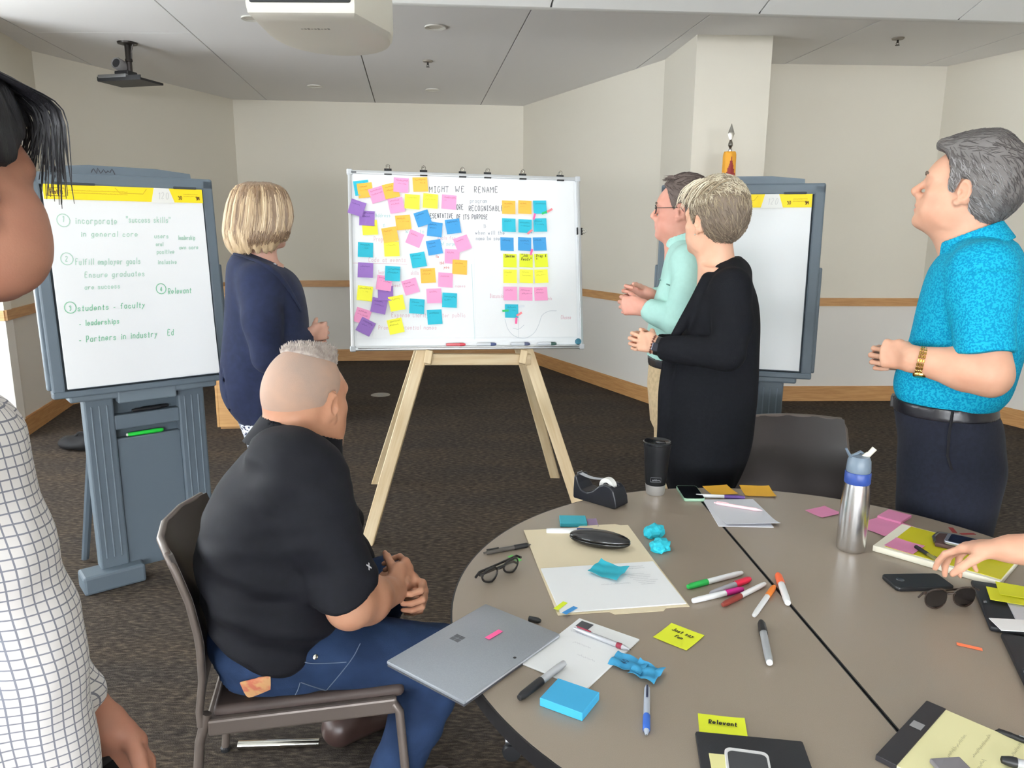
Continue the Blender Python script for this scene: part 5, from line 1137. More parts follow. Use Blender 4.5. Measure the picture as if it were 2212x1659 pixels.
# leather folios at the right edge
folm = mat('folio_black', (30, 32, 38), .55, bump=.1, bscale=250)
c0 = tp(2096, 1262); a = dirn(tp(2096, 1262), tp(2160, 1420))
def folio(label, corner, a, L, W, sheets):
    """lies with its spine from corner along a; opens to the left of a"""
    u = Vector((math.cos(a), math.sin(a), 0)); v = Vector((-u.y, u.x, 0)); c = corner + u * L / 2 + v * W / 2
    t = thing('leather_folio', label, 'folio', (c.x, c.y, TZ + E_), (0, 0, a)); mb = MB(); mb.box((0, 0, .006), (L, W, .012), bev=.004); mb.build('cover', folm, t, smooth=40)
    mb = MB(); mb.box((.004, .025, .0135), (L - .03, W - .06, .004)); mb.build('writing_pad', sheets, t)
    mb = MB(); mb.tube([(0, -W / 2 + .006, .012), (.0, -W / 2 + .012, .0135)], .006, 8); mb.build('pen_loop', black_pl, t); return t, u, v
t1, u, v = folio('black leather folio at the right table edge holding a grey pad and yellow notes', c0, a, .235, .32, mat('pad_grey', (206, 208, 216), .7))
q = tp(2160, 1290, TZ + .017); lm = mat('note_lemon', (226, 226, 40), .75)
for d, lb, dz in (((.02, .0), 'bright yellow sticky note on the grey pad of the right folio, lower one', 0), ((.055, .022), 'bright yellow sticky note on the grey pad of the right folio, upper one', .0018)):
    o = sticky(MB(), .08, .076, .004).build('sticky_note', lm, None, (q.x + d[0], q.y + d[1], TZ + .0172 + dz), (0, 0, -.45), smooth=60); tag(o, lb, 'sticky note')
q = tp(2166, 1354, TZ + .012); o = MB().box((0, 0, 0), (.075, .05, .0014)).build('card', paper, None, (q.x + .02, q.y - .004, TZ + .0182), (0, 0, -.1)); tag(o, 'small white card on the lower edge of the right folio pad', 'card')
c0b = tp(2150, 1374); t2, u, v = folio('large black folio at the lower right edge holding a white pad', c0b + Vector((.006, -.006, 0)), a + .02, .30, .32, paper)
o = flag('page_flag', 'neon orange page flag lying loose on the right half of the table', fl_orange, .012, .045); lay(o, tp(2094, 1398), dirn(tp(2065, 1392), tp(2122, 1404)) - math.pi / 2, TZ + E_)
# legal pad at the bottom right
ang = dirn(tp(2006, 1527), tp(1893, 1650)); t = thing('legal_pad', 'yellow legal pad with a black binding strip at the bottom right of the table', 'notepad')
cc = tp(2006, 1527); ux = Vector((math.cos(ang), math.sin(ang), 0)); uy = Vector((-ux.y, ux.x, 0)); c = cc + ux * .105 + uy * .145
t.location = (c.x, c.y, TZ + E_); t.rotation_euler = (0, 0, ang)
mb = MB(); mb.box((0, .012, .004), (.210, .272, .008)); mb.build('sheets', mat('legal_yellow', (236, 230, 178), .8), t)
mb = MB(); mb.box((0, -.134, .0046), (.213, .032, .0098), bev=.001); mb.build('binding_strip', mat('binding_black', (40, 38, 42), .5), t)
mb = MB(); mb.box((-.02, -.134, .0098), (.020, .018, .0004)); mb.build('printed_mark', mat('mark_grey', (150, 150, 152), .6), t)
mb = MB(); rnd = random.Random(12)
for k in range(16): y0 = rnd.uniform(-.09, .05); scribble(mb, y0, y0 + rnd.uniform(.04, .10), .090 - .0135 * k, .006, .0009, 0, rnd)
o = mb.build('handwriting', mat('ink_olive', (186, 180, 140), .8), t); o.location = (0, .02, .0083); o.rotation_euler = (0, 0, math.pi)
ballpen('ballpoint_pen', 'slim black pen at the far edge of the legal pad', tp(2225, 1604, TZ + .014), tp(2150, 1578, TZ + .006), .005, black_pl, black_pl, black_pl, grey_metal, (.5, .9))
marker('permanent_marker', 'white barrelled marker with black cap lying on the legal pad', tp(2262, 1663, TZ + .017), tp(2160, 1640, TZ + .017), .0075, mat('sharpie_grey', (0, 0, 0)), black_pl, capfrac=.30)
o = MB().box((0, 0, .004), (.05, .035, .008), bev=.002).build('eraser', mat('eraser_grey', (128, 124, 130), .7), None, tuple(tp(2055, 1662, TZ + .0092)), (0, 0, .1)); tag(o, 'small grey eraser at the lower edge of the legal pad', 'eraser')
# phone on a dark wallet case at the bottom
ang = dirn(tp(1496, 1606), tp(1600, 1618)); cc = tp(1496, 1606)
t = thing('phone_wallet', 'black open wallet case at the bottom edge under a white phone', 'wallet', (cc.x + .085, cc.y - .055, TZ + E_), (0, 0, ang + .03)); mb = MB()
mb.box((0, 0, .004), (.172, .13, .008), bev=.0035); mb.build('cover', folm, t, smooth=40)
mb = MB(); mb.box((-.057, -.025, .0085), (.026, .07, .0012)); mb.build('paper_slip', mat('slip_yellow', (232, 226, 160), .8), t)
table_note('lime', [(1508, 1546), (1607, 1559), (1628, 1618), (1505, 1604)], 'lime sticky note reading Relevant tucked at the black wallet case', curl=.004, text=[('Relevant', -.023, .014, .0105, .048)], size=(.078, .077))
ph = tp(1553, 1624, TZ + .02); phone('smartphone', 'white smartphone with a dark screen lying on the black wallet case', (ph.x + .032, ph.y - .058), ang + math.pi / 2 - .03, .138, .067, .0075, mat('phone_white', (226, 226, 228), .35), mat('phone_screen_grey', (58, 60, 64), .15), z=TZ + .0096)
table_note('lime', [(1443, 1347), (1523, 1377), (1487, 1407), (1413, 1376)], 'lime sticky note reading Just say, lying alone mid table', size=(.077, .076), curl=.002, text=[('Just say', -.024, .012, .0105, .050), ('Fun', -.006, -.008, .009, None)])
# felt pens by the joint
def pen2(label, a, b, capc, r=.0065, body=None, cf=.36, z=.0068, nm='felt_pen', plug=None):
    return marker(nm, label, tp(*a, TZ + z), tp(*b, TZ + z), r, body or wbody, mat('cap_' + nm + label.split()[0] + label.split()[1], capc, .4), capfrac=cf, plug=plug)
pen2('green capped white felt pen, farthest of the loose felt pens', (1600, 1238), (1484, 1268), (30, 150, 66), r=.007, cf=.34, plug=wbody)
pen2('crimson capped grey felt pen beside the magenta one', (1536, 1283), (1621, 1250), (206, 30, 64), r=.0078, body=mat('pen_grey_body', (160, 160, 168), .4), cf=.38)
pen2('magenta capped white felt pen at the left of the loose pens', (1496, 1298), (1606, 1272), (184, 24, 122), r=.007, cf=.34)
pen2('brown capped white felt pen, nearest of the left felt pens', (1650, 1262), (1560, 1307), (126, 50, 42), r=.0065, cf=.40, plug=wbody)
pen2('orange capped white felt pen leaning beside the table joint', (1630, 1328), (1673, 1266), (238, 132, 40), r=.0062, cf=.36, plug=wbody)
pen2('coral capped fat white marker lying across the table joint', (1702, 1303), (1680, 1240), (250, 112, 66), r=.0085, cf=.36, z=.0092)
mk = marker('permanent_marker', 'silver permanent marker with black cap on the bare table left of the joint', tp(1662, 1430, TZ + .0085), tp(1644, 1342, TZ + .0085), .0082, mat('sharpie_silver', (170, 174, 178), .35, metal=.2), black_pl, capfrac=.30, plug=wbody)
# crumpled teal notes
def crumple(label, px, py, r, seed, sq):
    c = tp(px, py); bm = bmesh.new(); bmesh.ops.create_icosphere(bm, subdivisions=3, radius=1.0); rs = random.Random(seed); dirs = [Vector((rs.gauss(0, 1), rs.gauss(0, 1), rs.gauss(0, 1))).normalized() for _ in range(26)]
    for vv in bm.verts:
        nv_ = vv.co.normalized(); d = sum(abs(math.sin(k.dot(nv_) * 4.2 + i_)) for i_, k in enumerate(dirs[:7])) / 7; f = .50 + .85 * d + .18 * abs(math.sin(dirs[9].dot(nv_) * 9)) * abs(math.sin(dirs[10].dot(nv_) * 8)); vv.co = Vector((vv.co.x * f * sq[0], vv.co.y * f * sq[1], max(-.5, vv.co.z * f) * sq[2])) * r
    zmin = min(v.co.z for v in bm.verts); me = bpy.data.meshes.new('crumpled_note'); bm.to_mesh(me); bm.free(); o = link('crumpled_note', me, mat('note_cyan', (40, 186, 206), .7), None, (c.x, c.y, TZ - zmin + .0003), (0, 0, seed)); return tag(o, label, 'sticky note')
crumple('crumpled cyan sticky note right of the manila folder, farther one', 1413, 1156, .032, 4, (1.0, .75, .55)); crumple('crumpled cyan sticky note right of the manila folder, nearer one', 1426, 1186, .030, 9, (.75, 1.1, .55))
p = tp(1152, 1342); o = MB().lathe([(0, 0), (.006, .001), (.006, .022), (.003, .028), (0, .028)], 12, Matrix.Translation((0, 0, .0065)) @ Matrix.Rotation(math.pi / 2, 4, 'Y')).build('pen_cap', black_pl, None, (p.x - .01, p.y, TZ + .0001), (0, 0, -.4), smooth=40); tag(o, 'small black pen cap peeking out behind the silver laptop', 'pen cap')

# ------------------------------------------------------------------ chairs
shell_m = mat('chair_shell', (58, 52, 50), .42, bump=.04, bscale=500); frame_c = mat('chair_frame', (108, 98, 92), .4, metal=.25); seat_m = mat('chair_seat', (74, 62, 58), .6)
def chair(label, x, y, yaw, back_h=.84, bw=.47):
    """faces local +x"""
    t = thing('stacking_chair', label, 'chair', (x, y, 0), (0, 0, yaw))
    def back(u, v):
        yy = (u - .5) * bw * (1 - .10 * v); z = .46 + (back_h - .46) * v; lean = float(np.interp(v, (-.2, 0, .2, .45, .7, 1.0), (-.215, -.225, -.222, -.232, -.258, -.305))); return (lean + .055 * (abs(2 * u - 1) ** 2.0) * (.3 + .7 * v) - .012, yy, z)
    mb = MB(); mb.sheet(back, 20, 14, .010); mb.build('backrest', shell_m, t, smooth=50)
    e = MB(); e.tube([back(1, v / 10) for v in range(-1, 10)] + [back(.97, .995), back(.75, 1.0), back(.5, 1.003), back(.25, 1.0), back(.03, .995)] + [back(0, v / 10) for v in range(9, -2, -1)], .009, 8); e.build('back_rim', frame_c, t, smooth=50)
    b = Blob(); b.box((.03, 0, .440), (.225, .225, .016), rnd=.014); b.ell((.0, 0, .463), (.20, .19, .020), k=.02); link('seat', b.mesh('seat', .007), seat_m, t)
    for sg in (-1, 1):
        mb = MB(); mb.box((.015, sg * .232, .415), (.44, .022, .042), bev=.006); mb.build('side_rail', frame_c, t)
        mb = MB(); mb.tube([(.225, sg * .232, .42), (.24, sg * .240, .40), (.265, sg * .25, .011)], .0115, 8); mb.build('leg', frame_c, t, smooth=50)
        mb = MB(); mb.tube([(-.205, sg * .232, .45), (-.225, sg * .236, .38), (-.265, sg * .25, .011)], .0115, 8); mb.build('leg', frame_c, t, smooth=50)
        for xx in (.265, -.265): mb = MB(); mb.lathe([(0, 0), (.015, 0), (.015, .010), (.011, .014)], 12, Matrix.Translation((xx, sg * .25, 0))); mb.build('glide', black_pl, t)
    mb = MB(); mb.box((-.20, 0, .415), (.022, .464, .035), bev=.005); mb.build('rear_rail', frame_c, t)
    return t
c0, c1 = atz(440, 1560, .43), atz(838, 1512, .43); cy = math.atan2(c1[1] - c0[1], c1[0] - c0[0]); mid = (c0 + c1) / 2
CH = chair('dark chair the man in the black polo is sitting on', mid[0] - math.sin(cy) * .235, mid[1] + math.cos(cy) * .235, cy); CHYAW = cy; CHX, CHY = CH.location.x, CH.location.y
p = aty(1828, 907, 2.95); chair('empty dark chair with a curved back beside the woman in black', p[0] - .235, p[1] - .27, math.radians(-92), .825, .47)
mb = MB(); a, b = atz(515, 1610, .014), atz(690, 1604, .014); mb.tube([(0, 0, 0), tuple(b - a)], .0135, 10); o = mb.build('chrome_bar', chrome, None, tuple(a), smooth=50); 
tag(o, 'bright chrome bar lying on the carpet under the occupied chair', 'bar')
# ------------------------------------------------------------------ people
def skin(name, rgb, rgb2):
    return mat('skin_' + name, rgb, .5, spec=.35, rgb2=rgb2, vscale=14, bump=.08, bscale=420, sss=.06, ramp=(.3, .7))
lips = lambda name, rgb: mat('lips_' + name, rgb, .42)
def cloth(name, rgb, var=.06, vscale=60, bump=.25, bscale=500, rough=.85, **k): return mat('cloth_' + name, rgb, rough, spec=.2, var=var, vscale=vscale, bump=bump, bscale=bscale, sheen=.04, **k)
def hair_m(name, rgb, rgb2, stretch=(1, 1, .12), scale=120, rough=.5): return mat('hair_' + name, rgb, rough, spec=.4, rgb2=rgb2, vscale=scale, vstretch=stretch, bump=.5, bscale=scale * 2.2, bstretch=stretch, ramp=(.3, .7))
def body_mesh(P, b, hd, h, fine, sk, lp):
    me = b.mesh('body', h, fine); o = P.put('body', me, [sk, lp]); z = hd.zone(np.array([p.center[:] for p in []]).reshape(-1, 3)) if False else None
    set_slots(me, lambda c: hd.zone(c).astype(int)); return o
def around(c, r, fh): c = np.array(c); return (c - r, c + r, fh)
def strands(P, hd, n, m, seed, z0, z1, L, rad, droop, azr=(0, 360), out=.0, name='hair'):
    """loose locks: tubes that start on the skull and fall along it"""
    rs = random.Random(seed); mb = MB()
    for i in range(n):
        az = math.radians(rs.uniform(*azr)); z = rs.uniform(z0, z1); r = math.sqrt(max(.02, 1 - ((z - .036) / .098) ** 2)); pts = []
        for k in range(5):
            zz = z - L * k / 4 * rs.uniform(.8, 1.1); rr = math.sqrt(max(.05, 1 - ((zz - .036) / .11) ** 2)) if zz > .036 else 1.0
            a = az + droop * k / 4 * rs.uniform(-1, 1); pts.append(hd.at(-.012 + (.106 + out) * rr * math.cos(a), (.084 + out) * rr * math.sin(a), zz))
        mb.tube([tuple(p) for p in catmull(pts, 2)], [rad * (1 - .8 * (q / 8) ** 2) for q in range(9)], 4)
    return mb.build(name, m, P.root, smooth=80)
def short_hair(P, hd, n, m, seed, me, L=.026, rad=.0011, region=None, flow=(-1, 0, -.9), name='hair_strands', lift=.004, top=None):
    """cropped hair lying along the surface of the hair cap"""
    from mathutils.bvhtree import BVHTree
    bv = BVHTree.FromPolygons([v.co[:] for v in me.vertices], [p.vertices[:] for p in me.polygons]); rs = np.random.RandomState(seed); mb = MB(); V = verts_of(me); Q = hd.loc(V)
    ok = np.array([i for i in range(len(V)) if (region is None or region(Q[i])) and abs(Q[i][1]) < .2]); k = 0; fw = hd.R @ np.array(flow, float); ft = hd.R @ np.array(top if top is not None else (flow[0], 0, 0), float)
    while k < n:
        i = ok[rs.randint(len(ok))]; q = V[i] + rs.normal(size=3) * .002; f = (ft if Q[i][2] > .095 else fw) + rs.normal(size=3) * .30; ln_ = L * rs.uniform(.6, 1.25); pts = []; bad = False
        for j_ in range(4):
            c, nn, _, _ = bv.find_nearest(Vector(q))
            if c is None: bad = True; break
            nn = np.array(nn); c = np.array(c); tg = f - nn * (f @ nn); tg /= np.linalg.norm(tg) + 1e-9; pts.append(tuple(c + nn * (.0004 + lift * (j_ / 3) * rs.uniform(.1, 1)))); q = c + tg * ln_ / 3
        k += 1
        if not bad: mb.tube(pts, [rad, rad * 1.1, rad * .9, rad * .3], 3)
    o = mb.build(name, m, P.root, smooth=80); o['kind'] = 'stuff'; return o
def shoes(P, spots, m, yaw):
    for (x, y) in spots:
        c, s_ = math.cos(yaw), math.sin(yaw); b = Blob(); f = np.array([c, s_, 0])
        p = np.array([x, y, 0.]); b.cap(p - f * .06 + (0, 0, .045), p + f * .15 + (0, 0, .034), .046, .040, k=.03); b.cap(p - f * .05 + (0, 0, .06), p + f * .03 + (0, 0, .075), .044, .040, k=.03); b.half((0, 0, .002), (0, 0, -1), .004)
        P.put('shoe', b.mesh('shoe', .008), m)

# ---- man in the turquoise polo, seen in profile, facing left
def man_turquoise():
    P = Person('grey haired man in a turquoise polo and dark trousers standing right of the table', 2060, 850, 2.27); pt = P.pt
    sk = skin('fair', (204, 152, 126), (214, 166, 140)); hc = pt(2085, 412); hd = Head(hc, frame(176, 13), 1.10)
    b = Blob(); hd.build(b, jaw=1.04, nose=1.0)
    nk = pt(2105, 500); b.cap(hd.at(-.018, 0, -.050), pt(2112, 545), .064, .074, k=.03); b.cap(hd.at(.030, 0, -.085), pt(2075, 560), .036, .05, k=.05)
    b.loft([P.sec(540, 2060, 2190, .13), P.sec(600, 2030, 2195, .15), P.sec(700, 2010, 2195, .14), P.sec(790, 2000, 2180, .13)], k=.03)
    # near (left) arm
    sh, el, wr = pt(2128, 585, -.17), pt(2140, 806, -.235), pt(1972, 776, -.235)
    b.chain([sh, pt(2132, 700, -.21), el], [.062, .056, .050]); b.cap(el, el + (wr - el) * .30, .051, .055, k=.03); b.cap(el + (wr - el) * .30, wr, .054, .0335, k=.03, n=(0, .0, 1), q=1.12); b.sph(pt(2141, 828, -.235), .030, k=.04)
    f = nrm(pt(1905, 762, -.18) - wr); kn = hand(b, wr, f, (.25, .93, -.25), (0.1, .2, 1), 1.06, (74, 88, 55), (.85, .6))
    # far arm, mostly hidden
    sh2, el2, wr2 = pt(2120, 585, .17), pt(2110, 800, .23), pt(1960, 778, .02)
    b.chain([sh2, el2], [.060, .048]); b.chain([el2, wr2], [.050, .032]); hand(b, wr2, (-.9, -.35, .05), (0, -.9, -.3), (-.1, 0, 1), 1.02, (55, 70, 40), (.7, .7))
    body_mesh(P, b, hd, .0075, [around(hd.c, .15, .0042), around(pt(1900, 765, -.16), (.09, .10, .065), .0036)], sk, lips('fair', (206, 140, 124)))
    hd.extras(P.root, mat('brow_grey', (104, 88, 76), .8))
    hm = mat('hair_grey', (112, 108, 106), .6, spec=.3)
    def quiff(bb, h): bb.cap(h.at(-.03, 0, .128), h.at(.088, 0, .104), .030 * h.s, .016 * h.s, k=.03, n=h.R[:, 1], q=2.6); h.e(bb, (-.075, 0, .02), (.052, .074, .08), k=.03); h.e(bb, (-.062, 0, -.055), (.035, .052, .05), k=.03)
    hb = hd.cap(.012, [-.2, -.088, -.055, -.028, -.018, -.002, .012, .018, .034, .044, .060, .078, .15], [-.108, -.104, -.085, -.060, .022, .028, .026, -.014, -.010, .045, .072, .088, .098], top=.018, back=.012, extra=quiff)
    hdk, hlt = mat('hair_grey_dark', (92, 88, 86), .6, spec=.3), mat('hair_grey_light', (158, 155, 154), .6, spec=.3)
    me = hb.mesh('hair', .0052); P.put('hair', me, hm)
    for i_, (mm, n_, rg) in enumerate(((hm, 800, None), (hdk, 900, lambda p: p[2] + .2 * p[0] > .07 or p[0] < -.085 or p[2] < -.045), (hlt, 800, lambda p: p[0] > -.085 and p[2] < .075 and p[2] > -.05), (hdk, 220, lambda p: p[0] > -.07 and p[2] < .06))):
        short_hair(P, hd, n_, mm, 40 + i_, me, .024, .0011, rg, lift=.003)
    mb = MB(); rs = random.Random(4)
    for i in range(90):
        yy = rs.uniform(-.055, .055); x0 = rs.uniform(-.06, .01); pts = [hd.at(x0, yy, .140 - abs(yy) * .35), hd.at(x0 + .05, yy * 1.02, .140 - abs(yy) * .35 - .002), hd.at(min(.100, x0 + .095), yy * .95, .116 + rs.uniform(-.006, .006) - abs(yy) * .2)]
        mb.tube([tuple(p) for p in catmull(pts, 2)], [.0022, .0026, .0024, .0016, .0006], 4)
    mb.build('quiff', mat('hair_grey_mix', (116, 111, 108), .55), P.root, smooth=80)
    # polo shirt
    tq = mat('cloth_turquoise', (0, 132, 172), .8, spec=.2, rgb2=(22, 164, 194), vscale=190, ramp=(.47, .53), detail=1, bump=.2, bscale=500)
    s = Blob(); S = lambda y, a, c_, ry: P.sec(y, a, c_, ry)
    s.loft([S(540, 2052, 2178, .10), S(556, 2026, 2204, .155), S(590, 2004, 2222, .195), S(640, 1988, 2231, .205), S(706, 1970, 2230, .195), S(750, 1957, 2222, .185), S(800, 1936, 2206, .178), S(835, 1933, 2188, .172), S(858, 1944, 2164, .162)], k=.02)
    s.cap(pt(2118, 560, -.10), pt(2122, 560, .10), .060, k=.05); s.cap(pt(2112, 535, 0), pt(2116, 560, 0), .075, .10, k=.05)
    for sg in (-1, 1): s.cap(pt(2126, 582, sg * .165), pt(2128, 650, sg * .20), .085, .080, k=.03); s.cyl(pt(2127, 600, sg * .185), pt(2128, 766, sg * .235), .080, .078, k=.02, n=(1, 0, 0), q=1.0)
    me = s.mesh('polo_shirt', .0065, warp=folds(11, .0042, 22, (1, 1, .8))); P.put('polo_shirt', me, tq)
    cl = Blob(); cc = pt(2102, 520)
    nrm_ = nrm(np.array([-.44, 0, 1.0])); cl.cyl(cc - nrm_ * .034, cc + nrm_ * .028, .098, .083, k=.01, n=(1, 0, 0), q=1.05); cl.cyl(cc - nrm_ * .06, cc + nrm_ * .05, .088, .073, k=.004, op='s', n=(1, 0, 0), q=1.05); cl.box(pt(2034, 556), (.04, .010, .06), rnd=.004, op='s', k=.01)
    P.put('collar', cl.mesh('collar', .0045), mat('cloth_turquoise', (0, 0, 0)))
    mb = MB(); 
    for yy, xx in ((574, 2014), (606, 2000)):
        q = pt(xx + 3, yy, -.015); mb.lathe([(0, .003), (.0055, .002), (.006, 0)], 10, Matrix.Translation(q) @ Matrix.Rotation(-math.pi / 2, 4, 'Y'))
    mb.build('button', mat('button_grey', (60, 96, 116), .4), P.root)['kind'] = 'stuff'
    # belt, trousers, shoes
    tr = cloth('navy_trousers', (27, 30, 42), .08, 90)
    bl = Blob(); bl.loft([S(850, 1930, 2161, .168), S(876, 1929, 2165, .170)], smooth=False); P.put('belt', bl.mesh('belt', .006), mat('belt_black', (30, 30, 36), .32))
    bk = MB(); q = pt(1929, 864, 0); bk.box(tuple(q), (.012, .05, .036), bev=.003); bk.build('belt_buckle', mat('buckle_dark', (90, 90, 92), .3, metal=.8), P.root)
    t = Blob(); t.loft([S(872, 1933, 2160, .166), S(900, 1936, 2172, .172), S(960, 1938, 2181, .176), S(1010, 1938, 2177, .174), S(1080, 1936, 2160, .172), S(1150, 1938, 2146, .170)], k=.03)
    for sg in (-1, 1):
        a_, k_ = pt(2042, 1080, sg * .088), pt(2040, 1370, sg * .095); t.cap(a_, k_, .098, .070, k=.04); t.cap(k_, (k_[0] + .01, sg * .10, .06), .070, .055, k=.03)
    me = t.mesh('trousers', .0075, warp=folds(21, .003, 26)); P.put('trousers', me, tr)
    mb = MB(); mb.tube([tuple(pt(x, y, -d)) for x, y, d in ((2058, 890, .171), (2050, 940, .178), (2047, 985, .178), (2056, 1015, .175))], .004, 6); mb.build('pocket_seam', mat('seam_dark', (16, 17, 24), .9), P.root)
    shoes(P, ((-.02, -.10), (-.02, .10)), mat('shoe_black', (24, 23, 24), .4), math.pi)
    # gold watch
    gold = mat('watch_gold', (206, 168, 96), .25, metal=1.0); u = nrm(wr - el); wc = wr - u * .022;
    mtx = Matrix.Translation(wc) @ Vector(u).to_track_quat('Z', 'X').to_matrix().to_4x4(); mb = MB(); 
    for k in range(22):
        a = 2 * math.pi * k / 22
        for zz in (-.0065, .0, .0065): mb.box((.0395 * math.cos(a), .0395 * math.sin(a), zz), (.0045, .0096, .0056), RZ(a), bev=.0012, seg=1)
    bmesh.ops.transform(mb.bm, matrix=mtx, verts=mb.bm.verts); o = mb.build('watch', gold, P.root); o['kind'] = 'stuff'
    q = wc + np.array([.0, -.012, -.040]); mb = MB(); mb.lathe([(0, .006), (.015, .006), (.018, .002), (.018, -.004), (0, -.004)], 20, Matrix.Translation(q) @ Vector((0, -.35, -.95)).to_track_quat('Z', 'X').to_matrix().to_4x4()); mb.build('watch_case', gold, P.root, smooth=40)
man_turquoise()

# ---- woman in the long black cardigan, seen from behind her left side
def woman_cardigan():
    P = Person('woman with short blond hair in a long black cardigan standing behind the table', 1545, 800, 2.75); pt = P.pt
    sk = skin('peach', (210, 160, 132), (220, 174, 148)); hd = Head(pt(1540, 480), frame(140, 4), 1.0)
    b = Blob(); hd.build(b, jaw=.92, nose=.8)
    b.cap(hd.at(-.022, 0, -.045), pt(1556, 590), .053, .056, k=.03); b.cap(hd.at(.03, 0, -.085), pt(1545, 605), .03, .045, k=.04); b.loft([P.sec(575, 1515, 1600, .10), P.sec(640, 1500, 1615, .14), P.sec(720, 1480, 1620, .13)], k=.03)
    wr = pt(1420, 747, -.16); f = nrm(pt(1375, 735, -.10) - wr); hand(b, wr, f, (.15, .95, .1), (.2, .2, 1), .92, (38, 55, 40), (.6, .8), fingers=((45, 60, 40), (38, 55, 40), (34, 52, 36), (30, 50, 30)))
    b.cap(pt(1470, 762, -.17), wr, .036, .026, k=.02); b.cap(pt(1470, 752, .02), pt(1415, 742, -.02), .036, .026, k=.02); hand(b, pt(1415, 742, -.02), (-.85, -.4, .15), (.1, -.9, -.2), (.1, 0, 1), .9, (45, 60, 40), (.6, .8))
    body_mesh(P, b, hd, .0075, [around(hd.c, .14, .0042), around(pt(1392, 740, -.08), (.085, .10, .06), .0036)], sk, lips('peach', (214, 130, 120)))
    hd.extras(P.root, mat('brow_fair', (160, 132, 104), .8), eye=False)
    # cropped hair: dark blond undercut, long pale top swept forward
    dk = mat('hair_ash', (118, 104, 90), .6, spec=.3); lt = mat('hair_platinum', (216, 206, 184), .5, spec=.3); sd_ = mat('hair_sand', (156, 141, 118), .55, spec=.3)
    hb = hd.cap(.013, [-.2, -.09, -.06, -.03, -.018, .0, .018, .026, .04, .06, .09], [-.080, -.078, -.070, -.040, .018, .026, .022, -.012, .010, .052, .07], top=.026, back=.016)
    me = hb.mesh('hair', .0048); P.put('hair', me, dk)
    for i_, (mm, n_, rg) in enumerate(((dk, 900, lambda p: p[2] < .07), (sd_, 900, lambda p: p[2] + .3 * p[0] > .030), (sd_, 220, lambda p: p[2] < .04), (lt, 1000, lambda p: p[2] + .35 * p[0] > .078))): short_hair(P, hd, n_, mm, 60 + i_, me, .032, .0012, rg, (-.6, 0, -1), lift=.006)
    rs = random.Random(9)
    for m_, n, nm in ((lt, 200, 'forelock'), (sd_, 120, 'top_layer')):
        mb = MB()
        for i in range(n):
            yy = rs.uniform(-.075, .085); x0 = rs.uniform(-.085, .02) if nm == 'top_layer' else rs.uniform(-.03, .055); side = 1 if yy > 0 else -1
            pts = [hd.at(x0, yy * .5, .148), hd.at(x0 + .016, yy * .9, .150 - abs(yy) * .25), hd.at(x0 + .030 + rs.uniform(0, .012), yy * 1.10 + side * .008, .118 - abs(yy) * .35 + rs.uniform(-.012, .01)), hd.at(x0 + .038 + rs.uniform(-.012, .014), yy * 1.20 + side * .012, .074 - abs(yy) * .25 + rs.uniform(-.02, .02))]
            mb.tube([tuple(p) for p in catmull(pts, 3)], [.0021 * (1 - (k / 9.2) ** 2) + .0003 for k in range(10)], 4)
        mb.build(nm, m_, P.root, smooth=80)
    mb = MB(); q = hd.at(.004, .0825, -.044); mb.lathe([(0, -.004), (.0035, 0), (0, .004)], 8, Matrix.Translation(q)); mb.build('earring', mat('pearl', (232, 226, 214), .2), P.root, smooth=60)
    # cardigan
    bk = mat('cloth_black_knit', (17, 18, 22), .9, spec=.15, var=.08, vscale=80, bump=.3, bscale=420, bstretch=(1, 1, .3))
    S = P.sec; s = Blob()
    s.loft([S(556, 1578, 1600, .05), S(568, 1562, 1608, .10), S(582, 1546, 1616, .145), S(604, 1528, 1623, .178), S(640, 1502, 1634, .185), S(690, 1484, 1640, .17), S(740, 1462, 1642, .165), S(800, 1440, 1641, .175), S(870, 1431, 1637, .185), S(940, 1427, 1626, .19), S(1000, 1432, 1606, .185), S(1046, 1444, 1582, .175), S(1062, 1452, 1566, .165)], k=.02)
    s.cap(pt(1566, 596, -.06), pt(1590, 590, .05), .045, .05, k=.04)
    for sg, el, w2 in ((-1, pt(1572, 765, -.225), pt(1428, 751, -.165)), (1, pt(1540, 770, .215), pt(1425, 745, .0))):
        sh = pt(1578, 622, sg * .155); s.chain([sh, pt(1584, 700, sg * .20), el], [.068, .062, .056], k=.03); s.cap(el, el + (w2 - el) * .8, .058, .046, k=.02); s.cyl(el + (w2 - el) * .5, w2, .050, .041, k=.02)
    s.cap(pt(1530, 604, -.09), pt(1446, 748, -.10), .024, .02, k=.02); s.cap(pt(1446, 748, -.10), pt(1428, 960, -.10), .022, .022, k=.02)
    me = s.mesh('cardigan', .007, warp=lambda X, Y, Z: folds(31, .0045, 20, (1, 1, .5))(X, Y, Z) + .006 * np.sin(np.arctan2(Y, X) * 9 + Z * 2) * np.clip((1.05 - Z) * 2, 0, 1)); P.put('cardigan', me, bk)
    # bracelet and watch
    u = nrm(wr - pt(1470, 762, -.17)); mtx = lambda c: Matrix.Translation(c) @ Vector(u).to_track_quat('Z', 'X').to_matrix().to_4x4()
    mb = MB(); mb.lathe([(.032, -.010), (.034, -.009), (.034, .009), (.032, .010), (.032, -.010)], 24, mtx(wr - u * .004)); mb.build('watch_band', black_pl, P.root, smooth=40)
    mb = MB(); mb.box((0, -.034, 0), (.030, .008, .034), bev=.003); bmesh.ops.transform(mb.bm, matrix=mtx(wr - u * .004), verts=mb.bm.verts); mb.build('watch_face', mat('watch_steel', (70, 74, 84), .2, metal=.6), P.root)
    mb = MB(); 
    for k in range(18): a = 2 * math.pi * k / 18; mb.lathe([(0, -.005), (.005, 0), (0, .005)], 6, mtx(wr + u * .016) @ Matrix.Translation((.031 * math.cos(a), .031 * math.sin(a), 0)))
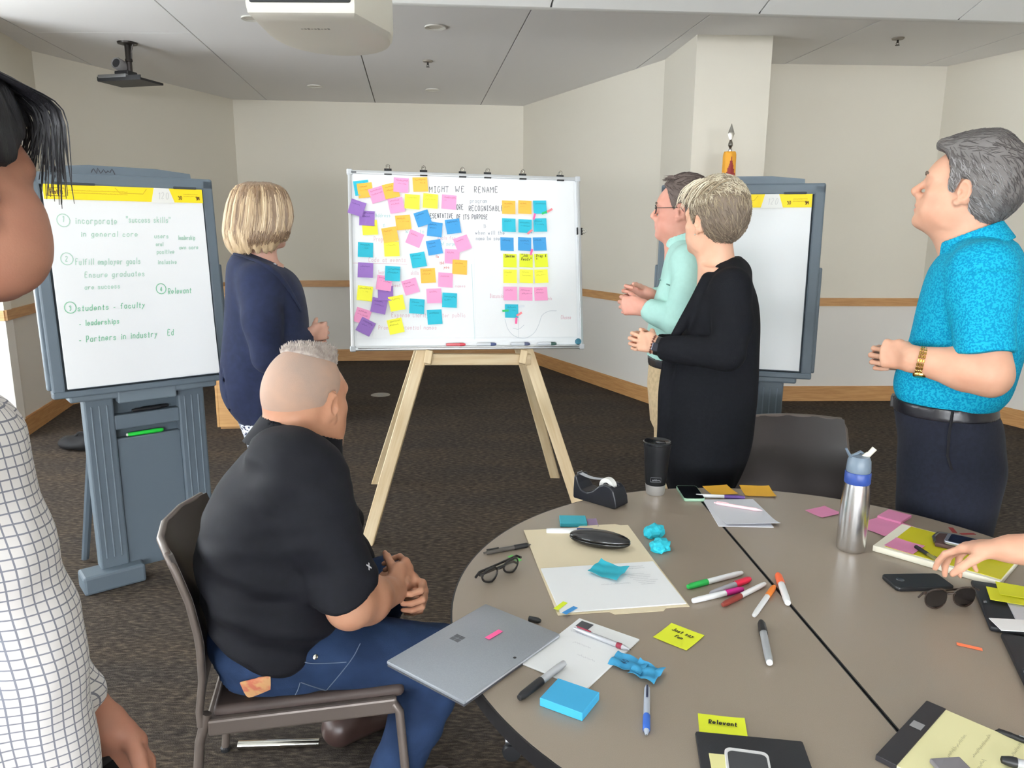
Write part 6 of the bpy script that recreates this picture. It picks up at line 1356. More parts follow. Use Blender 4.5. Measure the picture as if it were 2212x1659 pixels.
    o = mb.build('bead_bracelet', mat('beads_brown', (112, 62, 50), .4), P.root, smooth=60); o['kind'] = 'stuff'
    # patterned top showing under the hem, trousers
    f2 = Blob(); f2.loft([S(1040, 1460, 1582, .15), S(1056, 1462, 1578, .15), S(1068, 1466, 1570, .145)]); P.put('patterned_top', f2.mesh('top', .007), mat('cloth_patterned', (36, 38, 42), .8, rgb2=(190, 190, 186), vscale=70, ramp=(.52, .56)))
    t = Blob(); t.loft([S(1000, 1450, 1580, .16), S(1075, 1452, 1576, .165)], smooth=False, k=.04)
    for sg in (-1, 1): a_ = pt(1515, 1070, sg * .085); t.cap(a_, (a_[0], sg * .09, .48), .088, .062, k=.04); t.cap((a_[0], sg * .09, .48), (a_[0] + .01, sg * .095, .05), .060, .048, k=.03)
    P.put('trousers', t.mesh('trousers', .009), cloth('black_trousers', (28, 28, 32)))
    a_ = pt(1515, 1070, 0); shoes(P, ((a_[0], -.095), (a_[0], .095)), mat('shoe_black', (0, 0, 0)), math.radians(150))
woman_cardigan()

# ---- man in the mint shirt, profile facing left, half hidden behind the woman in black
def man_mint():
    P = Person('man with glasses in a mint shirt and khaki trousers behind the woman in black', 1475, 770, 3.21); pt = P.pt
    sk = skin('rosy', (204, 142, 124), (214, 158, 140)); hd = Head(pt(1473, 455), frame(174, 2), 1.03)
    b = Blob(); hd.build(b, jaw=1.10, nose=.85)
    b.cap(hd.at(-.018, 0, -.045), pt(1487, 545), .064, .072, k=.03); b.cap(hd.at(.02, 0, -.09), pt(1472, 540), .045, .055, k=.05); b.loft([P.sec(540, 1440, 1520, .12), P.sec(620, 1425, 1525, .15), P.sec(720, 1410, 1520, .14)], k=.03)
    w1, w2 = pt(1392, 665, -.15), pt(1405, 640, .05)
    b.cap(pt(1440, 690, -.19), w1, .045, .032, k=.02); hand(b, w1, (-.93, .25, .05), (.2, .9, .2), (.1, 0, 1), 1.0, (50, 70, 40), (.7, .7)); b.cap(pt(1450, 660, .16), w2, .045, .032, k=.02); hand(b, w2, (-.95, -.25, .12), (.1, -.8, -.45), (.05, .0, 1), 1.0, (42, 62, 45), (.7, .8))
    body_mesh(P, b, hd, .0085, [around(hd.c, .15, .0048), around(pt(1372, 655, -.04), (.10, .14, .08), .0042)], sk, lips('rosy', (204, 132, 122)))
    hd.extras(P.root, mat('brow_brown', (96, 76, 66), .8))
    hm = mat('hair_brown_grey', (98, 86, 81), .6, spec=.3)
    hb = hd.cap(.010, [-.2, -.088, -.055, -.028, -.018, -.002, .012, .020, .030, .045, .062, .085], [-.085, -.084, -.075, -.055, .022, .028, .026, -.002, .010, .050, .085, .105], top=.012, back=.006); me = hb.mesh('hair', .0055); P.put('hair', me, hm); short_hair(P, hd, 800, mat('hair_brown_dark', (82, 70, 66), .6), 80, me); short_hair(P, hd, 600, mat('hair_brown_light', (136, 122, 116), .6), 81, me, region=lambda p: p[2] < .07)
    mb = MB(); rs = random.Random(5)
    for i in range(60):
        yy = rs.uniform(-.05, .05); x0 = rs.uniform(-.05, .02); pts = [hd.at(x0, yy, .130 - abs(yy) * .3), hd.at(x0 + .03, yy, .138 - abs(yy) * .3), hd.at(min(.085, x0 + .065), yy, .126 + rs.uniform(-.005, .012) - abs(yy) * .3)]
        mb.tube([tuple(p) for p in catmull(pts, 2)], [.0024, .0026, .0024, .0016, .0006], 4)
    mb.build('front_tuft', hm, P.root, smooth=80)
    # spectacles
    fr = mat('spectacle_frame', (0, 0, 0)); mb = MB()
    for sg in (1, -1):
        pts = [hd.at(.104 - .010 * abs(math.cos(a)) * (1 if sg * math.cos(a) > 0 else 0), sg * .034 + .025 * math.cos(a), .000 + .017 * math.sin(a)) for a in [2 * math.pi * k / 16 for k in range(16)]]
        mb.tube([tuple(p) for p in pts], .0017, 6, closed=True); mb.tube([tuple(hd.at(.096, sg * .060, .006)), tuple(hd.at(.05, sg * .076, .008)), tuple(hd.at(-.004, sg * .083, .010)), tuple(hd.at(-.02, sg * .084, -.008))], .0016, 6)
    mb.tube([tuple(hd.at(.105, .010, .004)), tuple(hd.at(.110, 0, .007)), tuple(hd.at(.105, -.010, .004))], .0016, 6); mb.build('spectacles', fr, P.root, smooth=60)
    mint = mat('cloth_mint', (168, 210, 201), .8, spec=.2, var=.008, vscale=60, bump=.15, bscale=500); S = P.sec; s = Blob()
    s.loft([S(522, 1452, 1515, .09), S(538, 1444, 1532, .16), S(560, 1437, 1545, .20), S(610, 1425, 1550, .21), S(660, 1410, 1550, .20), S(715, 1398, 1546, .19), S(760, 1398, 1540, .18), S(775, 1402, 1538, .175)], k=.02)
    for sg, el, w in ((-1, pt(1468, 702, -.24), pt(1398, 667, -.155)), (1, pt(1470, 690, .235), pt(1410, 642, .06))):
        sh = pt(1490, 565, sg * .17); s.chain([sh, pt(1488, 630, sg * .215), el], [.075, .066, .058], k=.03); s.cap(el, el + (w - el) * .75, .058, .048, k=.02); s.cyl(el + (w - el) * .5, w, .050, .044, k=.012)
    me = s.mesh('dress_shirt', .0075, warp=folds(41, .0055, 24)); P.put('dress_shirt', me, mint)
    cl = Blob(); cc = pt(1480, 520); n_ = nrm((-.34, 0, 1)); cl.cyl(cc - n_ * .035, cc + n_ * .032, .092, .080, k=.01); cl.cyl(cc - n_ * .05, cc + n_ * .05, .084, .071, k=.004, op='s'); cl.box(pt(1438, 538), (.03, .012, .05), rnd=.004, op='s', k=.01); P.put('collar', cl.mesh('collar', .005), mint)
    mb = MB(); mb.tube([tuple(pt(1424, 603, -.075)), tuple(pt(1436, 612, -.13)), tuple(pt(1446, 616, -.17))], .003, 5); mb.build('pocket_edge', mat('seam_mint', (92, 130, 122), .8), P.root)
    bl = Blob(); bl.loft([S(764, 1399, 1539, .178), S(784, 1400, 1538, .178)], smooth=False); P.put('belt', bl.mesh('belt', .007), mat('belt_black', (0, 0, 0)))
    t = Blob(); kh = cloth('khaki', (190, 168, 134), .05, 60); t.loft([S(780, 1402, 1536, .175), S(830, 1398, 1536, .18), S(900, 1404, 1530, .175)], k=.03)
    for sg in (-1, 1): a_ = pt(1462, 880, sg * .088); t.cap(a_, (a_[0] + .0, sg * .095, .5), .098, .074, k=.04); t.cap((a_[0], sg * .095, .5), (a_[0] + .02, sg * .10, .05), .072, .060, k=.03)
    P.put('trousers', t.mesh('trousers', .009, warp=folds(51, .004, 20)), kh); a_ = pt(1462, 880, 0); shoes(P, ((a_[0], -.10), (a_[0], .10)), mat('shoe_brown', (74, 52, 40), .4), math.pi)
man_mint()

# ---- woman in the navy blazer, seen from behind, turned to the right
def woman_blazer():
    P = Person('woman with a blond bob in a navy blazer standing by the left easel', 570, 800, 3.0); pt = P.pt
    sk = skin('light', (200, 152, 134), (210, 166, 148)); hd = Head(pt(566, 468), frame(32, -3), 1.0)
    b = Blob(); hd.build(b, jaw=.92, nose=.9, ears=False)
    b.cap(hd.at(-.022, 0, -.045), pt(572, 578), .052, .056, k=.03); b.loft([P.sec(572, 535, 612, .10), P.sec(640, 520, 620, .13), P.sec(720, 520, 625, .12)], k=.03)
    w1 = pt(668, 724, -.05); b.cap(pt(640, 745, -.10), w1, .034, .026, k=.02); hand(b, w1, (.85, .5, .1), (-.3, .8, .2), (-.1, 0, 1), .88, (45, 60, 40), (.6, .7)); w2 = pt(660, 726, .1); b.cap(pt(630, 745, .16), w2, .034, .026, k=.02); hand(b, w2, (.85, -.4, .1), (-.3, -.8, .2), (-.1, 0, 1), .88, (45, 60, 40), (.6, .7))
    body_mesh(P, b, hd, .0085, [around(hd.c, .14, .0048), around(pt(680, 722, .03), (.07, .12, .06), .0042)], sk, lips('light', (198, 124, 120)))
    hd.extras(P.root, mat('brow_fair', (0, 0, 0)), eye=True)
    # bob
    hb = Blob(); L = [(pt(560, y)[2], pt(x0, y)[0], pt(x1, y)[0], ry) for y, x0, x1, ry in ((394, 530, 586, .045), (401, 513, 606, .075), (414, 501, 620, .095), (440, 491, 630, .098), (470, 485, 634, .104), (500, 482, 628, .106), (520, 484, 620, .104), (535, 490, 612, .098), (548, 500, 600, .088))]
    hb.loft([(z, (a + c) / 2, 0, (c - a) / 2, ry) for z, a, c, ry in L], p=2.1, k=.01)
    fwd = hd.R[:, 0]; hb.ell(hd.at(.13, -.01, -.035), (.075, .062, .085), hd.R, k=.012, op='s'); hb.half(pt(595, 533), (.78, .1, -.62), .02); hb.cap(hd.at(-.03, 0, -.13), pt(568, 600), .066, .07, k=.012, op='s')
    def warp(X, Y, Z):
        a = np.arctan2(Y, X - hd.c[0]); return .0022 * np.sin(a * 19 + 5 * np.sin(Z * 12)) + .0012 * np.sin(a * 43 + Z * 20)
    me = hb.mesh('hair', .0052, warp=warp); gd = hair_m('blond', (172, 146, 114), (202, 178, 144), (1, 1, .05), 70, .42); rt = hair_m('blond_root_and_shade', (118, 95, 74), (146, 120, 94), (1, 1, .05), 70, .42); ul = rt
    P.put('hair', me, [gd, rt, ul]); rs = np.random.RandomState(3); ztop, z1 = pt(560, 398)[2], pt(560, 440)[2]
    set_slots(me, lambda c: np.where(c[:, 2] + .012 * np.sin(np.arctan2(c[:, 1], c[:, 0] - hd.c[0]) * 23) > z1 + .01, 1, 0))
    mb1, mb2, mb3 = MB(), MB(), MB(); r = random.Random(2)
    prof = sorted([(z, (a + c) / 2, (c - a) / 2, ry) for z, a, c, ry in L]); zs = [q[0] for q in prof]
    def surf(a, z, o): cx, rx, ry = (float(np.interp(z, zs, [q[i] for q in prof])) for i in (1, 2, 3)); return (cx + (rx + o) * math.cos(a), (ry + o) * math.sin(a), z)
    for i in range(900):
        a = math.radians(r.uniform(165, 345)); zt = r.uniform(zs[-1] - .09, zs[-1] - .008); zb = zs[0] + r.uniform(-.004, .05) + max(0, (a - math.radians(250))) * .03; o = r.uniform(.0, .005); da = r.uniform(-.10, .10); n = 9
        vv = math.sin(a * 13 + 1.3) + .7 * math.sin(a * 29 + .4) + r.gauss(0, .35) - (1.1 if zt > zs[-1] - .045 else 0) + .9 * (1 if a < math.radians(215) else 0) - .5 * max(0, a - math.radians(270)); mm = mb2 if vv < -.75 else (mb3 if vv > .75 else mb1)
        mm.tube([surf(a + da * (k / n) ** 2 - (.05 if a < 4.2 else 0), zt + (zb - zt) * k / n, o - (.010 * max(0, (k - 6) / 3) if k > 6 else 0) * r.uniform(.2, 1.2)) for k in range(n + 1)], [.0012 * (1 - (k / (n + 1.)) ** 3) + .0002 for k in range(n + 1)], 4)
    for i in range(260):  # the bob's underside shade, put into the colour of short dark strands
        a = math.radians(r.uniform(255, 345)); zt = zs[0] + r.uniform(.05, .09); zb = zs[0] + r.uniform(.0, .03) + max(0, a - math.radians(250)) * .03; o = r.uniform(.002, .006); n = 6
        mb2.tube([surf(a + r.uniform(-.02, .02), zt + (zb - zt) * k / n, o - (.014 * max(0, (k - 3) / 3))) for k in range(n + 1)], [.0013 * (1 - (k / (n + 1.)) ** 3) + .0002 for k in range(n + 1)], 4)
    mb1.build('hair_strands', gd, P.root, smooth=80)['kind'] = 'stuff'; mb2.build('hair_strands', rt, P.root, smooth=80)['kind'] = 'stuff'; mb3.build('hair_strands', hair_m('blond_pale', (214, 192, 158), (232, 214, 184), (1, 1, .05), 70, .42), P.root, smooth=80)['kind'] = 'stuff'
    # blazer
    nv = cloth('navy_blazer', (34, 41, 66), .06, 40, .15); S = P.sec; s = Blob()
    s.loft([S(546, 506, 548, .05), S(556, 498, 572, .11), S(572, 490, 604, .16), S(594, 487, 636, .185), S(630, 484, 656, .19), S(690, 480, 668, .18), S(750, 476, 666, .175), S(810, 473, 660, .18), S(850, 478, 654, .185), S(885, 496, 650, .18), S(902, 512, 646, .175)], k=.02)
    for sg, sh, el, w in ((-1, pt(560, 612, -.16), pt(582, 772, -.21), pt(664, 728, -.06)), (1, pt(545, 612, .16), pt(560, 770, .21), pt(654, 730, .10))):
        s.chain([sh, (sh + el) / 2 + np.array([-.01, sg * .015, 0]), el], [.075, .066, .058], k=.03); s.cap(el, el + (w - el) * .8, .058, .046, k=.02); s.cyl(el + (w - el) * .5, w, .050, .040, k=.012)
    b_ = pt(474, 850); s.box(b_ + np.array([.035, -.13, .0]), (.006, .06, .12), np.array([[1, 0, -.12], [0, 1, 0], [.12, 0, 1]]), op='s', k=.008)
    me = s.mesh('blazer', .007, warp=folds(61, .0045, 18, (1, 1, .6))); P.put('blazer', me, nv)
    mb = MB(); lp_ = [(508, 549), (530, 556), (556, 566), (580, 578), (600, 594), (618, 616), (634, 642), (650, 672)]; mb.tube([tuple(P.hit(me, x, y, .003)[0]) for x, y in lp_], [.010, .013, .014, .014, .014, .013, .011, .006], 8, flat=.4); mb.build('collar', nv, P.root, smooth=60)
    mb = MB(); mb.tube([tuple(pt(x, y, d)) for x, y, d in ((592, 570, -.075), (606, 600, -.09), (622, 630, -.10), (636, 652, -.11))], .011, 8, flat=.5); mb.build('scarf', mat('cloth_scarf', (40, 44, 60), .8, rgb2=(210, 212, 220), vscale=70, ramp=(.5, .55)), P.root, smooth=60)
    sk_ = Blob(); sk_.loft([S(830, 500, 640, .15), S(890, 506, 645, .16), S(960, 535, 640, .15)], smooth=False, k=.03)
    for sg in (-1, 1): a_ = pt(588, 950, sg * .08); sk_.cap(a_, (a_[0], sg * .085, .45), .082, .060, k=.04); sk_.cap((a_[0], sg * .085, .45), (a_[0], sg * .09, .07), .058, .046, k=.03)
    P.put('trousers', sk_.mesh('trousers', .009), mat('cloth_zigzag', (44, 52, 82), .8, rgb2=(226, 230, 240), vscale=52, vstretch=(1, 1, 2.2), ramp=(.44, .48))); a_ = pt(588, 950, 0); shoes(P, ((a_[0], -.09), (a_[0], .09)), mat('shoe_black', (0, 0, 0)), math.radians(40))
woman_blazer()
# ---- man in the black polo, seated, seen from behind his right side
def man_seated():
    P = Person('man with a grey flat top in a black polo and jeans seated at left', 575, 1450, 1.74); pt = P.pt
    sk = skin('tan', (186, 132, 104), (198, 148, 120)); hd = Head(pt(663, 866, .08), frame(44, -3), 1.08)
    b = Blob(); hd.build(b, jaw=1.14, nose=.9)
    b.cap(hd.at(-.03, 0, -.03), pt(645, 985, .05), .076, .084, k=.03); b.cap(hd.at(-.060, 0, -.050), pt(622, 935, .04), .052, .060, k=.03); b.cap(hd.at(.01, 0, -.08), pt(680, 975, .07), .05, .06, k=.05)
    for dx, dz, k_ in ((-.080, -.050, .016), (-.086, -.074, .014)): b.cap(hd.at(dx, .028, dz), hd.at(dx, -.032, dz), .028, k=k_)
    b.loft([P.sec(1000, 520, 690, .14, .03), P.sec(1100, 490, 700, .15, .02), P.sec(1250, 490, 680, .15, .0), P.secd(1400, 510, 650, .14, -.15)], k=.03)
    sh, el, wr = pt(668, 1052, -.15), pt(757, 1305, -.20), pt(848, 1276, -.03)
    b.chain([sh, el], [.062, .052]); b.cap(el, el + (wr - el) * .35, .054, .057, k=.03); b.cap(el + (wr - el) * .35, wr, .056, .037, k=.03); hand(b, wr, (.62, .75, .10), (-.5, .5, -.3), (-.3, .1, 1), 1.08, (48, 60, 40), (.6, .8))
    sh2, el2, wr2 = pt(650, 1040, .28), pt(770, 1260, .28), pt(866, 1264, .10); b.chain([sh2, el2, wr2], [.06, .052, .036]); hand(b, wr2, (.45, -.85, .05), (-.7, -.3, -.3), (-.1, .1, 1), 1.08, (45, 60, 40), (.6, .8))
    body_mesh(P, b, hd, .0075, [around(hd.c, .15, .0040), around(pt(866, 1274, .02), (.075, .12, .07), .0038)], sk, lips('tan', (170, 106, 92)))
    hd.extras(P.root, mat('brow_grey', (0, 0, 0)))
    # flat top: short silver brush on top, shaved grey stubble at the sides and back
    st = mat('hair_stubble', (188, 154, 134), .75, spec=.3, rgb2=(168, 146, 134), vscale=10, bump=.3, bscale=900, ramp=(.35, .7)); sv = mat('hair_silver', (186, 176, 168), .6, spec=.3, rgb2=(160, 148, 142), vscale=60)
    XS, ZS = [-.2, -.09, -.06, -.03, -.018, .0, .014, .02, .034, .05, .075, .1], [-.048, -.045, -.040, -.03, .025, .030, .026, .0, .02, .06, .085, .10]
    hb = hd.cap(.0022, XS, ZS); me = hb.mesh('shaved_hair', .005); P.put('shaved_hair', me, st)
    tb = Blob(); hd.e(tb, (-.012, 0, .037), (.1020, .0780, .0945)); tb.box(hd.at(.014, 0, .112), (.052 * hd.s, .040 * hd.s, .016 * hd.s), hd.R, rnd=.016, k=.035); tb.half(hd.at(0, 0, .099), -(hd.R[:, 2] + .34 * hd.R[:, 0]), .012); tb.half(hd.at(-.085, 0, .09), -hd.R[:, 0] - .5 * hd.R[:, 2], .02)
    me = tb.mesh('hair', .0042); P.put('hair', me, sv)
    mb = MB(); r = random.Random(6); V = verts_of(me); N = np.empty(len(V) * 3, np.float32); me.vertices.foreach_get('normal', N); N = N.reshape(-1, 3)
    for i in range(1500):
        k = r.randrange(len(V)); q = hd.loc(V[k])
        if q[2] + .30 * q[0] < .096: continue
        p = V[k]; d = nrm(N[k] * .30 + hd.R @ np.array([.2, 0, 1.0]) + np.array([r.gauss(0, .2), r.gauss(0, .2), 0])); mb.tube([tuple(p), tuple(p + d * r.uniform(.004, .009))], [.0011, .0004], 3)
    mb.build('bristles', sv, P.root)['kind'] = 'stuff'
    # polo
    bk = mat('cloth_black_polo', (17, 18, 25), .78, spec=.25, var=.06, vscale=50, bump=.15, bscale=600); S = lambda y, a, c, ry, d=0: P.sec(y, a, c, ry, d); s = Blob()
    s.loft([S(958, 564, 692, .12, .05), S(974, 544, 706, .155, .05), S(1001, 513, 726, .20, .04), S(1060, 462, 742, .225, .04), S(1130, 434, 744, .235, .03), S(1210, 426, 742, .235, .02), S(1290, 434, 750, .23, .0), P.secd(1400, 452, 752, .215, -.13), P.secd(1440, 474, 735, .205, -.17), P.secd(1472, 500, 690, .19, -.18)], k=.02)
    s.cap(pt(600, 992, -.06), pt(640, 992, .14), .070, k=.05); s.cap(pt(640, 1012, -.12), pt(664, 1012, .23), .085, k=.06)
    s.cap(pt(664, 1050, -.135), pt(700, 1150, -.165), .092, .086, k=.04); s.cyl(pt(676, 1085, -.145), pt(752, 1284, -.195), .086, .080, k=.02); s.cap(pt(660, 1045, .25), pt(720, 1150, .28), .088, .084, k=.04); s.cyl(pt(690, 1100, .26), pt(760, 1245, .28), .085, .08, k=.02)
    fo = folds(71, .0060, 19, (1, 1, .9)); fo2 = folds(72, .0026, 48, (.7, .7, 1.2))
    me = s.mesh('polo_shirt', .0065, warp=lambda X, Y, Z: fo(X, Y, Z) + fo2(X, Y, Z) + .009 * np.sin(Z * 60 + X * 20 - 6 * Y) * np.clip((.88 - Z) * 5, 0, 1)); P.put('polo_shirt', me, bk)
    cl = Blob(); cc = pt(644, 952, .05); n_ = nrm((.40, .16, 1.0)); cl.cyl(cc - n_ * .040, cc + n_ * .036, .128, .104, k=.010); cl.cyl(cc - n_ * .06, cc + n_ * .06, .117, .092, k=.004, op='s'); P.put('collar', cl.mesh('collar', .0048), bk)
    mb = MB()
    for a in (.7, 2.4): mb.ribbon([(-.007 * math.cos(a), -.009 * math.sin(a)), (0, 0), (.007 * math.cos(a), .009 * math.sin(a))], .004)
    p, n = P.hit(me, 796, 1224, .0015); o = mb.build('sleeve_mark', mat('mark_white', (210, 210, 214), .7), P.root); o.location = p; o.rotation_euler = n.to_track_quat('Z', 'Y').to_euler()
    # belt, jeans, shoes
    bl = Blob(); bl.loft([P.secd(1462, 500, 690, .192, -.18), P.secd(1490, 508, 690, .194, -.18)], smooth=False); P.put('belt', bl.mesh('belt', .006), mat('belt_black', (0, 0, 0)))
    dn = mat('cloth_denim', (28, 43, 70), .85, spec=.15, rgb2=(44, 64, 98), vscale=7, bump=.3, bscale=700, ramp=(.35, .75)); j = Blob()
    hx = pt(590, 1490, -.17)[0]; hipR, kneeR, hipL, kneeL = np.array([hx + .02, -.095, .565]), pt(962, 1418, -.10), np.array([hx + .02, .10, .565]), pt(838, 1262, .22)
    j.ell((hx - .01, 0, .552), (.140, .188, .086), k=.03); j.loft([(.50, hx, 0, .125, .180), (.55, hx, 0, .125, .188), (pt(590, 1478, -.18)[2], (pt(505, 1478, -.18)[0] + pt(690, 1478, -.18)[0]) / 2, 0, .108, .188)], k=.03, smooth=False)
    j.cap(hipR, kneeR, .098, .078, k=.05); fR = pt(838, 1758, -.10); fR[2] = .11; mR = (np.array(kneeR) * .5 + fR * .5); j.cap(kneeR, mR, .078, .072, k=.03); j.cap(mR, fR, .072, .066, k=.02)
    j.cap(hipL, kneeL, .096, .078, k=.05); fL = np.array(pt(748, 1560, .26)); fL[2] = .15; j.cap(kneeL, (np.array(kneeL) + fL) / 2, .076, .070, k=.03); j.cyl((np.array(kneeL) + fL) / 2, fL, .068, .064, k=.03)
    fj = folds(81, .0038, 24); fj2 = folds(82, .0016, 60); me = j.mesh('jeans', .007, warp=lambda X, Y, Z: fj(X, Y, Z) + fj2(X, Y, Z)); P.put('jeans', me, dn)
    mb = MB(); bil = lambda u, v, i: ((522, 1470)[i] * (1 - u) + (584, 1456)[i] * u) * (1 - v) + ((537, 1504)[i] * (1 - u) + (585, 1484)[i] * u) * v
    mb.sheet(lambda u, v: tuple(P.hit(me, bil(u, v, 0), bil(u, v, 1), .0045)[0]), 8, 5, -.003); mb.build('leather_patch', mat('patch_tan', (206, 156, 108), .6, rgb2=(196, 112, 88), vscale=40, ramp=(.45, .6)), P.root)
    p, n = P.hit(me, 681, 1419, .001); mb = MB(); mb.lathe([(0, .003), (.006, .002), (.007, 0)], 10, Matrix.Translation(p) @ n.to_track_quat('Z', 'Y').to_matrix().to_4x4()); mb.build('rivet', chrome, P.root)
    st_ = mat('denim_stitch', (104, 116, 134), .8)
    for pts in (((640, 1424), (665, 1432), (690, 1433), (720, 1432), (748, 1430)), ((612, 1524), (630, 1510), (642, 1492), (648, 1474)), ((650, 1474), (680, 1484), (710, 1492), (750, 1496), (780, 1496)), ((705, 1490), (735, 1455), (762, 1420), (778, 1390))):
        mb = MB(); mb.tube([tuple(P.hit(me, *p, .0010)[0]) for p in catmull(pts, 5)], .0012, 4); mb.build('stitching', st_, P.root)
    leather = mat('shoe_dark_brown', (62, 46, 42), .4); f = nrm((.9, .3, 0))
    for F in (fL, fR):
        b2 = Blob(); p = np.array([F[0] - .02, F[1], 0]); b2.cap(p + (0, 0, .05), p + f * .19 + (0, 0, .036), .048, .040, k=.03); b2.cap(p + (0, 0, .07), p + f * .05 + (0, 0, .10), .05, .045, k=.03); b2.half((0, 0, .003), (0, 0, -1), .004); P.put('shoe', b2.mesh('shoe', .007), leather)
man_seated()

# ---- man in the checked shirt, close at the left edge, looking away to the right
def man_check():
    P = Person('dark haired man in a white checked shirt close at the left edge', -130, 800, .80); pt = P.pt
    sk = skin('brown', (168, 116, 96), (180, 130, 108)); hd = Head(pt(-168, 404, .0), frame(38, -2), 1.03)
    b = Blob(); hd.build(b, jaw=1.14, nose=.8); hd.e(b, (.052, -.050, -.048), (.040, .026, .046), k=.03); hd.e(b, (.030, -.052, -.070), (.045, .024, .035), k=.03)
    b.cap(hd.at(-.02, 0, -.045), pt(-205, 780), .060, .066, k=.03); b.loft([P.sec(790, -300, -120, .10), P.sec(950, -350, -80, .14), P.sec(1300, -350, -10, .14), P.sec(1620, -340, 20, .13)], k=.04)
    sh, el, wr = pt(-120, 985, -.12), pt(40, 1340, -.12), pt(128, 1760, -.10); b.chain([sh, el], [.050, .042], k=.03); b.chain([el, wr], [.042, .028], k=.02); hand(b, wr, (.15, .25, -.95), (-.9, .35, -.1), (.2, .95, .2), 1.0, (25, 30, 20), (.4, .9))
    e2, w2 = pt(60, 1420, .10), pt(212, 1556, .08); b.chain([pt(-80, 960, .14), e2], [.050, .042], k=.03); b.chain([e2, w2], [.042, .029], k=.02); hand(b, w2, (.34, -.1, -.94), (-.6, -.7, -.3), (.7, -.6, .3), 1.0, (28, 40, 30), (.6, .8))
    body_mesh(P, b, hd, .008, [around(hd.c, .15, .0042), around(pt(236, 1640, .08), (.06, .07, .10), .004)], sk, lips('brown', (150, 92, 84)))
    hd.extras(P.root, mat('brow_black', (24, 20, 20), .8))
    bh = hair_m('black', (15, 15, 19), (26, 26, 32), (1, 1, .12), 160, .5)
    hb = hd.cap(.017, [-.2, -.09, -.06, -.03, -.018, .0, .015, .022, .036, .055, .075, .1], [-.075, -.07, -.06, -.04, .020, .026, .022, .018, .034, .056, .070, .072], top=.018, back=.008, sides=.003)
    me = hb.mesh('hair', .0055, warp=lambda X, Y, Z: .0018 * np.sin(230 * X + 120 * Y + 40 * Z) + .0012 * np.sin(310 * Y - 140 * X + 60 * Z)); P.put('hair', me, bh)
    mb = MB(); r = random.Random(11)
    def lock(y0, x0, L, o, n, spread, rad=.0014):
        ex = .106 - 4.2 * y0 * y0
        for i in range(n):
            y = y0 + r.uniform(-spread, spread); l = L * r.uniform(.7, 1.05); q = r.uniform(-.004, .004); tw = r.uniform(-.006, .006)
            pts = [hd.at(x0 - .02, y * .8, .144 - abs(y) * .25), hd.at(min(ex, x0 + .045), y, .122 - abs(y) * .2), hd.at(ex + o + q, y * 1.08 - .004, .088), hd.at(ex + o * 1.4 + q, y0 * 1.12 + (y - y0) * .6 + tw, .088 - l * .55), hd.at(ex + o * .8 + q * 1.8, y0 * 1.14 + (y - y0) * .35 + tw * 2.0, .088 - l)]
            mb.tube([tuple(p) for p in catmull(pts, 3)], [rad * (1 - (k / 13.) ** 2) + .0002 for k in range(13)], 4)
    for y0, x0, L, o, n, sp in ((-.074, .004, .100, .006, 9, .004), (-.068, .010, .085, .005, 9, .004), (-.060, .016, .095, .006, 8, .004), (-.052, .022, .070, .005, 7, .003), (-.046, .028, .095, .006, 5, .003), (-.040, .034, .055, .005, 5, .003), (-.034, .036, .090, .008, 4, .002), (-.024, .038, .055, .011, 8, .005), (-.012, .040, .062, .016, 10, .005), (.000, .040, .050, .020, 9, .005), (.012, .040, .05, .022, 8, .006), (.02, .040, .04, .016, 8, .008)): lock(y0, x0, L, o, n, sp)
    for i in range(34): lock(r.uniform(-.080, .02), r.uniform(.0, .04), r.uniform(.05, .10), r.uniform(.002, .016), 1, .002, .0008)
    mb.build('fringe', bh, P.root, smooth=80)['kind'] = 'stuff'
    # white shirt with a grey window check
    m = bpy.data.materials.new('cloth_check'); m.use_nodes = True; nt = m.node_tree; bs = nt.nodes['Principled BSDF']; bs.inputs['Roughness'].default_value = .85
    at = nt.nodes.new('ShaderNodeAttribute'); at.attribute_name = 'weave'; sx = nt.nodes.new('ShaderNodeSeparateXYZ'); nt.links.new(at.outputs['Vector'], sx.inputs[0]); outs = []
    for ax in ('X', 'Y'):
        m1 = nt.nodes.new('ShaderNodeMath'); m1.operation = 'FRACT'; nt.links.new(sx.outputs[ax], m1.inputs[0]); m2 = nt.nodes.new('ShaderNodeMath'); m2.operation = 'LESS_THAN'; m2.inputs[1].default_value = .15; nt.links.new(m1.outputs[0], m2.inputs[0]); outs.append(m2)
    mx_ = nt.nodes.new('ShaderNodeMath'); mx_.operation = 'MAXIMUM'; nt.links.new(outs[0].outputs[0], mx_.inputs[0]); nt.links.new(outs[1].outputs[0], mx_.inputs[1])
    mc = nt.nodes.new('ShaderNodeMix'); mc.data_type = 'RGBA'; mc.inputs[6].default_value = lin((222, 219, 218)); mc.inputs[7].default_value = lin((128, 130, 142)); nt.links.new(mx_.outputs[0], mc.inputs['Factor']); nt.links.new(mc.outputs[2], bs.inputs['Base Color'])
    S = lambda y, a, c, ry, d=0: P.sec(y, a, c, ry, d); s = Blob()
    s.loft([S(815, -260, -150, .07), S(850, -360, -60, .11), S(900, -410, -8, .15), S(971, -440, 18, .165), S(1080, -450, 45, .17), S(1200, -450, 80, .17), S(1320, -450, 120, .17), S(1420, -445, 140, .17), S(1540, -440, 165, .165), S(1720, -430, 185, .16)], k=.02)
    s.chain([pt(-112, 985, -.12), pt(-20, 1200, -.13), pt(46, 1330, -.12), pt(62, 1430, -.12), pt(125, 1720, -.10)], [.064, .056, .054, .050, .046], k=.03)
    s.chain([pt(-80, 960, .14), e2, e2 + (w2 - e2) * .6], [.07, .056, .045], k=.03); s.cap(pt(-400, 985, -.02), pt(-430, 1350, -.05), .07, .06, k=.04)
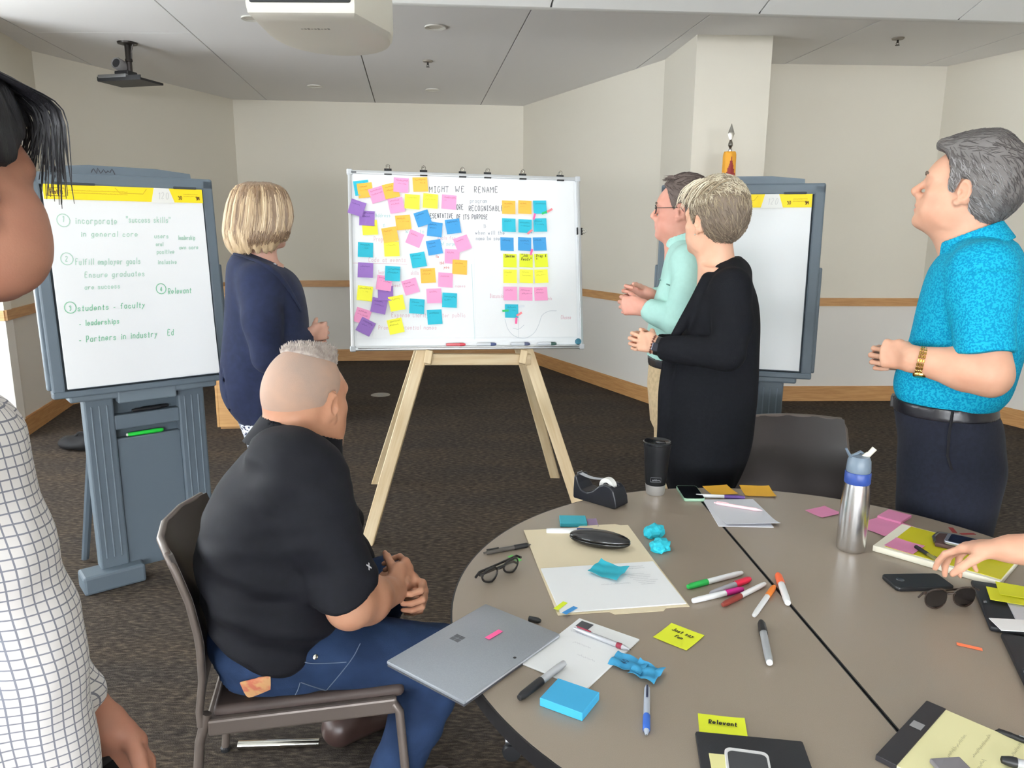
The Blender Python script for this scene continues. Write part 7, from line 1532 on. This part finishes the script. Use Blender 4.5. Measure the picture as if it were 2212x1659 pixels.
    fo = folds(91, .0042, 22, (1, 1, .6)); fo2 = folds(92, .0016, 60, (1, 1, .6)); me = s.mesh('checked_shirt', .006, warp=lambda X, Y, Z: fo(X, Y, Z) + fo2(X, Y, Z)); P.put('checked_shirt', me, m)
    V = verts_of(me); cx = pt(-200, 1200)[0]; ang = np.arctan2(V[:, 1], V[:, 0] - cx); set_vec(me, 'weave', np.stack([ang * .20 / .0112 + V[:, 2] * 10, V[:, 2] / .0108 + 14 * V[:, 0], 0 * ang], 1))
    cl = Blob(); cc = pt(-205, 800); n_ = nrm((.3, .2, 1)); cl.cyl(cc - n_ * .03, cc + n_ * .03, .085, .076, k=.01); cl.cyl(cc - n_ * .05, cc + n_ * .05, .077, .068, k=.004, op='s'); P.put('collar', cl.mesh('collar', .006), mat('cloth_check_plain', (206, 204, 205), .85))
    t = Blob(); hx = pt(-200, 1650)[0]; t.loft([(.95, hx, 0, .17, .15), (.80, hx, 0, .17, .15)], smooth=False, k=.03)
    for sg in (-1, 1): a_ = np.array([hx + sg * .085, 0, .82]); t.cap(a_, (a_[0], 0, .45), .095, .068, k=.04); t.cap((a_[0], 0, .45), (a_[0], 0, .05), .066, .055, k=.03)
    P.put('trousers', t.mesh('trousers', .012), cloth('charcoal_trousers', (44, 44, 48))); shoes(P, ((hx - .085, 0), (hx + .085, 0)), mat('shoe_black', (0, 0, 0)), math.radians(55))
    q = pt(262, 1672, .07); ph_ = phone('smartphone', 'black phone held low in the hand of the man in the checked shirt', (0, 0), 0, .14, .07, .009, mat('phone_black', (0, 0, 0)), scr); wq = P.B + P.ex * q[0] + P.ey * q[1]; ph_.location = (wq[0], wq[1], q[2] - .03); ph_.rotation_euler = (math.radians(80), math.radians(70), .6)
man_check()

# ---- person reaching in from the right, only the hand and forearm in view
def reacher():
    P = Person('person reaching in from the right edge, bare forearm and open hand over the table', 2950, 1300, 1.40); pt = P.pt; wl = lambda x, y, Y: P.lv(aty(x, y, Y) - P.B)
    sk = skin('fair', (0, 0, 0), (0, 0, 0)); hd = Head(pt(2860, 560, .0), frame(172, -22), 1.0); b = Blob(); hd.build(b)
    b.cap(hd.at(-.02, 0, -.04), pt(2900, 830), .055, .062, k=.03); b.loft([P.sec(850, 2820, 3020, .12), P.sec(1100, 2800, 3050, .14), P.sec(1450, 2800, 3060, .14)], k=.03)
    sh, el, wr = pt(2900, 930, -.17), wl(2500, 1200, 1.38), wl(2185, 1186, 1.50); b.chain([sh, el], [.055, .046]); b.chain([el, el + (wr - el) * .4, wr], [.046, .046, .031], k=.02)
    hand(b, wr, (-.90, .15, -.28), (-.15, -.25, -.95), (.1, -.95, .1), .98, (22, 30, 18), (.5, .8), fingers=((20, 24, 14), (28, 32, 20), (34, 38, 24), (40, 42, 26)))
    sh2, el2, wr2 = pt(2910, 930, .18), pt(2880, 1230, .26), pt(2840, 1520, .22); b.chain([sh2, el2, wr2], [.055, .045, .031]); hand(b, wr2, (-.1, 0, -1), (-.2, -1, 0), (-1, 0, 0), .98)
    body_mesh(P, b, hd, .009, [around(wl(2130, 1205, 1.50), (.12, .12, .07), .0042), around(hd.c, .15, .006)], sk, lips('fair', (0, 0, 0))); hd.extras(P.root, mat('brow_brown', (0, 0, 0)))
    hb = hd.cap(.014, [-.2, -.09, -.06, -.03, -.018, .0, .015, .022, .036, .055, .1], [-.09, -.085, -.075, -.055, .022, .028, .026, .0, .02, .06, .085], top=.012); P.put('hair', hb.mesh('hair', .008), hair_m('brown', (66, 50, 40), (96, 74, 58)))
    S = P.sec; s = Blob(); s.loft([S(820, 2840, 2990, .09), S(860, 2800, 3030, .17), S(980, 2780, 3070, .19), S(1200, 2780, 3080, .18), S(1520, 2790, 3070, .175)], k=.03); s.cyl(sh, sh + (el - sh) * .55, .076, .068, k=.04)
    s.cyl(pt(2905, 935, .17), pt(2890, 1130, .235), .074, .066, k=.04); P.put('shirt', s.mesh('shirt', .009, warp=folds(99, .005, 20)), cloth('grey_shirt', (128, 130, 138)))
    t = Blob(); hp = pt(2930, 1450); t.loft([S(1480, 2800, 3060, .168), S(1620, 2800, 3060, .17)], smooth=False, k=.03)
    for sg in (-1, 1): a_ = np.array([hp[0], sg * .088, .70]); t.cap(a_, (hp[0], sg * .092, .45), .092, .068, k=.04); t.cap((hp[0], sg * .092, .45), (hp[0] + .01, sg * .095, .06), .066, .055, k=.03)
    P.put('trousers', t.mesh('trousers', .012), cloth('charcoal_trousers', (0, 0, 0))); shoes(P, ((hp[0], -.095), (hp[0], .095)), mat('shoe_black', (0, 0, 0)), math.pi)
reacher()
